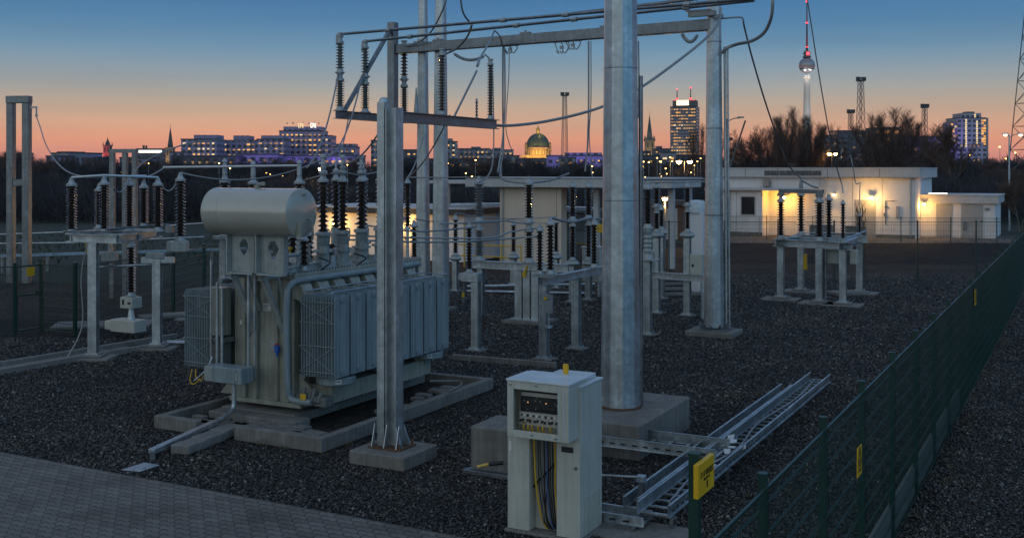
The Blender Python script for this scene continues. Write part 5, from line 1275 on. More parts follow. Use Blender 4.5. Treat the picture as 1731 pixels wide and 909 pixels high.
W('cable bent over from the right pole falling to the five post frame', spline([P(1218, 32, 26.3), P(1240, 30, 26.2), P(1255, 31, 26.2), P(1258, 45, 26.3), P(1272, 100, 27.2), P(1296, 180, 28.8), P(1325, 262, 31.5), P(1338, 286, 33.0), top_r['bar']], 6), .022)
W('long straight wire falling steeply beside the broadcast tower', spline([P(1364, -5, 30), P(1385, 130, 31), P(1403, 232, 32), P(1412, 275, 33), P(1423, 312, 34), top_r[1425] + Vector((0,0,.2))], 6), .017)
W('thin wire dropping to the rod of the five post frame', spline([P(1438, 262, 36), P(1443, 290, 36), P(1447, 310, 36.2), top_r['rod']], 6), .016)
W('pale tube lying across the front of the paired poles, upper', spline([P(600, 378, 22), P(700, 391, 22.5), P(780, 386, 23.5), P(805, 383, 24)], 6), .02, name='connector_tube')
W('pale tube lying across the front of the paired poles, lower', spline([P(560, 404, 21), P(700, 409, 22), P(790, 408, 22.5), P(850, 404, 23), P(917, 399, 23.1)], 6), .022, name='connector_tube')
W('pale tube from the arresters to the radiators, middle', spline([P(590, 398, 21.5), P(720, 402, 22), P(830, 402, 22.6), P(862, 392, 23), P(917, 384, 23.1)], 6), .02, name='connector_tube')
W('connector from the twin arresters to the breaker columns', spline([tops['a931'], P(965, 375, 24.5), P(998, 369, 25.4), P(1030, 374, 26)], 5), .03, name='connector_tube')
W('connector from the lit insulator column towards the thin arrester', spline([P(745, 378, 26), P(790, 377, 26.5), P(803, 376, 27.5), P(850, 373, 28), P(870, 376, 28.3), P(893, 378, 28.5)], 5), .022, name='connector_tube')
W('upper straight bus tube behind the tall pole over the boxed columns', [P(1075, 304, 29), P(1196, 303, 29)], .03, name='bus_tube')
W('lower straight bus tube behind the tall pole over the boxed columns', [P(1085, 309, 30.3), P(1196, 307, 30.3)], .025, name='bus_tube')
W('straight bus tube across the low white shed', [P(690, 300, 31), P(845, 300, 30)], .02, name='bus_tube')
# slender hanging insulator by the steel column
q = P(689, 0, 24.0); t = thing('post_insulator', 'slender insulator on a thin rod beside the steel column', 'insulator', (q.x, q.y, 0))
zt = CAMH - (300 - HZ)/F_PX*24; zb = CAMH - (388 - HZ)/F_PX*24
MB().cyl((0,0,0), (0,0,zb), .035, n=8).build('rod', 'galv', t); MB().bx(-.2,.2,-.2,.2,0,.04).build('base_plate', 'conc', t); insulator(t, (0,0,zb), zt-zb, .07, 18)
W('wire from the slender insulator up to the paired poles, nearer', sag(Vector((q.x, q.y, zt)), P(715, 232, 31), .15), .016)
W('wire from the slender insulator up to the paired poles, farther', sag(Vector((q.x, q.y, zt)), P(760, 195, 17.5), .15), .014)
W('wire from the cross arm down to the steel column insulator', sag(P(806, 120, 17.2), P(765, 203, 16.5), .0), .018)

# second rank of switchgear between the beige wall and the poles
column_unit('short post insulator right in front of the beige wall foot', 868, 38.0, 430, None, 372, .1, name='post_insulator', cat='insulator')
column_unit('short post insulator at the beige wall edge', 940, 37.0, 430, None, 368, .1, name='post_insulator', cat='insulator')
column_unit('post insulator between the paired poles and the yellow handrail', 770, 36.0, 432, None, 362, .1, name='post_insulator', cat='insulator')
column_unit('post insulator peeking between radiators and paired poles', 700, 30.0, 440, None, 372, .1, name='post_insulator', cat='insulator')
W('thin bus wire crossing before the beige wall, upper', sag(P(770, 360, 36), P(940, 366, 37), .12), .016)
W('thin bus wire crossing before the beige wall, lower', sag(P(700, 370, 30), P(868, 370, 38), .15), .016)
W('bus wire from the twin columns to the beige wall insulator', sag(P(868, 370, 38), P(968, 372, 33), .12), .016)
for i, (px, y0, Y, lab) in enumerate(((1040, 424, 33, 'grey marshalling cabinet almost hidden by the tall pole'), (1003, 428, 34.5, 'grey marshalling cabinet under the twin breaker columns'), (1092, 432, 31.5, 'grey marshalling cabinet right behind the tall pole edge'))):
    q = P(px, y0, Y); t = thing('marshalling_cabinet', lab, 'cabinet', (q.x, q.y, 0), YAW); MB().bx(-.3, .3, -.2, .2, .5, 1.55).bx(-.33, .33, -.24, .24, 1.552, 1.60).build('body', 'cab', t, bevel=.01); MB().bx(-.27, .27, -.212, -.202, .56, 1.5).build('door', 'turret', t); MB().bx(-.25, -.19, -.1, .1, 0, .498).bx(.19, .25, -.1, .1, 0, .498).build('stand', 'galv', t)
# ------------------------------------------------------------------ white service building with its lit alcove, and annex
B0_ = Vector((19.1, 65.7, 0)); RB = Matrix.Rotation(YAW, 3, 'Z')
def bw(x, y, z): return B0_ + RB @ Vector((x, y, z))
t = thing('service_building', 'long white flat roofed building with warm lit walls at the yard end', 'building', B0_, YAW)
MB().bx(-7, 4.95, 0, 8, 0, 3.55).build('wall', 'bwhite', t)
MB().bx(-7.3, 5.25, -.35, 8.3, 3.552, 4.12).bx(-7.35, 5.3, -.4, 8.35, 4.122, 4.17).build('roof', 'parapet', t, bevel=.01)
MB().bx(-3.8, -.35, -.37, -.352, 3.68, 3.98).build('parapet_panel', 'stain', t)
MB().bx(-7, -3.6, -1.6, -.002, 0, 2.78).build('front_bay', 'bwhite', t)
MB().bx(-7.1, -1.0, -2.0, -.003, 2.782, 2.92).build('canopy', 'parapet', t, bevel=.01)
MB().bx(-.42, -.12, -.16, -.002, 0, 3.55).build('pilaster', 'parapet', t)
wd = MB().bx(-4.95, -4.0, -1.63, -1.602, 1.25, 2.45).build('window', 'parapet', t)
MB().bx(-4.88, -4.07, -1.64, -1.632, 1.32, 2.38).build('louvre', 'glass', wd)
for x in (-6.2, -5.6): MB().tube([(x, -1.68, .1), (x, -1.68, 2.75)], .04, 6).build('downpipe', 'galv', t)
MB().tube([(-3.75, -1.66, .1), (-3.75, -1.66, 1.15)], .03, 6).build('downpipe', 'galv', t); MB().tube([(4.7, -.05, .1), (4.7, -.05, 3.5)], .04, 6).build('downpipe', 'galv', t)
MB().bx(-7, -3.6, -1.62, -1.601, 0, .25).build('plinth_band', 'conc', t); MB().bx(-.1, 4.95, -.022, -.002, 0, .22).build('plinth_band', 'conc', t)
for x in (-5.2, 1.4, 3.1): MB().bx(x, x+.015, -1.612 if x < -3.6 else -.012, -1.6005 if x < -3.6 else -.0005, .26, 2.7 if x < -3.6 else 3.5).build('wall_joint', 'stain', t)
for x in (-5, -3, 0, 3): MB().bx(x, x+.02, -.362, -.3505, 3.56, 4.11).build('panel_joint', 'stain', t)
MB().bx(-7.2, 5.2, -.352, -.3505, 3.553, 3.60).build('drip_edge', 'galv_dark', t)
MB().bx(-3.9, -3.5, -.3, -.004, 2.98, 3.4).build('vent_box', 'galv_dark', t, bevel=.02)
d_ = MB().bx(1.55, 2.75, -.03, -.002, .02, 2.25).build('door', 'door', t); MB().bx(1.65, 1.75, -.06, -.031, 1.0, 1.1).build('handle', 'panel', d_)
mb = MB(); mb.tube([(3.3, -.05, .8), (3.3, -.05, 2.2), (3.8, -.05, 2.2)], .025, 5); mb.bx(3.2, 3.32, -.12, -.004, 1.3, 1.5).bx(3.25, 3.4, -.1, -.004, 1.8, 1.9); mb.build('conduit', 'galv_dark', t)
mb = MB(); mb.bx(3.9, 4.05, -.1, -.004, 1.2, 1.9); mb.build('meter_box', 'door', t)
a_ = thing('annex', 'low white annex with two grey steel doors beside the long building', 'building', bw(4.96, 2.5, 0), YAW)
MB().bx(0, 4.1, 0, 5, 0, 2.05).build('wall', 'bwhite', a_); MB().bx(-.02, 4.3, -.25, 5.2, 2.052, 2.5).bx(-.03, 4.35, -.3, 5.25, 2.502, 2.55).build('roof', 'parapet', a_, bevel=.01)
for x0, x1, z1 in ((.9, 1.75, 1.95), (2.3, 3.45, 1.97)):
    d_ = MB().bx(x0, x1, -.03, -.002, .02, z1).build('door', 'door', a_); MB().bx(x1-.1, x1-.03, -.06, -.031, .95, 1.05).build('handle', 'panel', d_); MB().bx(x0-.05, x0-.005, -.02, -.002, 0, z1+.05).bx(x0+.001, x1, -.02, -.002, z1+.004, z1+.05).build('frame', 'galv', d_)
MB().bx(2.35, 2.6, -.06, -.0305, .45, .95).build('wall_box', 'galv_dark', a_); MB().bx(3.55, 3.8, -.1, -.002, 1.65, 1.8).build('bulkhead_light', 'galv_dark', a_, bevel=.03)
def lamp(parent, name, p, energy, col=(1, .60, .24), lens=.1, spot=None, size=.08, to=(0, 0, -1), lens_m=None):
    """housing, lit lens and the light it throws"""
    hb = MB(); hb.bx(p[0]-lens*1.2, p[0]+lens*1.2, p[1]-.05, p[1]+.16, p[2]+.04, p[2]+.12); h_ = hb.build(name, 'galv_dark', parent)
    MB().lathe([(lens*.2, -.07), (lens*.7, -.05), (lens, -.0), (lens, .03)], p, 12).build('lens', lens_m or E_FLOOD, h_)
    ld = bpy.data.lights.new('lamp_light', 'SPOT' if spot else 'POINT'); ld.energy = energy; ld.color = col; ld.shadow_soft_size = size
    if spot: ld.spot_size = R(spot); ld.spot_blend = .6
    lo_ = bpy.data.objects.new('lamp_light', ld); C.objects.link(lo_); lo_.parent = parent; lo_.location = (p[0], p[1] - .30, p[2] - .10)
    lo_.rotation_euler = Vector(to).to_track_quat('-Z', 'Y').to_euler()
lamp(t, 'wall_lamp', (-2.55, -.55, 2.36), 88, (1, .46, .06), .09)
lamp(t, 'wall_lamp', (.35, -.18, 2.55), 60, (1, .52, .13), .05, spot=70)
lamp(t, 'wall_lamp', (2.55, -.40, 2.38), 78, (1, .53, .14), .09)
lamp(a_, 'wall_lamp', (.22, -.50, 1.98), 62, (1, .49, .10), .08)
ll = thing('roof_light', 'flat bright strip light on the annex roof edge', 'lamp', bw(4.96, 2.5, 2.55), YAW)
MB().bx(.45, 1.5, -.1, .15, .04, .10).build('housing', 'galv_dark', ll); MB().bx(.47, 1.48, -.13, -.101, .045, .095).build('lens', emis('strip_lens', (1, .85, .6), 7), ll); MB().cyl((.9,0,0),(.9,0,.04),.03).build('bracket', 'galv', ll)
t = thing('bare_shrub', 'small leafless shrub against the lit wall between lamp and door', 'shrub', bw(1.95, -1.4, 0))
rg = random.Random(5); mb = MB()
for i in range(9):
    a = rg.uniform(0, 6.28); p = Vector((.05*math.cos(a), .05*math.sin(a), 0)); pts = [p]
    for k in range(5): p = p + Vector((.07*math.cos(a) + rg.uniform(-.1, .1), .07*math.sin(a) + rg.uniform(-.1, .1), .36)); pts.append(p)
    mb.tube(pts, .018, 4)
    for k in range(2, 6): mb.tube([pts[k], pts[k] + Vector((rg.uniform(-.3, .3), rg.uniform(-.2, .2), .3))], .01, 3)
mb.build('branches', 'bark', t)
for x, s_, lab in ((.1, 1.1, 'dark long planter box in front of the lit wall'), (2.0, .9, 'dark square skip in front of the lit wall')):
    q = bw(x, -2.3, 0); o = thing('planter', lab, 'planter', q, YAW); MB().bx(-s_*.6, s_*.6, -.35, .35, .15, .75).bx(-s_*.64, s_*.64, -.39, .39, .752, .80).build('body', 'paint_dark', o, bevel=.02); MB().bx(-s_*.5, -s_*.4, -.3, .3, 0, .149).bx(s_*.4, s_*.5, -.3, .3, 0, .149).build('feet', 'galv_dark', o)

# ------------------------------------------------------------------ beige wall under a concrete canopy; white shed behind the transformer
q = G(845, 443); t = thing('blast_wall', 'tall beige wall panel holding up the flat concrete canopy', 'wall', q, YAW)
MB().bx(0, 2.95, 0, .55, 0, 3.28).build('wall', 'beige', t)
mb = MB(); mb.bx(2.72, 2.735, -.004, -.001, .02, 3.26).bx(.16, .17, -.004, -.001, .02, 3.26); mb.build('panel_joint', 'panel', t, smooth=0)
MB().tube([(.16, -.05, .0), (.17, -.05, 3.2)], .03, 6).build('downpipe', 'galv', t)
MB().bx(-1.45, 8.0, -.5, 3.4, 3.282, 3.66).bx(-1.5, 8.05, -.55, 3.45, 3.662, 3.70).build('canopy', 'parapet', t, bevel=.01)
MB().bx(-4.0, -1.502, .6, 3.2, 3.40, 3.55).build('canopy_wing', 'parapet', t)
for x in (4.3, 7.6): MB().bx(x, x+.22, .3, .52, 0, 3.28).build('canopy_post', 'parapet', t)
for y in (2.9,): MB().bx(-1.2, -1.0, y, y+.2, 0, 3.28).bx(7.5, 7.7, y, y+.2, 0, 3.28).bx(-3.8, -3.7, y-1, y-.9, 0, 3.40).build('canopy_leg', 'parapet', t)
q = G(785, 443); t = thing('white_shed', 'low white shed with dark flat roof and a lit wall behind the transformer', 'building', q, YAW)
MB().bx(-8.6, 0, 0, 4.5, 0, 2.05).build('wall', 'bwhite', t); MB().bx(-8.9, .25, -.4, 4.8, 2.052, 2.3).build('roof', 'roof', t); MB().bx(-8.95, .3, -.45, 4.85, 2.302, 2.34).build('roof_edge', 'parapet', t)
d_ = MB().bx(-3.9, -2.9, -.03, -.002, .02, 1.9).build('door', 'door', t); MB().bx(-3.05, -2.98, -.06, -.031, .9, 1.0).build('handle', 'panel', d_)
lamp(t, 'wall_lamp', (-3.1, -.35, 1.62), 85, (1, .54, .15), .08); lamp(t, 'wall_lamp', (-6.7, -.35, 1.55), 62, (1, .54, .15), .08)
q = G(775, 452); t = thing('handrail', 'yellow painted handrail standing before the white shed corner', 'handrail', q, YAW)
mb = MB(); 
for z in (.5, .95): MB().tube([(-.2, 0, z), (2.9, 0, z)], .03, 6).build('rail', 'ypaint', t); mb = MB()
for x in (-.2, .9, 2.0, 2.9): mb.tube([(x, 0, 0), (x, 0, 1.0)], .03, 6)
mb.build('stanchions', 'ypaint', t); MB().tube([(.1, .3, 0), (.1, .3, 1.9)], .035, 6).build('riser', 'ypaint', t)
q = G(873, 440); t = thing('handrail', 'short yellow barrier just past the beige wall', 'handrail', G(955, 437), YAW)
mb = MB(); mb.tube([(0, 0, .7), (1.7, 0, .7)], .03, 6); mb.build('rail', 'ypaint', t); mb = MB(); mb.tube([(0, 0, 0), (0, 0, .9)], .04, 6); mb.tube([(1.6, 0, 0), (1.6, 0, .72)], .03, 6); mb.build('stanchions', 'ypaint', t)
q = P(1014, 386, 36); t = thing('warning_sign', 'square yellow notice on a thin post close to the tall pole', 'sign', (q.x, q.y, 0)); MB().bx(-.13, .13, -.01, .01, q.z-.14, q.z+.14).build('plate', 'yellow', t); MB().cyl((0, .04, 0), (0, .04, q.z+.1), .02).build('post', 'galv', t)
mb = MB(); glyphs(mb, -.08, .09, q.z-.04, .06, 3, -.013); mb.build('lettering', 'black', t, smooth=0)
q = G(1170, 410); t = thing('brick_hut', 'low brick hut with pale roof glowing under the sodium lamp', 'building', G(1115, 404), YAW)
MB().bx(-1.2, 1.9, 0, 2, 0, 2.0).build('wall', 'brick', t); MB().bx(-1.4, 2.1, -.3, 2.3, 2.002, 2.25).build('roof', 'roof', t); d_ = MB().bx(.2, 1.1, -.03, -.002, 0, 1.8).build('door', 'door', t)
# guard rail and low walls on the left, seen through the fence
t = thing('guard_rail', 'long galvanised crash barrier along the perimeter road', 'guard rail', G(-160, 470), 0)
d = G(420, 444) - G(-160, 470); mb = MB(); mb.beam((0, 0, .72), d + Vector((0, 0, .62)), .05, .11); mb.build('rail', 'galv', t); mb = MB()
for k in range(9): c_ = d*(k/8); mb.bx(c_.x-.06, c_.x+.06, c_.y+.05, c_.y+.17, 0, .68)
mb.build('rail_posts', 'galv_dark', t)
wire('service_pipe', 'long white pipe crossing the grass behind the platform', [P(-60, 398, 48), P(120, 392, 48.5), P(390, 374, 50)], .03, 'galv_new', 'pipe')
wire('service_pipe', 'lower white pipe crossing the grass behind the platform', [P(-60, 412, 44), P(120, 410, 44), P(345, 400, 46)], .025, 'galv_new', 'pipe')
wire('service_pipe', 'pale pipe crossing behind the white shed roof', [P(535, 372, 56), P(690, 346, 56), P(850, 344, 56), P(1010, 352, 57)], .05, 'galv_new', 'pipe')
q = P(735, 352, 75)
t = thing('long_shed', 'long low dark industrial shed with glinting roof edge behind the yard', 'building', (-6, 74, 0), R(-4))
MB().bx(-9, 24, 0, 5, 0, 1.15).build('wall', 'roof', t); MB().bx(-9.3, 24.3, -.3, 5.3, 1.152, 1.3).build('roof', 'roof', t)

# ------------------------------------------------------------------ street lamps
def street_lamp(label, px, ybase_z, ytop, Y, arms, m='galv_dark', e=E_LAMPS, r=.05, energy=0, head=.35, group=None, hs=1.0):
    q = Vector(((px - CX)/F_PX*Y, Y, 0)); zt = CAMH - (ytop - HZ)/F_PX*Y
    t = thing('street_lamp', label, 'lamp', q, 0, group)
    MB().cyl((0,0,0), (0,0,zt), r*1.4, r, n=8).build('pole', m, t)
    for dx in arms:
        h_ = MB(); 
        if abs(dx) > .01: h_.tube([(0, 0, zt-.15), (dx*.5, 0, zt+.02), (dx, 0, zt+.05)], r*.6, 6)
        h_.bx(dx-head*hs*.5, dx+head*hs*.5, -.1*hs, .1*hs, zt+.04, zt+.12); ho = h_.build('lamp_head', m, t)
        if e: MB().lathe([(.02, -.12*hs), (.10*hs, -.08*hs), (.13*hs, 0), (.13*hs, .04)], (dx, 0, zt), 10).build('lens', e, ho)
    if energy:
        ld = bpy.data.lights.new('lamp_light', 'POINT'); ld.energy = energy; ld.color = (1, .52, .14); ld.shadow_soft_size = .12
        lo_ = bpy.data.objects.new('lamp_light', ld); C.objects.link(lo_); lo_.parent = t; lo_.location = (arms[0], -.2, zt-.3)
    return t
street_lamp('bright sodium lamp on a short pole among the boxed breaker columns', 1124, 0, 336, 56, (0,), energy=160, e=E_LAMP)
street_lamp('twin headed sodium lamp shining below the slab tower', 1157, 0, 273, 120, (-.6, .6), energy=500, e=E_LAMP, hs=2.2)
street_lamp('orange lamp glowing in the wood under the broadcast tower', 1406, 0, 260, 150, (-.35, .5), e=E_LAMP, hs=2.0)
street_lamp('orange lamp glowing between the transformer bushings', 543, 0, 285, 90, (0,), e=E_LAMP, hs=1.8)
street_lamp('unlit arm lamp leaning out from behind the right gantry pole', 1229, 0, 201, 60, (.75,), e=None)
street_lamp('tall two armed lamp beyond the annex, one head lit', 1706, 0, 228, 72, (-.25, .75), e=emis('pale_lamp', (1, .8, .55), 2.5), m='galv')
rg = random.Random(31)
for i, (px, y, Y) in enumerate(((30, 288, 180), (118, 287, 170), (160, 296, 160), (206, 292, 190), (450, 292, 200), (478, 297, 170), (612, 275, 260), (757, 276, 300), (985, 292, 200), (1265, 264, 260), (1322, 268, 240), (1480, 268, 260), (1505, 258, 280), (1640, 262, 300), (1690, 248, 330), (1716, 258, 300), (1700, 268, 280), (1232, 258, 300), (1005, 318, 150))):
    street_lamp('small orange street light glinting through the dark wood', px, 0, y, Y, (0,), e=E_LAMPS, r=.05, group='street lights in the wood', hs=.9 * Y / 150)

for i in range(34):
    px = rg.choice((rg.uniform(20, 500), rg.uniform(520, 1010), rg.uniform(1085, 1185), rg.uniform(1085, 1185))); Y = rg.uniform(95, 135)
    street_lamp('tiny orange light glimmering low among the bare trees', px, 0, rg.uniform(266, 300) if px < 1200 else rg.uniform(252, 280), Y, (0,), e=E_LAMPS, r=.03, group='tiny lights among the trees', hs=rg.uniform(.3, .55), head=.2)
# ------------------------------------------------------------------ city skyline
def variants():
    out = []
    for e in (E_WARM, E_WARM2, E_COOL, emis('dim_lit_window', (1, .5, .16), .32), emis('faint_lit_window', (1, .62, .3), .16)):
        o = MB().bx(-.5, .5, -.04, 0, -.5, .5).build('lit_window', e, None, smooth=0); out.append(o.data); bpy.data.objects.remove(o)
    return out
WM = variants()
def block(name, label, px0, px1, ytop, D, depth=18, m=None, win=0, wsz=(1.5, 1.2), pitch=(2.7, 3.1), rows=None, yaw=0, seed=1, steps=(), cat='building', roof=None, group=None, zmin=6, warm=(.55, .8)):
    """city building: body of one or more masses, roof edges, and each lit window a part of its own"""
    rg = random.Random(seed); xc = ((px0 + px1)/2 - CX)/F_PX*D; wd = (px1 - px0)/F_PX*D; h = CAMH + (HZ - ytop)/F_PX*D
    t = thing(name, label, cat, (xc, D, 0), yaw, group)
    mb = MB(); mb.bx(-wd/2, wd/2, 0, depth, 0, h); mb.build('wall', m or FAC['grey'], t, smooth=0)
    MB().bx(-wd/2-.25, wd/2+.25, -.25, depth+.25, h+.01, h+.5).build('roof', roof or 'roof', t, smooth=0)
    for j, (a, b, yt) in enumerate(steps):
        xa, xb = (a - (px0+px1)/2)/F_PX*D, (b - (px0+px1)/2)/F_PX*D; hs = CAMH + (HZ - yt)/F_PX*D
        st = MB().bx(xa, xb, 2, depth-2, h+.51, hs).build('penthouse', m or FAC['grey'], t, smooth=0)
    nx = max(1, int(wd*.94/pitch[0])); nz = max(1, int((h - zmin)/pitch[1])); slots = [(i, k) for i in range(nx) for k in range(nz)]
    # people light neighbouring rooms: pick runs rather than single cells
    lit = set()
    while len(lit) < min(win, len(slots)*.75):
        i, k = rg.choice(slots)
        for q in range(rg.choice((1, 1, 2, 3, 4))):
            if i + q < nx: lit.add((i + q, k))
    order = sorted(lit); rg.shuffle(order); more = order[98:]
    if more:
        mw = MB()
        for i, k in more:
            x = -wd*.47 + (i+.5)*wd*.94/nx; z = h - 2.2 - k*pitch[1]; a = wsz[0]*rg.uniform(.3, .5); c_ = wsz[1]*rg.uniform(.25, .45); mw.bx(x-a, x+a, -.06, -.02, z-c_, z+c_)
        mw.build('lit_windows', emis('window_glow', (1, .52, .14), .7), t, smooth=0)['kind'] = 'stuff'
    for n_, (i, k) in enumerate(order[:98]):
        u = rg.random(); me = WM[0] if u < warm[0] else WM[1] if u < warm[1] else WM[2]
        me = WM[3 + (u*977 % 1 > .6)] if (u*331 % 1) < .45 else me
        o = bpy.data.objects.new('lit_window', me); C.objects.link(o); o.parent = t
        o.location = (-wd*.47 + (i+.5)*wd*.94/nx, -.02, h - 1.9 - k*pitch[1] - .3); o.scale = (wsz[0]*rg.uniform(.55, 1.1), 1, wsz[1]*rg.uniform(.5, .95))
    return t, wd, h
FAC = {'grey': facade('grey_office_facade', (.17, .165, .19), 3.2, 3.3), 'violet': facade('purple_lit_facade', (.20, .17, .27), 3.4, 3.3), 'dark': facade('dark_facade', (.075, .075, .09), 3.0, 3.1),  # violet walls have the purple flood tint put into their colour
       'pale': facade('pale_facade', (.24, .23, .25), 3.2, 3.1), 'slab': facade('slab_tower_facade', (.15, .15, .18), 2.6, 3.0, fx=.8, fz=.38)}
# left part of the skyline
block('office_block', 'small dark office block at the far west end of the skyline', 100, 139, 260, 900, m=FAC['dark'], win=16, seed=2, warm=(.3, .4), steps=((118, 132, 258),))
def church(label, px, ytip, ybody, wpx, D, flood=None, stage=True, roofm='roof', corner=False):
    xc = (px - CX)/F_PX*D; w_ = wpx/F_PX*D; hb = CAMH + (HZ - ybody)/F_PX*D; ht = CAMH + (HZ - ytip)/F_PX*D
    t = thing('church_tower', label, 'church', (xc, D, 0))
    MB().bx(-w_/2, w_/2, -w_/2, w_/2, 0, hb).build('tower', 'sandstone', t, smooth=0)
    mb = MB(); mb.bx(-w_*.6, w_*.6, -w_*.6, w_*.6, hb+.01, hb + w_*.14)
    if corner:
        for x in (-1, 1):
            for y in (-1, 1): mb.cyl((x*w_*.5, y*w_*.5, hb), (x*w_*.5, y*w_*.5, hb + w_*.7), w_*.12, .02, 6)
    mb.build('gallery', 'sandstone', t, smooth=0)
    if stage:
        z1 = hb + (ht-hb)*.3; MB().cyl((0,0,hb + w_*.14), (0,0,z1), w_*.38, w_*.26, 8).cyl((0,0,z1), (0,0,z1 + (ht-hb)*.06), w_*.3, w_*.24, 8).build('lantern', 'sandstone', t, smooth=0)
        MB().cyl((0,0,z1 + (ht-hb)*.06), (0,0,ht), w_*.25, .06, 8).build('spire', roofm, t, smooth=0)
    else: MB().cyl((0,0,hb + w_*.14), (0,0,ht), w_*.42, .06, 8).build('spire', roofm, t, smooth=0)
    MB().cyl((0,0,ht), (0,0,ht+2.2), .12, n=5).bx(-.5, .5, -.08, .08, ht+1.1, ht+1.35).build('cross', 'gold', t)
    for x in (-.25, .25): MB().bx(x*w_-.5, x*w_+.5, -w_/2-.03, -w_/2-.001, hb-5, hb-1.5).build('belfry_opening', 'panel', t)
    if flood:
        ld = bpy.data.lights.new('flood_light', 'SPOT'); ld.energy = flood[1]; ld.color = flood[0]; ld.spot_size = R(60); ld.shadow_soft_size = .5
        lo_ = bpy.data.objects.new('flood_light', ld); C.objects.link(lo_); lo_.parent = t; lo_.location = (flood[2]*w_, -w_*2.2, max(6, hb - 16)); lo_.rotation_euler = (Vector((0, 0, hb-3)) - lo_.location).to_track_quat('-Z', 'Y').to_euler()
    return t
church('church tower with red lit side and battlemented corners', 182, 233, 247, 11, 900, ((1, .03, .05), 26000, -1.6), stage=False, corner=True)
t, wd, h = block('office_block', 'dark block crowned by a brilliant white light band', 230, 275, 252, 850, m=FAC['dark'], win=8, seed=4)
MB().bx(-wd/2+.6, wd/2-.6, -.6, -.3, h-3.0, h-.9).build('light_band', E_WHITE, t); MB().cyl((-wd*.28, 4, h+.5), (-wd*.28, 4, h+3), .9, n=8).cyl((-wd*.18, 4, h+.5), (-wd*.18, 4, h+2.8), .8, n=8).build('roof_tank', 'mast', t)
church('slender dark needle spire west of the big office complex', 288, 214, 251, 12, 800, ((1, .62, .2), 9000, .4), stage=False)
for i, (lab, a, b, yt, m, wn, st, D) in enumerate((
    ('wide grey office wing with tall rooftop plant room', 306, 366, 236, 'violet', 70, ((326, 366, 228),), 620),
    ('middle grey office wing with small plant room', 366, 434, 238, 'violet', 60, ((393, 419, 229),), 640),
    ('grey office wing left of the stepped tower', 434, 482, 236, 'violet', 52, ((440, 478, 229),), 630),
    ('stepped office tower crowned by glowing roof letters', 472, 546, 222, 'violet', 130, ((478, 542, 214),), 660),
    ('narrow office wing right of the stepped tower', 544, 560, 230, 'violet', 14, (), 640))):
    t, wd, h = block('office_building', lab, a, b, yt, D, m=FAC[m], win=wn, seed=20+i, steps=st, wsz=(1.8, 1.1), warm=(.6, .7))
    if 'crowned' in lab:
        px = lambda p: (p - (472+546)/2)/F_PX*D
        for a0, a1, tx in ((503, 513, 'amber'), (524, 534, 'white')):
            mb = MB(); z0, z1 = h + 2.2, h + 5.0; x0, x1 = px(a0), px(a1); s = (x1-x0)/3
            for k in range(3):
                xa = x0 + k*s; mb.bx(xa, xa+s*.3, 1.8, 1.98, z0, z1); mb.bx(xa+s*.31, xa+s*.75, 1.8, 1.98, z1-.6, z1)
                if k != 1: mb.bx(xa+s*.31, xa+s*.75, 1.8, 1.98, z0, z0+.6)
                if k != 0: mb.bx(xa+s*.31, xa+s*.7, 1.8, 1.98, (z0+z1)/2-.3, (z0+z1)/2+.3)
            mb.build('roof_letters', E_WHITE if tx == 'white' else E_COOL, t, smooth=0)
        for k in range(7): MB().cyl((px(482+k*9 + k % 3), 6, h+4.7), (px(482+k*9 + k % 3), 6, h+5.4 + .3*(k % 2)), .4, n=6).build('roof_vent', 'mast', t)
for i, (lab, a, b, yt, m, wn, st, D) in enumerate((
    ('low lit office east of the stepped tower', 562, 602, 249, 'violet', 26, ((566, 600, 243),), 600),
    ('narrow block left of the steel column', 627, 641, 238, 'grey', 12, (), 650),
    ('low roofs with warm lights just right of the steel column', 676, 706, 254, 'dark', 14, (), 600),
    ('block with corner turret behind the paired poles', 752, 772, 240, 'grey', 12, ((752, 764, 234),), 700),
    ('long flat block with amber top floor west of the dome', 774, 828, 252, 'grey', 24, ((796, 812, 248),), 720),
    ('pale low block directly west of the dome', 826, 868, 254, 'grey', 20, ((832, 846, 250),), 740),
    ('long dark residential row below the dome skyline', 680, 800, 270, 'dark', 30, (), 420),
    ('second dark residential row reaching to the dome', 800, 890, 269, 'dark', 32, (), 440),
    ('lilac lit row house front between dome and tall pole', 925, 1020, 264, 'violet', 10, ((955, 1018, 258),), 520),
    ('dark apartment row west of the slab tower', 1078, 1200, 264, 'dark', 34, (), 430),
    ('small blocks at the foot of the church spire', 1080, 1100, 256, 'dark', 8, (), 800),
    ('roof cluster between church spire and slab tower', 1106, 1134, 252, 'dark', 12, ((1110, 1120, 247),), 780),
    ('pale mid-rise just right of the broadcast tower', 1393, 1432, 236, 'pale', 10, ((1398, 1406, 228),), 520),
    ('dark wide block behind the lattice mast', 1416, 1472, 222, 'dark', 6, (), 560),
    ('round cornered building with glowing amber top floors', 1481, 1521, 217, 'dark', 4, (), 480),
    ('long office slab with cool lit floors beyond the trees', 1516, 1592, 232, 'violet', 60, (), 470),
    ('lilac lit low terrace in front of the office complex', 400, 470, 262, 'violet', 12, (), 420),
    ('second lilac lit low terrace below the stepped tower', 470, 610, 264, 'violet', 14, (), 430),
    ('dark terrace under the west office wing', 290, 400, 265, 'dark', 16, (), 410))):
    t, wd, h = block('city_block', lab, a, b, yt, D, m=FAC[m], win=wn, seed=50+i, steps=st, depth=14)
    if 'amber top floors' in lab:
        for z in (1.6, 4.6):
            for k in range(9): o = bpy.data.objects.new('lit_window', WM[1]); C.objects.link(o); o.parent = t; o.location = (-wd*.46 + (k+.5)*wd*.92/9, -.1, h - z); o.scale = (wd/12, 1, 1.3)
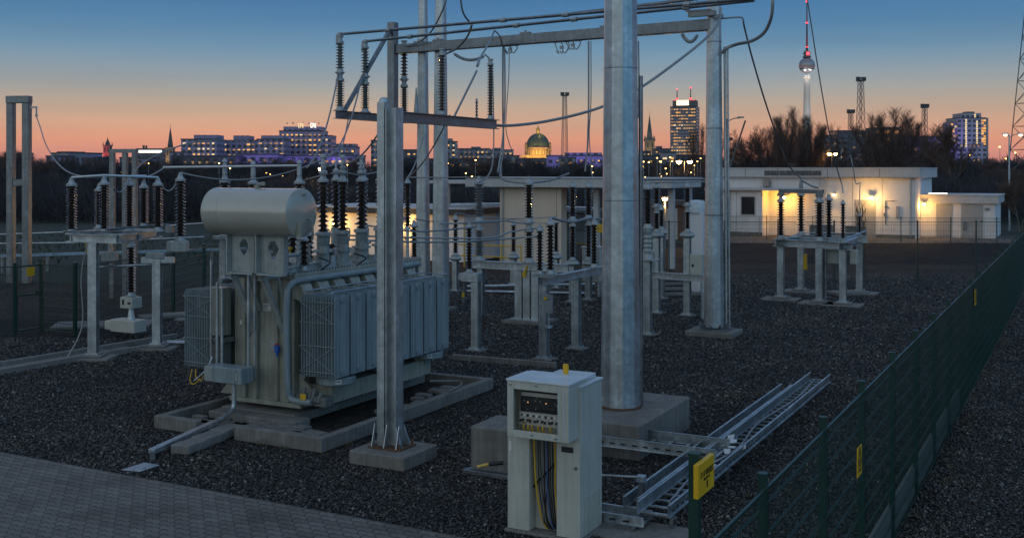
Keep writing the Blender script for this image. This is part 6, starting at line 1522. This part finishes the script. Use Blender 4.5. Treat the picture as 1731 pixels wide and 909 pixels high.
# purple facade floodlights at the foot of the office complex
for px, yy, D, en in ((540, 268, 412, 4200), (452, 268, 408, 3200), (975, 272, 505, 5500), (1570, 250, 460, 5000), (1612, 245, 690, 6000)):
    p = P(px, yy, D); ld = bpy.data.lights.new('facade_flood', 'POINT'); ld.energy = en; ld.color = (.30, .16, 1); ld.shadow_soft_size = .5
    o = bpy.data.objects.new('facade_flood', ld); C.objects.link(o); o.location = (p.x, p.y - 4, max(2, p.z))

rg = random.Random(66)
for i in range(30):
    a = rg.choice((rg.uniform(0, 300), rg.uniform(560, 1010), rg.uniform(560, 1010), rg.uniform(1082, 1130), rg.uniform(1240, 1480))); w_ = rg.uniform(12, 34)
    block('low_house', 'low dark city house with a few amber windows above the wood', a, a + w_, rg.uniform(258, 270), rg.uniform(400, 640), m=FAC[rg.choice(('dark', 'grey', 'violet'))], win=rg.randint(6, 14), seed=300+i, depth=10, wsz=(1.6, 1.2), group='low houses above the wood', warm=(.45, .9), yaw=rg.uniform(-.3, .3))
# domed building
D = 900; xc = (910 - CX)/F_PX*D; S = lambda y: CAMH + (HZ - y)/F_PX*D; k_ = D/F_PX
t = thing('domed_church', 'great green dome on a columned drum lit amber from below', 'church', (xc, D+12, 0))
MB().bx(-14, 14, -9, 14, 0, S(262)).build('base', 'sandstone', t, smooth=0)
dr = MB(); dr.cyl((0,0,S(262)), (0,0,S(251)), 20*k_, n=24); dr.build('drum', 'sandstone', t)
for i in range(20): a = i*PI/10; MB().cyl((21*k_*math.cos(a), 21*k_*math.sin(a), S(262)), (21*k_*math.cos(a), 21*k_*math.sin(a), S(252)), .7, n=6).build('column', 'sandstone', t)
MB().cyl((0,0,S(252)), (0,0,S(249)), 22.5*k_, n=28).cyl((0,0,S(249)), (0,0,S(247)), 20*k_, n=28).build('cornice', 'sandstone', t)
for x, y in ((-1,-1), (1,-1), (-1,1), (1,1)): MB().cyl((x*20.5*k_, y*9*k_, S(256)), (x*20.5*k_, y*9*k_, S(244)), 1.1, .9, 8).lathe([(1.1, 0), (.9, 1), (.1, 2.2)], (x*20.5*k_, y*9*k_, S(244)), 8).build('corner_turret', 'sandstone', t)
prof = [(19.3*k_*math.cos(a), (22*k_)*math.sin(a)) for a in np.linspace(0, 1.44, 12)]
MB().lathe([(r_, z + S(247)) for r_, z in prof], (0,0,0), 28).build('dome', 'copperroof', t)
mb = MB()
for i in range(16):
    a = i*PI/8; pts = [(1.008*r_*math.cos(a), 1.008*r_*math.sin(a), z + S(247)) for r_, z in prof]; mb.tube(pts, .22, 4)
mb.build('rib', 'copperroof', t)
MB().cyl((0,0,S(226)), (0,0,S(219)), 1.5, 1.3, 10).lathe([(1.8, S(219)), (1.5, S(217)), (.6, S(215)), (.15, S(210)), (.1, S(205))], (0,0,0), 10).build('lantern', 'gold', t)
for i in range(8):
    a = -PI/2 + (i-3.5)*.28; o = MB().bx(-.55, .55, -.05, .05, 0, 3.6).build('lit_arch', E_WARM2, t, smooth=0); o.location = (20.15*k_*math.cos(a), 20.15*k_*math.sin(a), S(261)); o.rotation_euler = (0, 0, a + PI/2)
ld = bpy.data.lights.new('flood_light', 'POINT'); ld.energy = 9000; ld.color = (1, .50, .08); ld.shadow_soft_size = 1
for x in (-11, -4, 4, 11): o = bpy.data.objects.new('flood_light', ld); C.objects.link(o); o.parent = t; o.location = (x, -19, S(263))
ld = bpy.data.lights.new('flood_light', 'POINT'); ld.energy = 900; ld.color = (1, .60, .12); o = bpy.data.objects.new('flood_light', ld); C.objects.link(o); o.parent = t; o.location = (2, -6, S(222))

church('tall green stepped spire next to the slab tower', 1098, 193, 239, 15, 850, ((1, .68, .2), 9000, .2), roofm='copperroof', corner=True)

# slab tower hotel
D = 1000; k_ = D/F_PX
t, wd, h = block('slab_tower', 'tall slab tower with many amber windows and two red tipped antennas', 1133, 1177, 181, D, depth=26, m=FAC['slab'], win=190, wsz=(2.1, 1.4), pitch=(2.1, 2.9), seed=77, yaw=R(-16), zmin=4, warm=(.3, .9))
ww = [o for o in t.children if o.name.startswith('lit_window')]
S = lambda y: CAMH + (HZ - y)/F_PX*D
MB().bx(-wd/2+2, wd/2-1, 1.5, 22, S(180.5)+.6, S(169)).build('crown', 'mast', t, smooth=0)
sg = MB().bx(-wd*.26, wd*.20, 1.0, 1.4, S(178), S(169.5)).build('roof_sign', emis('roof_sign_light', (1, .86, .52), 2.2), t, smooth=0)
mb = MB(); glyphs(mb, -wd*.235, wd*.18, S(175.8), 2.9, 15, .93); mb.build('sign_letters', 'panel', sg, smooth=0)
for x, yt in ((-wd*.28, 151), (wd*.24, 149)):
    an = MB().cyl((x, 8, S(169)), (x, 8, S(yt)), .55, .35, 6).build('antenna', 'mast', t); MB().lathe([(.2, -.7), (.9, 0), (.2, .9)], (x, 8, S(yt)+.6), 8).build('beacon', E_RED, an); MB().cyl((x, 8, S(168)), (x, 8, S(165)), .9, n=6).build('beacon', E_RED, an)
MB().bx(-wd/2+2.3, -wd/2+5, 1.3, 1.48, S(170), S(169)).bx(wd*.25, wd/2-1.4, 1.3, 1.48, S(170), S(169)).build('parapet_light', emis('red_strip', (1, .12, .1), .9), t)

# broadcast tower
D = 1900; k_ = D/F_PX; xc = (1364 - CX)/F_PX*D; S = lambda y: CAMH + (HZ - y)/F_PX*D
t = thing('broadcast_tower', 'slim concrete television tower with steel sphere and red lit mast', 'tower', (xc, D, 0))
MB().lathe([(11, 0), (8, 20), (6.6, S(205)), (4.7, S(132)), (4.5, S(127))], (0,0,0), 24).build('shaft', 'towerconc', t)
sh = MB().lathe([(13.4*k_*math.cos(a), S(111) + 13.4*k_*math.sin(a)) for a in np.linspace(-1.35, 1.3, 22)], (0,0,0), 28).build('sphere', 'steelball', t)
for z, e in ((S(113.2), 'panel'), (S(117), 'panel')): MB().cyl((0,0,z-.9), (0,0,z+.9), math.sqrt(max(1, (13.5*k_)**2 - (z - S(111))**2)) + .12, n=28).build('window_band', e, sh)
MB().cyl((0,0,S(113.2)-.4), (0,0,S(113.2)+.4), 13.55*k_, n=28).build('amber_band', emis('tower_band', (1, .3, .1), .25), sh)
MB().lathe([(5.6, S(133.5)), (6.2, S(133)), (6.2, S(131.5)), (5.4, S(131))], (0,0,0), 20).build('collar_light', emis('collar', (1, .75, .5), .5), t)
MB().cyl((0,0,S(98)), (0,0,S(87)), 6.0, 5.2, 14).cyl((0,0,S(97.5)), (0,0,S(96)), 7.6, n=14).cyl((0,0,S(91)), (0,0,S(90)), 7.0, n=14).cyl((0,0,S(87)), (0,0,S(79)), 2.4, 2.0, 8).build('head', 'mast', t)
MB().cyl((0,0,S(92.5)), (0,0,S(89.5)), 3, n=8).bx(-2.4, 2.4, -7.8, -5.5, S(94), S(89)).build('beacon', E_RED, t)
for j, (a_, b_, m_) in enumerate(((79, 62, 'red'), (62, 42, 'mast'), (42, 22, 'red'), (22, 2, 'mast'), (2, -14, 'red'))): MB().cyl((0,0,S(a_)), (0,0,S(b_)), 1.9 - j*.25, 1.7 - j*.25, 8).build('mast_section', m_, t)
for z in (80, 39, 3): MB().lathe([(.6, -1.8), (2.6, 0), (.6, 1.8)], (0, 0, S(z)), 10).build('beacon', E_RED, t)
ld = bpy.data.lights.new('flood_light', 'POINT'); ld.energy = 9000; ld.color = (1, .93, .9); ld.shadow_soft_size = 1
for a in (-2.3, -.85): o = bpy.data.objects.new('flood_light', ld); C.objects.link(o); o.parent = t; o.location = (15*math.cos(a), 15*math.sin(a), S(129))
ld = bpy.data.lights.new('flood_light', 'SPOT'); ld.energy = 420000; ld.color = (1, .95, .9); ld.shadow_soft_size = 2; ld.spot_size = R(50); ld.spot_blend = .8  # spots added to brighten the shaft, not fixtures of the tower
for x in (-70, 60): o = bpy.data.objects.new('flood_light', ld); C.objects.link(o); o.parent = t; o.location = (x, -100, 40); o.rotation_euler = (Vector((0, 0, 130)) - o.location).to_track_quat('-Z', 'Y').to_euler()

# stepped tower block at the east end
D = 700; k_ = D/F_PX; S = lambda y: CAMH + (HZ - y)/F_PX*D
t, wd, h = block('tower_block', 'stepped pale tower block with two glowing stair columns at the east end', 1620, 1666, 200, D, depth=20, m=FAC['pale'], win=12, seed=91, wsz=(1.6, 1.4))
xo = lambda p: (p - 1643)/F_PX*D
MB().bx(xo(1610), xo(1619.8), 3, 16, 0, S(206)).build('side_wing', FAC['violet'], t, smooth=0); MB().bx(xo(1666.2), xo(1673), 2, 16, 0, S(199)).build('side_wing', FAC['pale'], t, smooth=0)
MB().bx(xo(1627), xo(1662), 3, 16, S(199.8)+.5, S(191)).build('roof_storey', FAC['pale'], t, smooth=0); MB().bx(xo(1640), xo(1654), 6, 12, S(190.9), S(188)).build('plant_room', 'mast', t, smooth=0)
for px, y0, y1 in ((1633, 201, 249), (1651.5, 192, 244)):
    nw = int((y1-y0)/4)
    for k in range(nw):
        o = bpy.data.objects.new('stair_window', WM[2]); C.objects.link(o); o.parent = t; o.location = (xo(px), -.05 if y0 > 199 or k > 2 else 2.9, S(y0 + 2 + k*4)); o.scale = (1.1, 1, 1.1)
rg = random.Random(3)
for k in range(22):
    o = bpy.data.objects.new('lit_window', WM[rg.choice((0, 1, 1))]); C.objects.link(o); o.parent = t; o.location = (xo(rg.choice((1661, 1664.5))), -.05, S(204 + rg.randint(0, 9)*4.4)); o.scale = (1.5, 1, 1.2)
for k in range(9):
    o = bpy.data.objects.new('lit_window', WM[rg.choice((0, 1, 2))]); C.objects.link(o); o.parent = t; o.location = (xo(rg.uniform(1612, 1618.5)), 2.95, S(210 + k*4)); o.scale = (1.5, 1, 1.2)

# ------------------------------------------------------------------ lattice masts
def lattice(name, label, px, ytop, D, wt, wb, head=True, m='mast', nb=14, leg=.032, zb=0, cat='mast'):
    xc = (px - CX)/F_PX*D; h = CAMH + (HZ - ytop)/F_PX*D; t = thing(name, label, cat, (xc, D, 0), .3)
    mb = MB(); zs = [zb + (h-zb)*(1 - (1 - i/nb)**1.15) for i in range(nb+1)]; wz = lambda z: wb + (wt - wb)*(z/h)
    cs = lambda z: [Vector((sx*wz(z)/2, sy*wz(z)/2, z)) for sx, sy in ((-1,-1), (1,-1), (1,1), (-1,1))]
    for k in range(4): mb.tube([cs(z)[k] for z in (0, h*.5, h)], leg, 4)
    mb.build('leg_frame', m, t, smooth=0); mb = MB()
    for i in range(nb):
        a, b = cs(zs[i]), cs(zs[i+1])
        for k in range(4): mb.beam(a[k], b[(k+1) % 4], leg*.9, leg*.9); mb.beam(a[(k+1) % 4], b[k], leg*.9, leg*.9); mb.beam(b[k], b[(k+1) % 4], leg*.9, leg*.9)
    mb.build('bracing', m, t, smooth=0)
    if head:
        mb = MB(); w_ = wt*1.1; mb.bx(-w_*.7, w_*.7, -w_*.7, w_*.7, h, h+.15)
        for sx in (-1, -.4, .4, 1): mb.bx(sx*w_-.13, sx*w_+.13, -.2, .05, h+.16, h+.62)
        mb.bx(-w_-.2, w_+.2, -.06, .06, h+.10, h+.16); mb.build('lamp_array', m, t, smooth=0)
    return t
lattice('lattice_mast', 'tall lattice floodlight mast between beam and dome', 954.5, 163, 170, .5, 1.05)
lattice('lattice_mast', 'tallest lattice floodlight mast right of the broadcast tower', 1455, 138, 150, .55, 1.3)
lattice('lattice_mast', 'lattice floodlight mast with forked head near the tower block', 1563, 183, 160, .5, 1.0)
lattice('lattice_mast', 'short mast with side arm next to the tallest lattice mast', 1438, 192, 170, .5, .9)
lattice('lattice_mast', 'tiny lattice mast rising from the east street light', 1231, 238, 200, .6, 1.0)
t = lattice('pylon', 'big lattice pylon cut by the picture edge at the east', 1751, -60, 84, .6, 3.3, head=False, leg=.035, nb=12, cat='pylon')
o = wire('thin_pole', 'thin leaning pole standing in the east wood', [Vector((15.4, 84, 0)), P(1260, 204, 84)], .07, 'mast', 'pole')
# ------------------------------------------------------------------ bare winter trees
def tree_mesh(seed, h, spread, upright, twigs=2600, tw_r=.012, trunk_frac=.16, lean=.0):
    """tapered trunk and limbs (one mesh) and a crown of fine twigs (another)"""
    rg = random.Random(seed); segs = []; tw = []
    def grow(p, d, L, r, lv):
        n_ = 4 if lv < 2 else 3; pts = [p]
        for i in range(n_):
            d = (d + Vector((rg.gauss(0, .12), rg.gauss(0, .12), rg.gauss(0, .06) + .05 + upright*.10))).normalized()
            p = p + d * (L / n_); pts.append(p)
            if lv < 4:
                nb = (2 if lv < 3 else 3) if i > 0 or lv > 0 else (0 if trunk_frac > .12 else 1)
                for _ in range(nb):
                    a = rg.uniform(0, 2*PI); side = Vector((math.cos(a), math.sin(a), 0)); side = (side - d*side.dot(d)).normalized()
                    nd = (d*(.55 + upright*.65) + side*spread*(1.0 if lv else 1.1)).normalized()
                    grow(p, nd, L*rg.uniform(.42, .66)*(1.05 if lv else .92), r*(1 - .22*i)*.52, lv+1)
            else: tw.append((p, d, L))
        segs.append((pts, r, lv))
    grow(Vector((0, 0, 0)), Vector((lean, 0, 1)).normalized(), h*.62, h*.020, 0)
    zs = max(pt.z for s in segs for pt in s[0]); k = h / zs
    mb = MB(); cb = MB()
    for pts, r, lv in segs:
        tgt = mb if lv < 3 else cb; n_ = 6 if lv == 0 else 4 if lv < 3 else 3
        q = [Vector((p.x*k, p.y*k, p.z*k)) for p in pts]
        for i in range(len(q)-1):
            r0 = max(.010, r*(1 - .8*i/(len(q)-1))*k); r1 = max(.008, r*(1 - .8*(i+1)/(len(q)-1))*k)
            if lv >= 3: r0, r1 = max(tw_r*1.3, r0*.6), max(tw_r, r1*.5)
            tgt.cyl(q[i], q[i+1], r0, r1, n_, cap=False)
    nt_ = max(1, twigs // max(1, len(tw)))
    for p, d, L in tw:
        p = p*k
        for _ in range(nt_):
            nd = (d + Vector((rg.gauss(0, .45), rg.gauss(0, .45), rg.gauss(.12 + upright*.2, .35)))).normalized(); q = p + nd * rg.uniform(.3, .9) * h*.06
            cb.cyl(p, q, tw_r, tw_r*.35, 3, cap=False)
    return mb, cb
def fan_mesh(seed, h, stems=8, twigs=7000, wid=.34):
    """upright poplar-like tree: a short bole that splits into steep plumes, each with its own brush of twigs"""
    rg = random.Random(seed); mb = MB(); cb = MB()
    mb.cyl((0, 0, 0), (0, 0, h*.14), h*.022, h*.018, 7, cap=False)
    for s_ in range(stems):
        a = s_*2*PI/stems + rg.uniform(-.3, .3); out = wid*h*rg.uniform(.25, 1.0); top = h*(1.0 - .34*(out/(wid*h))**2)*rg.uniform(.94, 1.0) if s_ else h*.97
        if s_ == 0: out = .02*h
        pts = [Vector((0, 0, h*rg.uniform(.05, .13)))]
        for k in range(1, 9):
            t_ = k/8; pts.append(Vector((math.cos(a)*out*t_**.62 + rg.gauss(0, .012)*h, math.sin(a)*out*t_**.62 + rg.gauss(0, .012)*h, pts[0].z + (top - pts[0].z)*t_)))
        for k in range(8): mb.cyl(pts[k], pts[k+1], max(.012, h*.0078*(1-k/8.4)), max(.01, h*.0078*(1-(k+1)/8.4)), 5, cap=False)
        for _ in range(twigs//stems//4):
            t_ = min(1, max(.16, rg.random()**.62)); i = min(7, int(t_*8)); p = pts[i].lerp(pts[i+1], t_*8 - i)
            b = rg.uniform(0, 6.283); L = h*rg.uniform(.05, .13)*(1.15 - .5*t_)
            d = Vector((math.cos(b)*.62, math.sin(b)*.62, 1)).normalized(); q = p + d*L
            cb.cyl(p, q, .008, .005, 3, cap=False)
            for _ in range(3):
                m_ = p.lerp(q, rg.uniform(.3, 1)); b2 = rg.uniform(0, 6.283); d2 = Vector((math.cos(b2)*.7, math.sin(b2)*.7, 1)).normalized()
                cb.cyl(m_, m_ + d2*L*rg.uniform(.4, .9), .0055, .003, 3, cap=False)
    return mb, cb
TREES = []
def proto_tree(seed, h, spread, upright, bark='bark', twig='twig', **k):
    mb, cb = fan_mesh(seed, h, **k) if upright >= 1 else tree_mesh(seed, h, spread, upright, **k)
    a = mb.build('trunk', bark, None, smooth=60); b = cb.build('crown', twig, None, smooth=0)
    m = (a.data, b.data); bpy.data.objects.remove(a); bpy.data.objects.remove(b); return m
PT = {'up': [proto_tree(s, 10, .42, 1.0, stems=10 + 2*s, twigs=13000, wid=.24 + .05*s) for s in (1, 2, 3)], 'round': [proto_tree(s, 10, .85, .35, twigs=5200) for s in (11, 12, 13, 14)],
      'low': [proto_tree(s, 10, 1.0, .2, twigs=5000, trunk_frac=.05, twig='twig_dk') for s in (21, 22, 23)], 'birch': [proto_tree(s, 10, .5, .7, bark='pale_bark', twigs=2600) for s in (31, 32)]}
def tree(kind, i, px, ytop, Y, label, wk=1.0, group=None, seed=0, name='bare_tree', cat='tree', h=None):
    h = h or (CAMH + (HZ - ytop)/F_PX*Y); t = thing(name, label, cat, ((px - CX)/F_PX*Y, Y, 0), (seed*2.399) % 6.28, group)
    tr_, cr_ = PT[kind][i % len(PT[kind])]
    for nm, me in (('trunk', tr_), ('crown', cr_)): o = bpy.data.objects.new(nm, me); C.objects.link(o); o.parent = t; o.scale = (h/10*wk, h/10*wk, h/10)
    return t
# the trees one can tell apart
tree('up', 0, 1345, 184, 150, 'largest upright bare tree, standing before the broadcast tower shaft', 1.25, seed=1)
tree('up', 1, 1322, 196, 146, 'tall upright bare tree left of the largest one', 1.0, seed=4)
tree('up', 2, 1369, 205, 152, 'upright bare tree tucked right of the largest one', 1.0, seed=7)
tree('up', 1, 1388, 232, 158, 'small slanting bare tree under the falling wire', .9, seed=9)
tree('round', 0, 1279, 212, 150, 'round bare tree between the unlit lamp and the upright trees', .8, seed=2)
tree('round', 1, 1255, 213, 165, 'twiggy bare tree right of the unlit arm lamp', .7, seed=3)
tree('up', 2, 1303, 218, 150, 'bushy bare tree at the left foot of the upright trees', 1.0, seed=12)
tree('up', 2, 1508, 186, 140, 'broad fan shaped bare tree in front of the amber lit building', 1.5, seed=5)
tree('up', 0, 1490, 202, 146, 'bare tree merged into the left side of the broad fan tree', 1.2, seed=6)
tree('up', 1, 1530, 204, 143, 'bare tree merged into the right side of the broad fan tree', 1.2, seed=15)
tree('round', 3, 1578, 204, 150, 'slim bare tree right of the forked lattice mast', .75, seed=8)
tree('birch', 0, 1606, 212, 120, 'pale trunked birch left of the tower block', .8, seed=10)
tree('up', 2, 1187, 213, 140, 'narrow bare tree at the edge of the right gantry pole', .8, seed=11)
tree('birch', 1, 1723, 300, 70, 'thin pale sapling by the pylon at the picture edge', .9, seed=14)
tree('birch', 0, 1708, 285, 78, 'thin pale sapling beside the two armed lamp', .9, seed=17)
tree('round', 1, 1428, 208, 175, 'thin bare tree behind the short side arm mast', .6, seed=19)
tree('round', 0, 12, 246, 150, 'spreading bare tree at the far west edge of the wood', 1.1, seed=21)
tree('round', 2, 62, 252, 150, 'spreading bare tree right of the tall narrow portal', 1.2, seed=22)
# the wood along the horizon
rg = random.Random(44); n_ = 0
for row, (Y0, Y1, lo, hi, step) in enumerate(((190, 240, 262, 276, 20), (120, 170, 268, 284, 24), (88, 112, 284, 306, 30))):
    px = -60
    while px < 1800:
        px += step * rg.uniform(.6, 1.4); Y = rg.uniform(Y0, Y1); y = rg.uniform(lo, hi) - (0 if px > 1230 else 2) - (6 if px < 110 else 0)
        if row == 2 and (520 < px < 1000 or 1060 < px < 1560): continue
        if row == 1 and 560 < px < 1060: continue
        kind = rg.choice(('round', 'low', 'low') if row < 2 else ('low', 'low', 'round'))
        tree(kind, rg.randint(0, 9), px, y, Y, ('bare brown tree in the far row of the dark wood', 'bare dark tree in the middle row of the dark wood', 'low spreading bare tree at the near edge of the dark wood')[row], rg.uniform(1.0, 1.6), group='trees of the dark wood, ' + ('far row', 'middle row', 'near edge')[row], seed=n_); n_ += 1

def scrub(name, label, boxes, N, seed, hmax, rad=(.02, .05), m='twig_dk'):
    """dense leafless thicket, far too many stems to count"""
    rng = np.random.default_rng(seed); allv = []; tot = 0
    for (x0, x1, y0, y1, hh), share_ in boxes:
        n = int(N*share_); tot += n; x = x0 + (x1-x0)*rng.random(n); y = y0 + (y1-y0)*rng.random(n)
        crest = .72 + .28*np.sin(x*.9 + 2*np.sin(x*.31)) * np.sin(x*.23 + 1.3)
        zb = hh*crest*rng.random(n)**1.3*.8; L = hh*(.12 + .25*rng.random(n)); a = rng.random(n)*6.283; tl = .2 + .7*rng.random(n)
        r = rad[0] + (rad[1]-rad[0])*rng.random(n)
        dx, dy = np.cos(a)*tl, np.sin(a)*tl; P0 = np.stack([x, y, zb], 1); P1 = P0 + np.stack([dx*L, dy*L, L], 1)
        V = np.zeros((n, 4, 3))
        for k in range(3):
            b = k*2.094; V[:, k] = P0 + np.stack([np.cos(b)*r, np.sin(b)*r, np.zeros(n)], 1)
        V[:, 3] = P1; allv.append(V.reshape(-1, 3))
    V = np.concatenate(allv); f = np.array([(0, 1, 3), (1, 2, 3), (2, 0, 3)]); Fc = (f[None] + (np.arange(tot)*4)[:, None, None]).reshape(-1); nf = len(Fc)//3
    me = bpy.data.meshes.new(name); me.vertices.add(len(V)); me.vertices.foreach_set('co', V.ravel().astype(np.float32)); me.loops.add(len(Fc)); me.loops.foreach_set('vertex_index', Fc.astype(np.int32))
    me.polygons.add(nf); me.polygons.foreach_set('loop_start', np.arange(0, nf*3, 3, dtype=np.int32)); me.update(calc_edges=True); me.materials.append(MT[m])
    o = bpy.data.objects.new(name, me); C.objects.link(o); tag(o, label, 'thicket', kind='stuff'); return o
scrub('thicket', 'dark leafless thicket along the far side of the grass field', [((-62, -8, 82, 100, 4.2), .42), ((-8, 8, 88, 104, 3.6), .10), ((4, 26, 80, 98, 4.0), .18), ((26, 62, 80, 104, 4.4), .30)], 62000, 5, 4)
scrub('far_wood', 'far leafless wood closing the horizon below the city', [((-150, 150, 250, 300, 6.6), .8), ((40, 150, 240, 300, 8.5), .2)], 60000, 6, 7, (.10, .22))
# ------------------------------------------------------------------ grass tufts and weeds at the field edge
def tufts():
    rng = np.random.default_rng(9); mb = MB(); rg = random.Random(2)
    for i in range(420):
        p = G(rg.uniform(-200, 520), rg.uniform(398, 446)); 
        for k in range(4): a = rg.uniform(0, 6.28); mb.cyl(p, p + Vector((.12*math.cos(a), .12*math.sin(a), rg.uniform(.12, .3))), .02, .004, 3, cap=False)
    o = mb.build('grass', mat('dull_grass', (.035, .05, .022), .9, 0, .4, 3), None, smooth=0); tag(o, 'short dull tufts of grass on the field behind the fence', 'grass', kind='stuff')
tufts()

# weeds and dead leaves along the fence foot and kerbs
def weeds():
    rg = random.Random(6); mb = MB()
    spots = [Vector((*FP(rg.uniform(6, 30)), 0)) + VX*rg.uniform(-.25, .3) for _ in range(110)] + [C0 + VX*rg.uniform(-1.8, 1.8) + UX*rg.choice((-.08, 5.2)) for _ in range(18)] + [C0 + VX*rg.choice((-1.72, 1.72)) + UX*rg.uniform(0, 5) for _ in range(18)] + [ROAD[0] + (b_ - a)*0 + Vector((0, 0, 0)) for _ in range(0)]
    spots += [G(rg.uniform(0, 330), rg.uniform(560, 640)) for _ in range(25)] + [G(rg.uniform(1080, 1480), rg.uniform(640, 890)) for _ in range(25)]
    for p in spots:
        for k in range(rg.randint(3, 8)):
            q = rg.uniform(0, 6.28); L = rg.uniform(.03, .13); mid = p + Vector((math.cos(q)*L*.5, math.sin(q)*L*.5, L*.7)); tip = p + Vector((math.cos(q)*L*1.2, math.sin(q)*L*1.2, L*rg.uniform(.5, 1.1)))
            mb.cyl(p, mid, .004, .003, 3, cap=False); mb.cyl(mid, tip, .003, .001, 3, cap=False)
    o = mb.build('weeds', mat('dry_weeds', (.12, .10, .05), .9, 0, .4, 6), None, smooth=0); tag(o, 'dry weeds sprouting at the fence foot and kerbs', 'weeds', kind='stuff')
weeds()
# ------------------------------------------------------------------ evening haze over the city
hm = bpy.data.materials.new('haze'); hm.use_nodes = True
hn, hl = hm.node_tree.nodes, hm.node_tree.links
hn.remove(hn['Principled BSDF']); pv = hn.new('ShaderNodeVolumePrincipled'); pv.inputs['Density'].default_value = .00006; pv.inputs['Color'].default_value = (.80, .82, .95, 1); pv.inputs['Anisotropy'].default_value = .2
hl.new(pv.outputs[0], hn['Material Output'].inputs['Volume'])
o = MB().bx(-2600, 2600, -60, 2600, -1.5, 360).build('haze', hm, None, smooth=0); tag(o, 'thin evening haze hanging over the city', 'haze', kind='stuff')
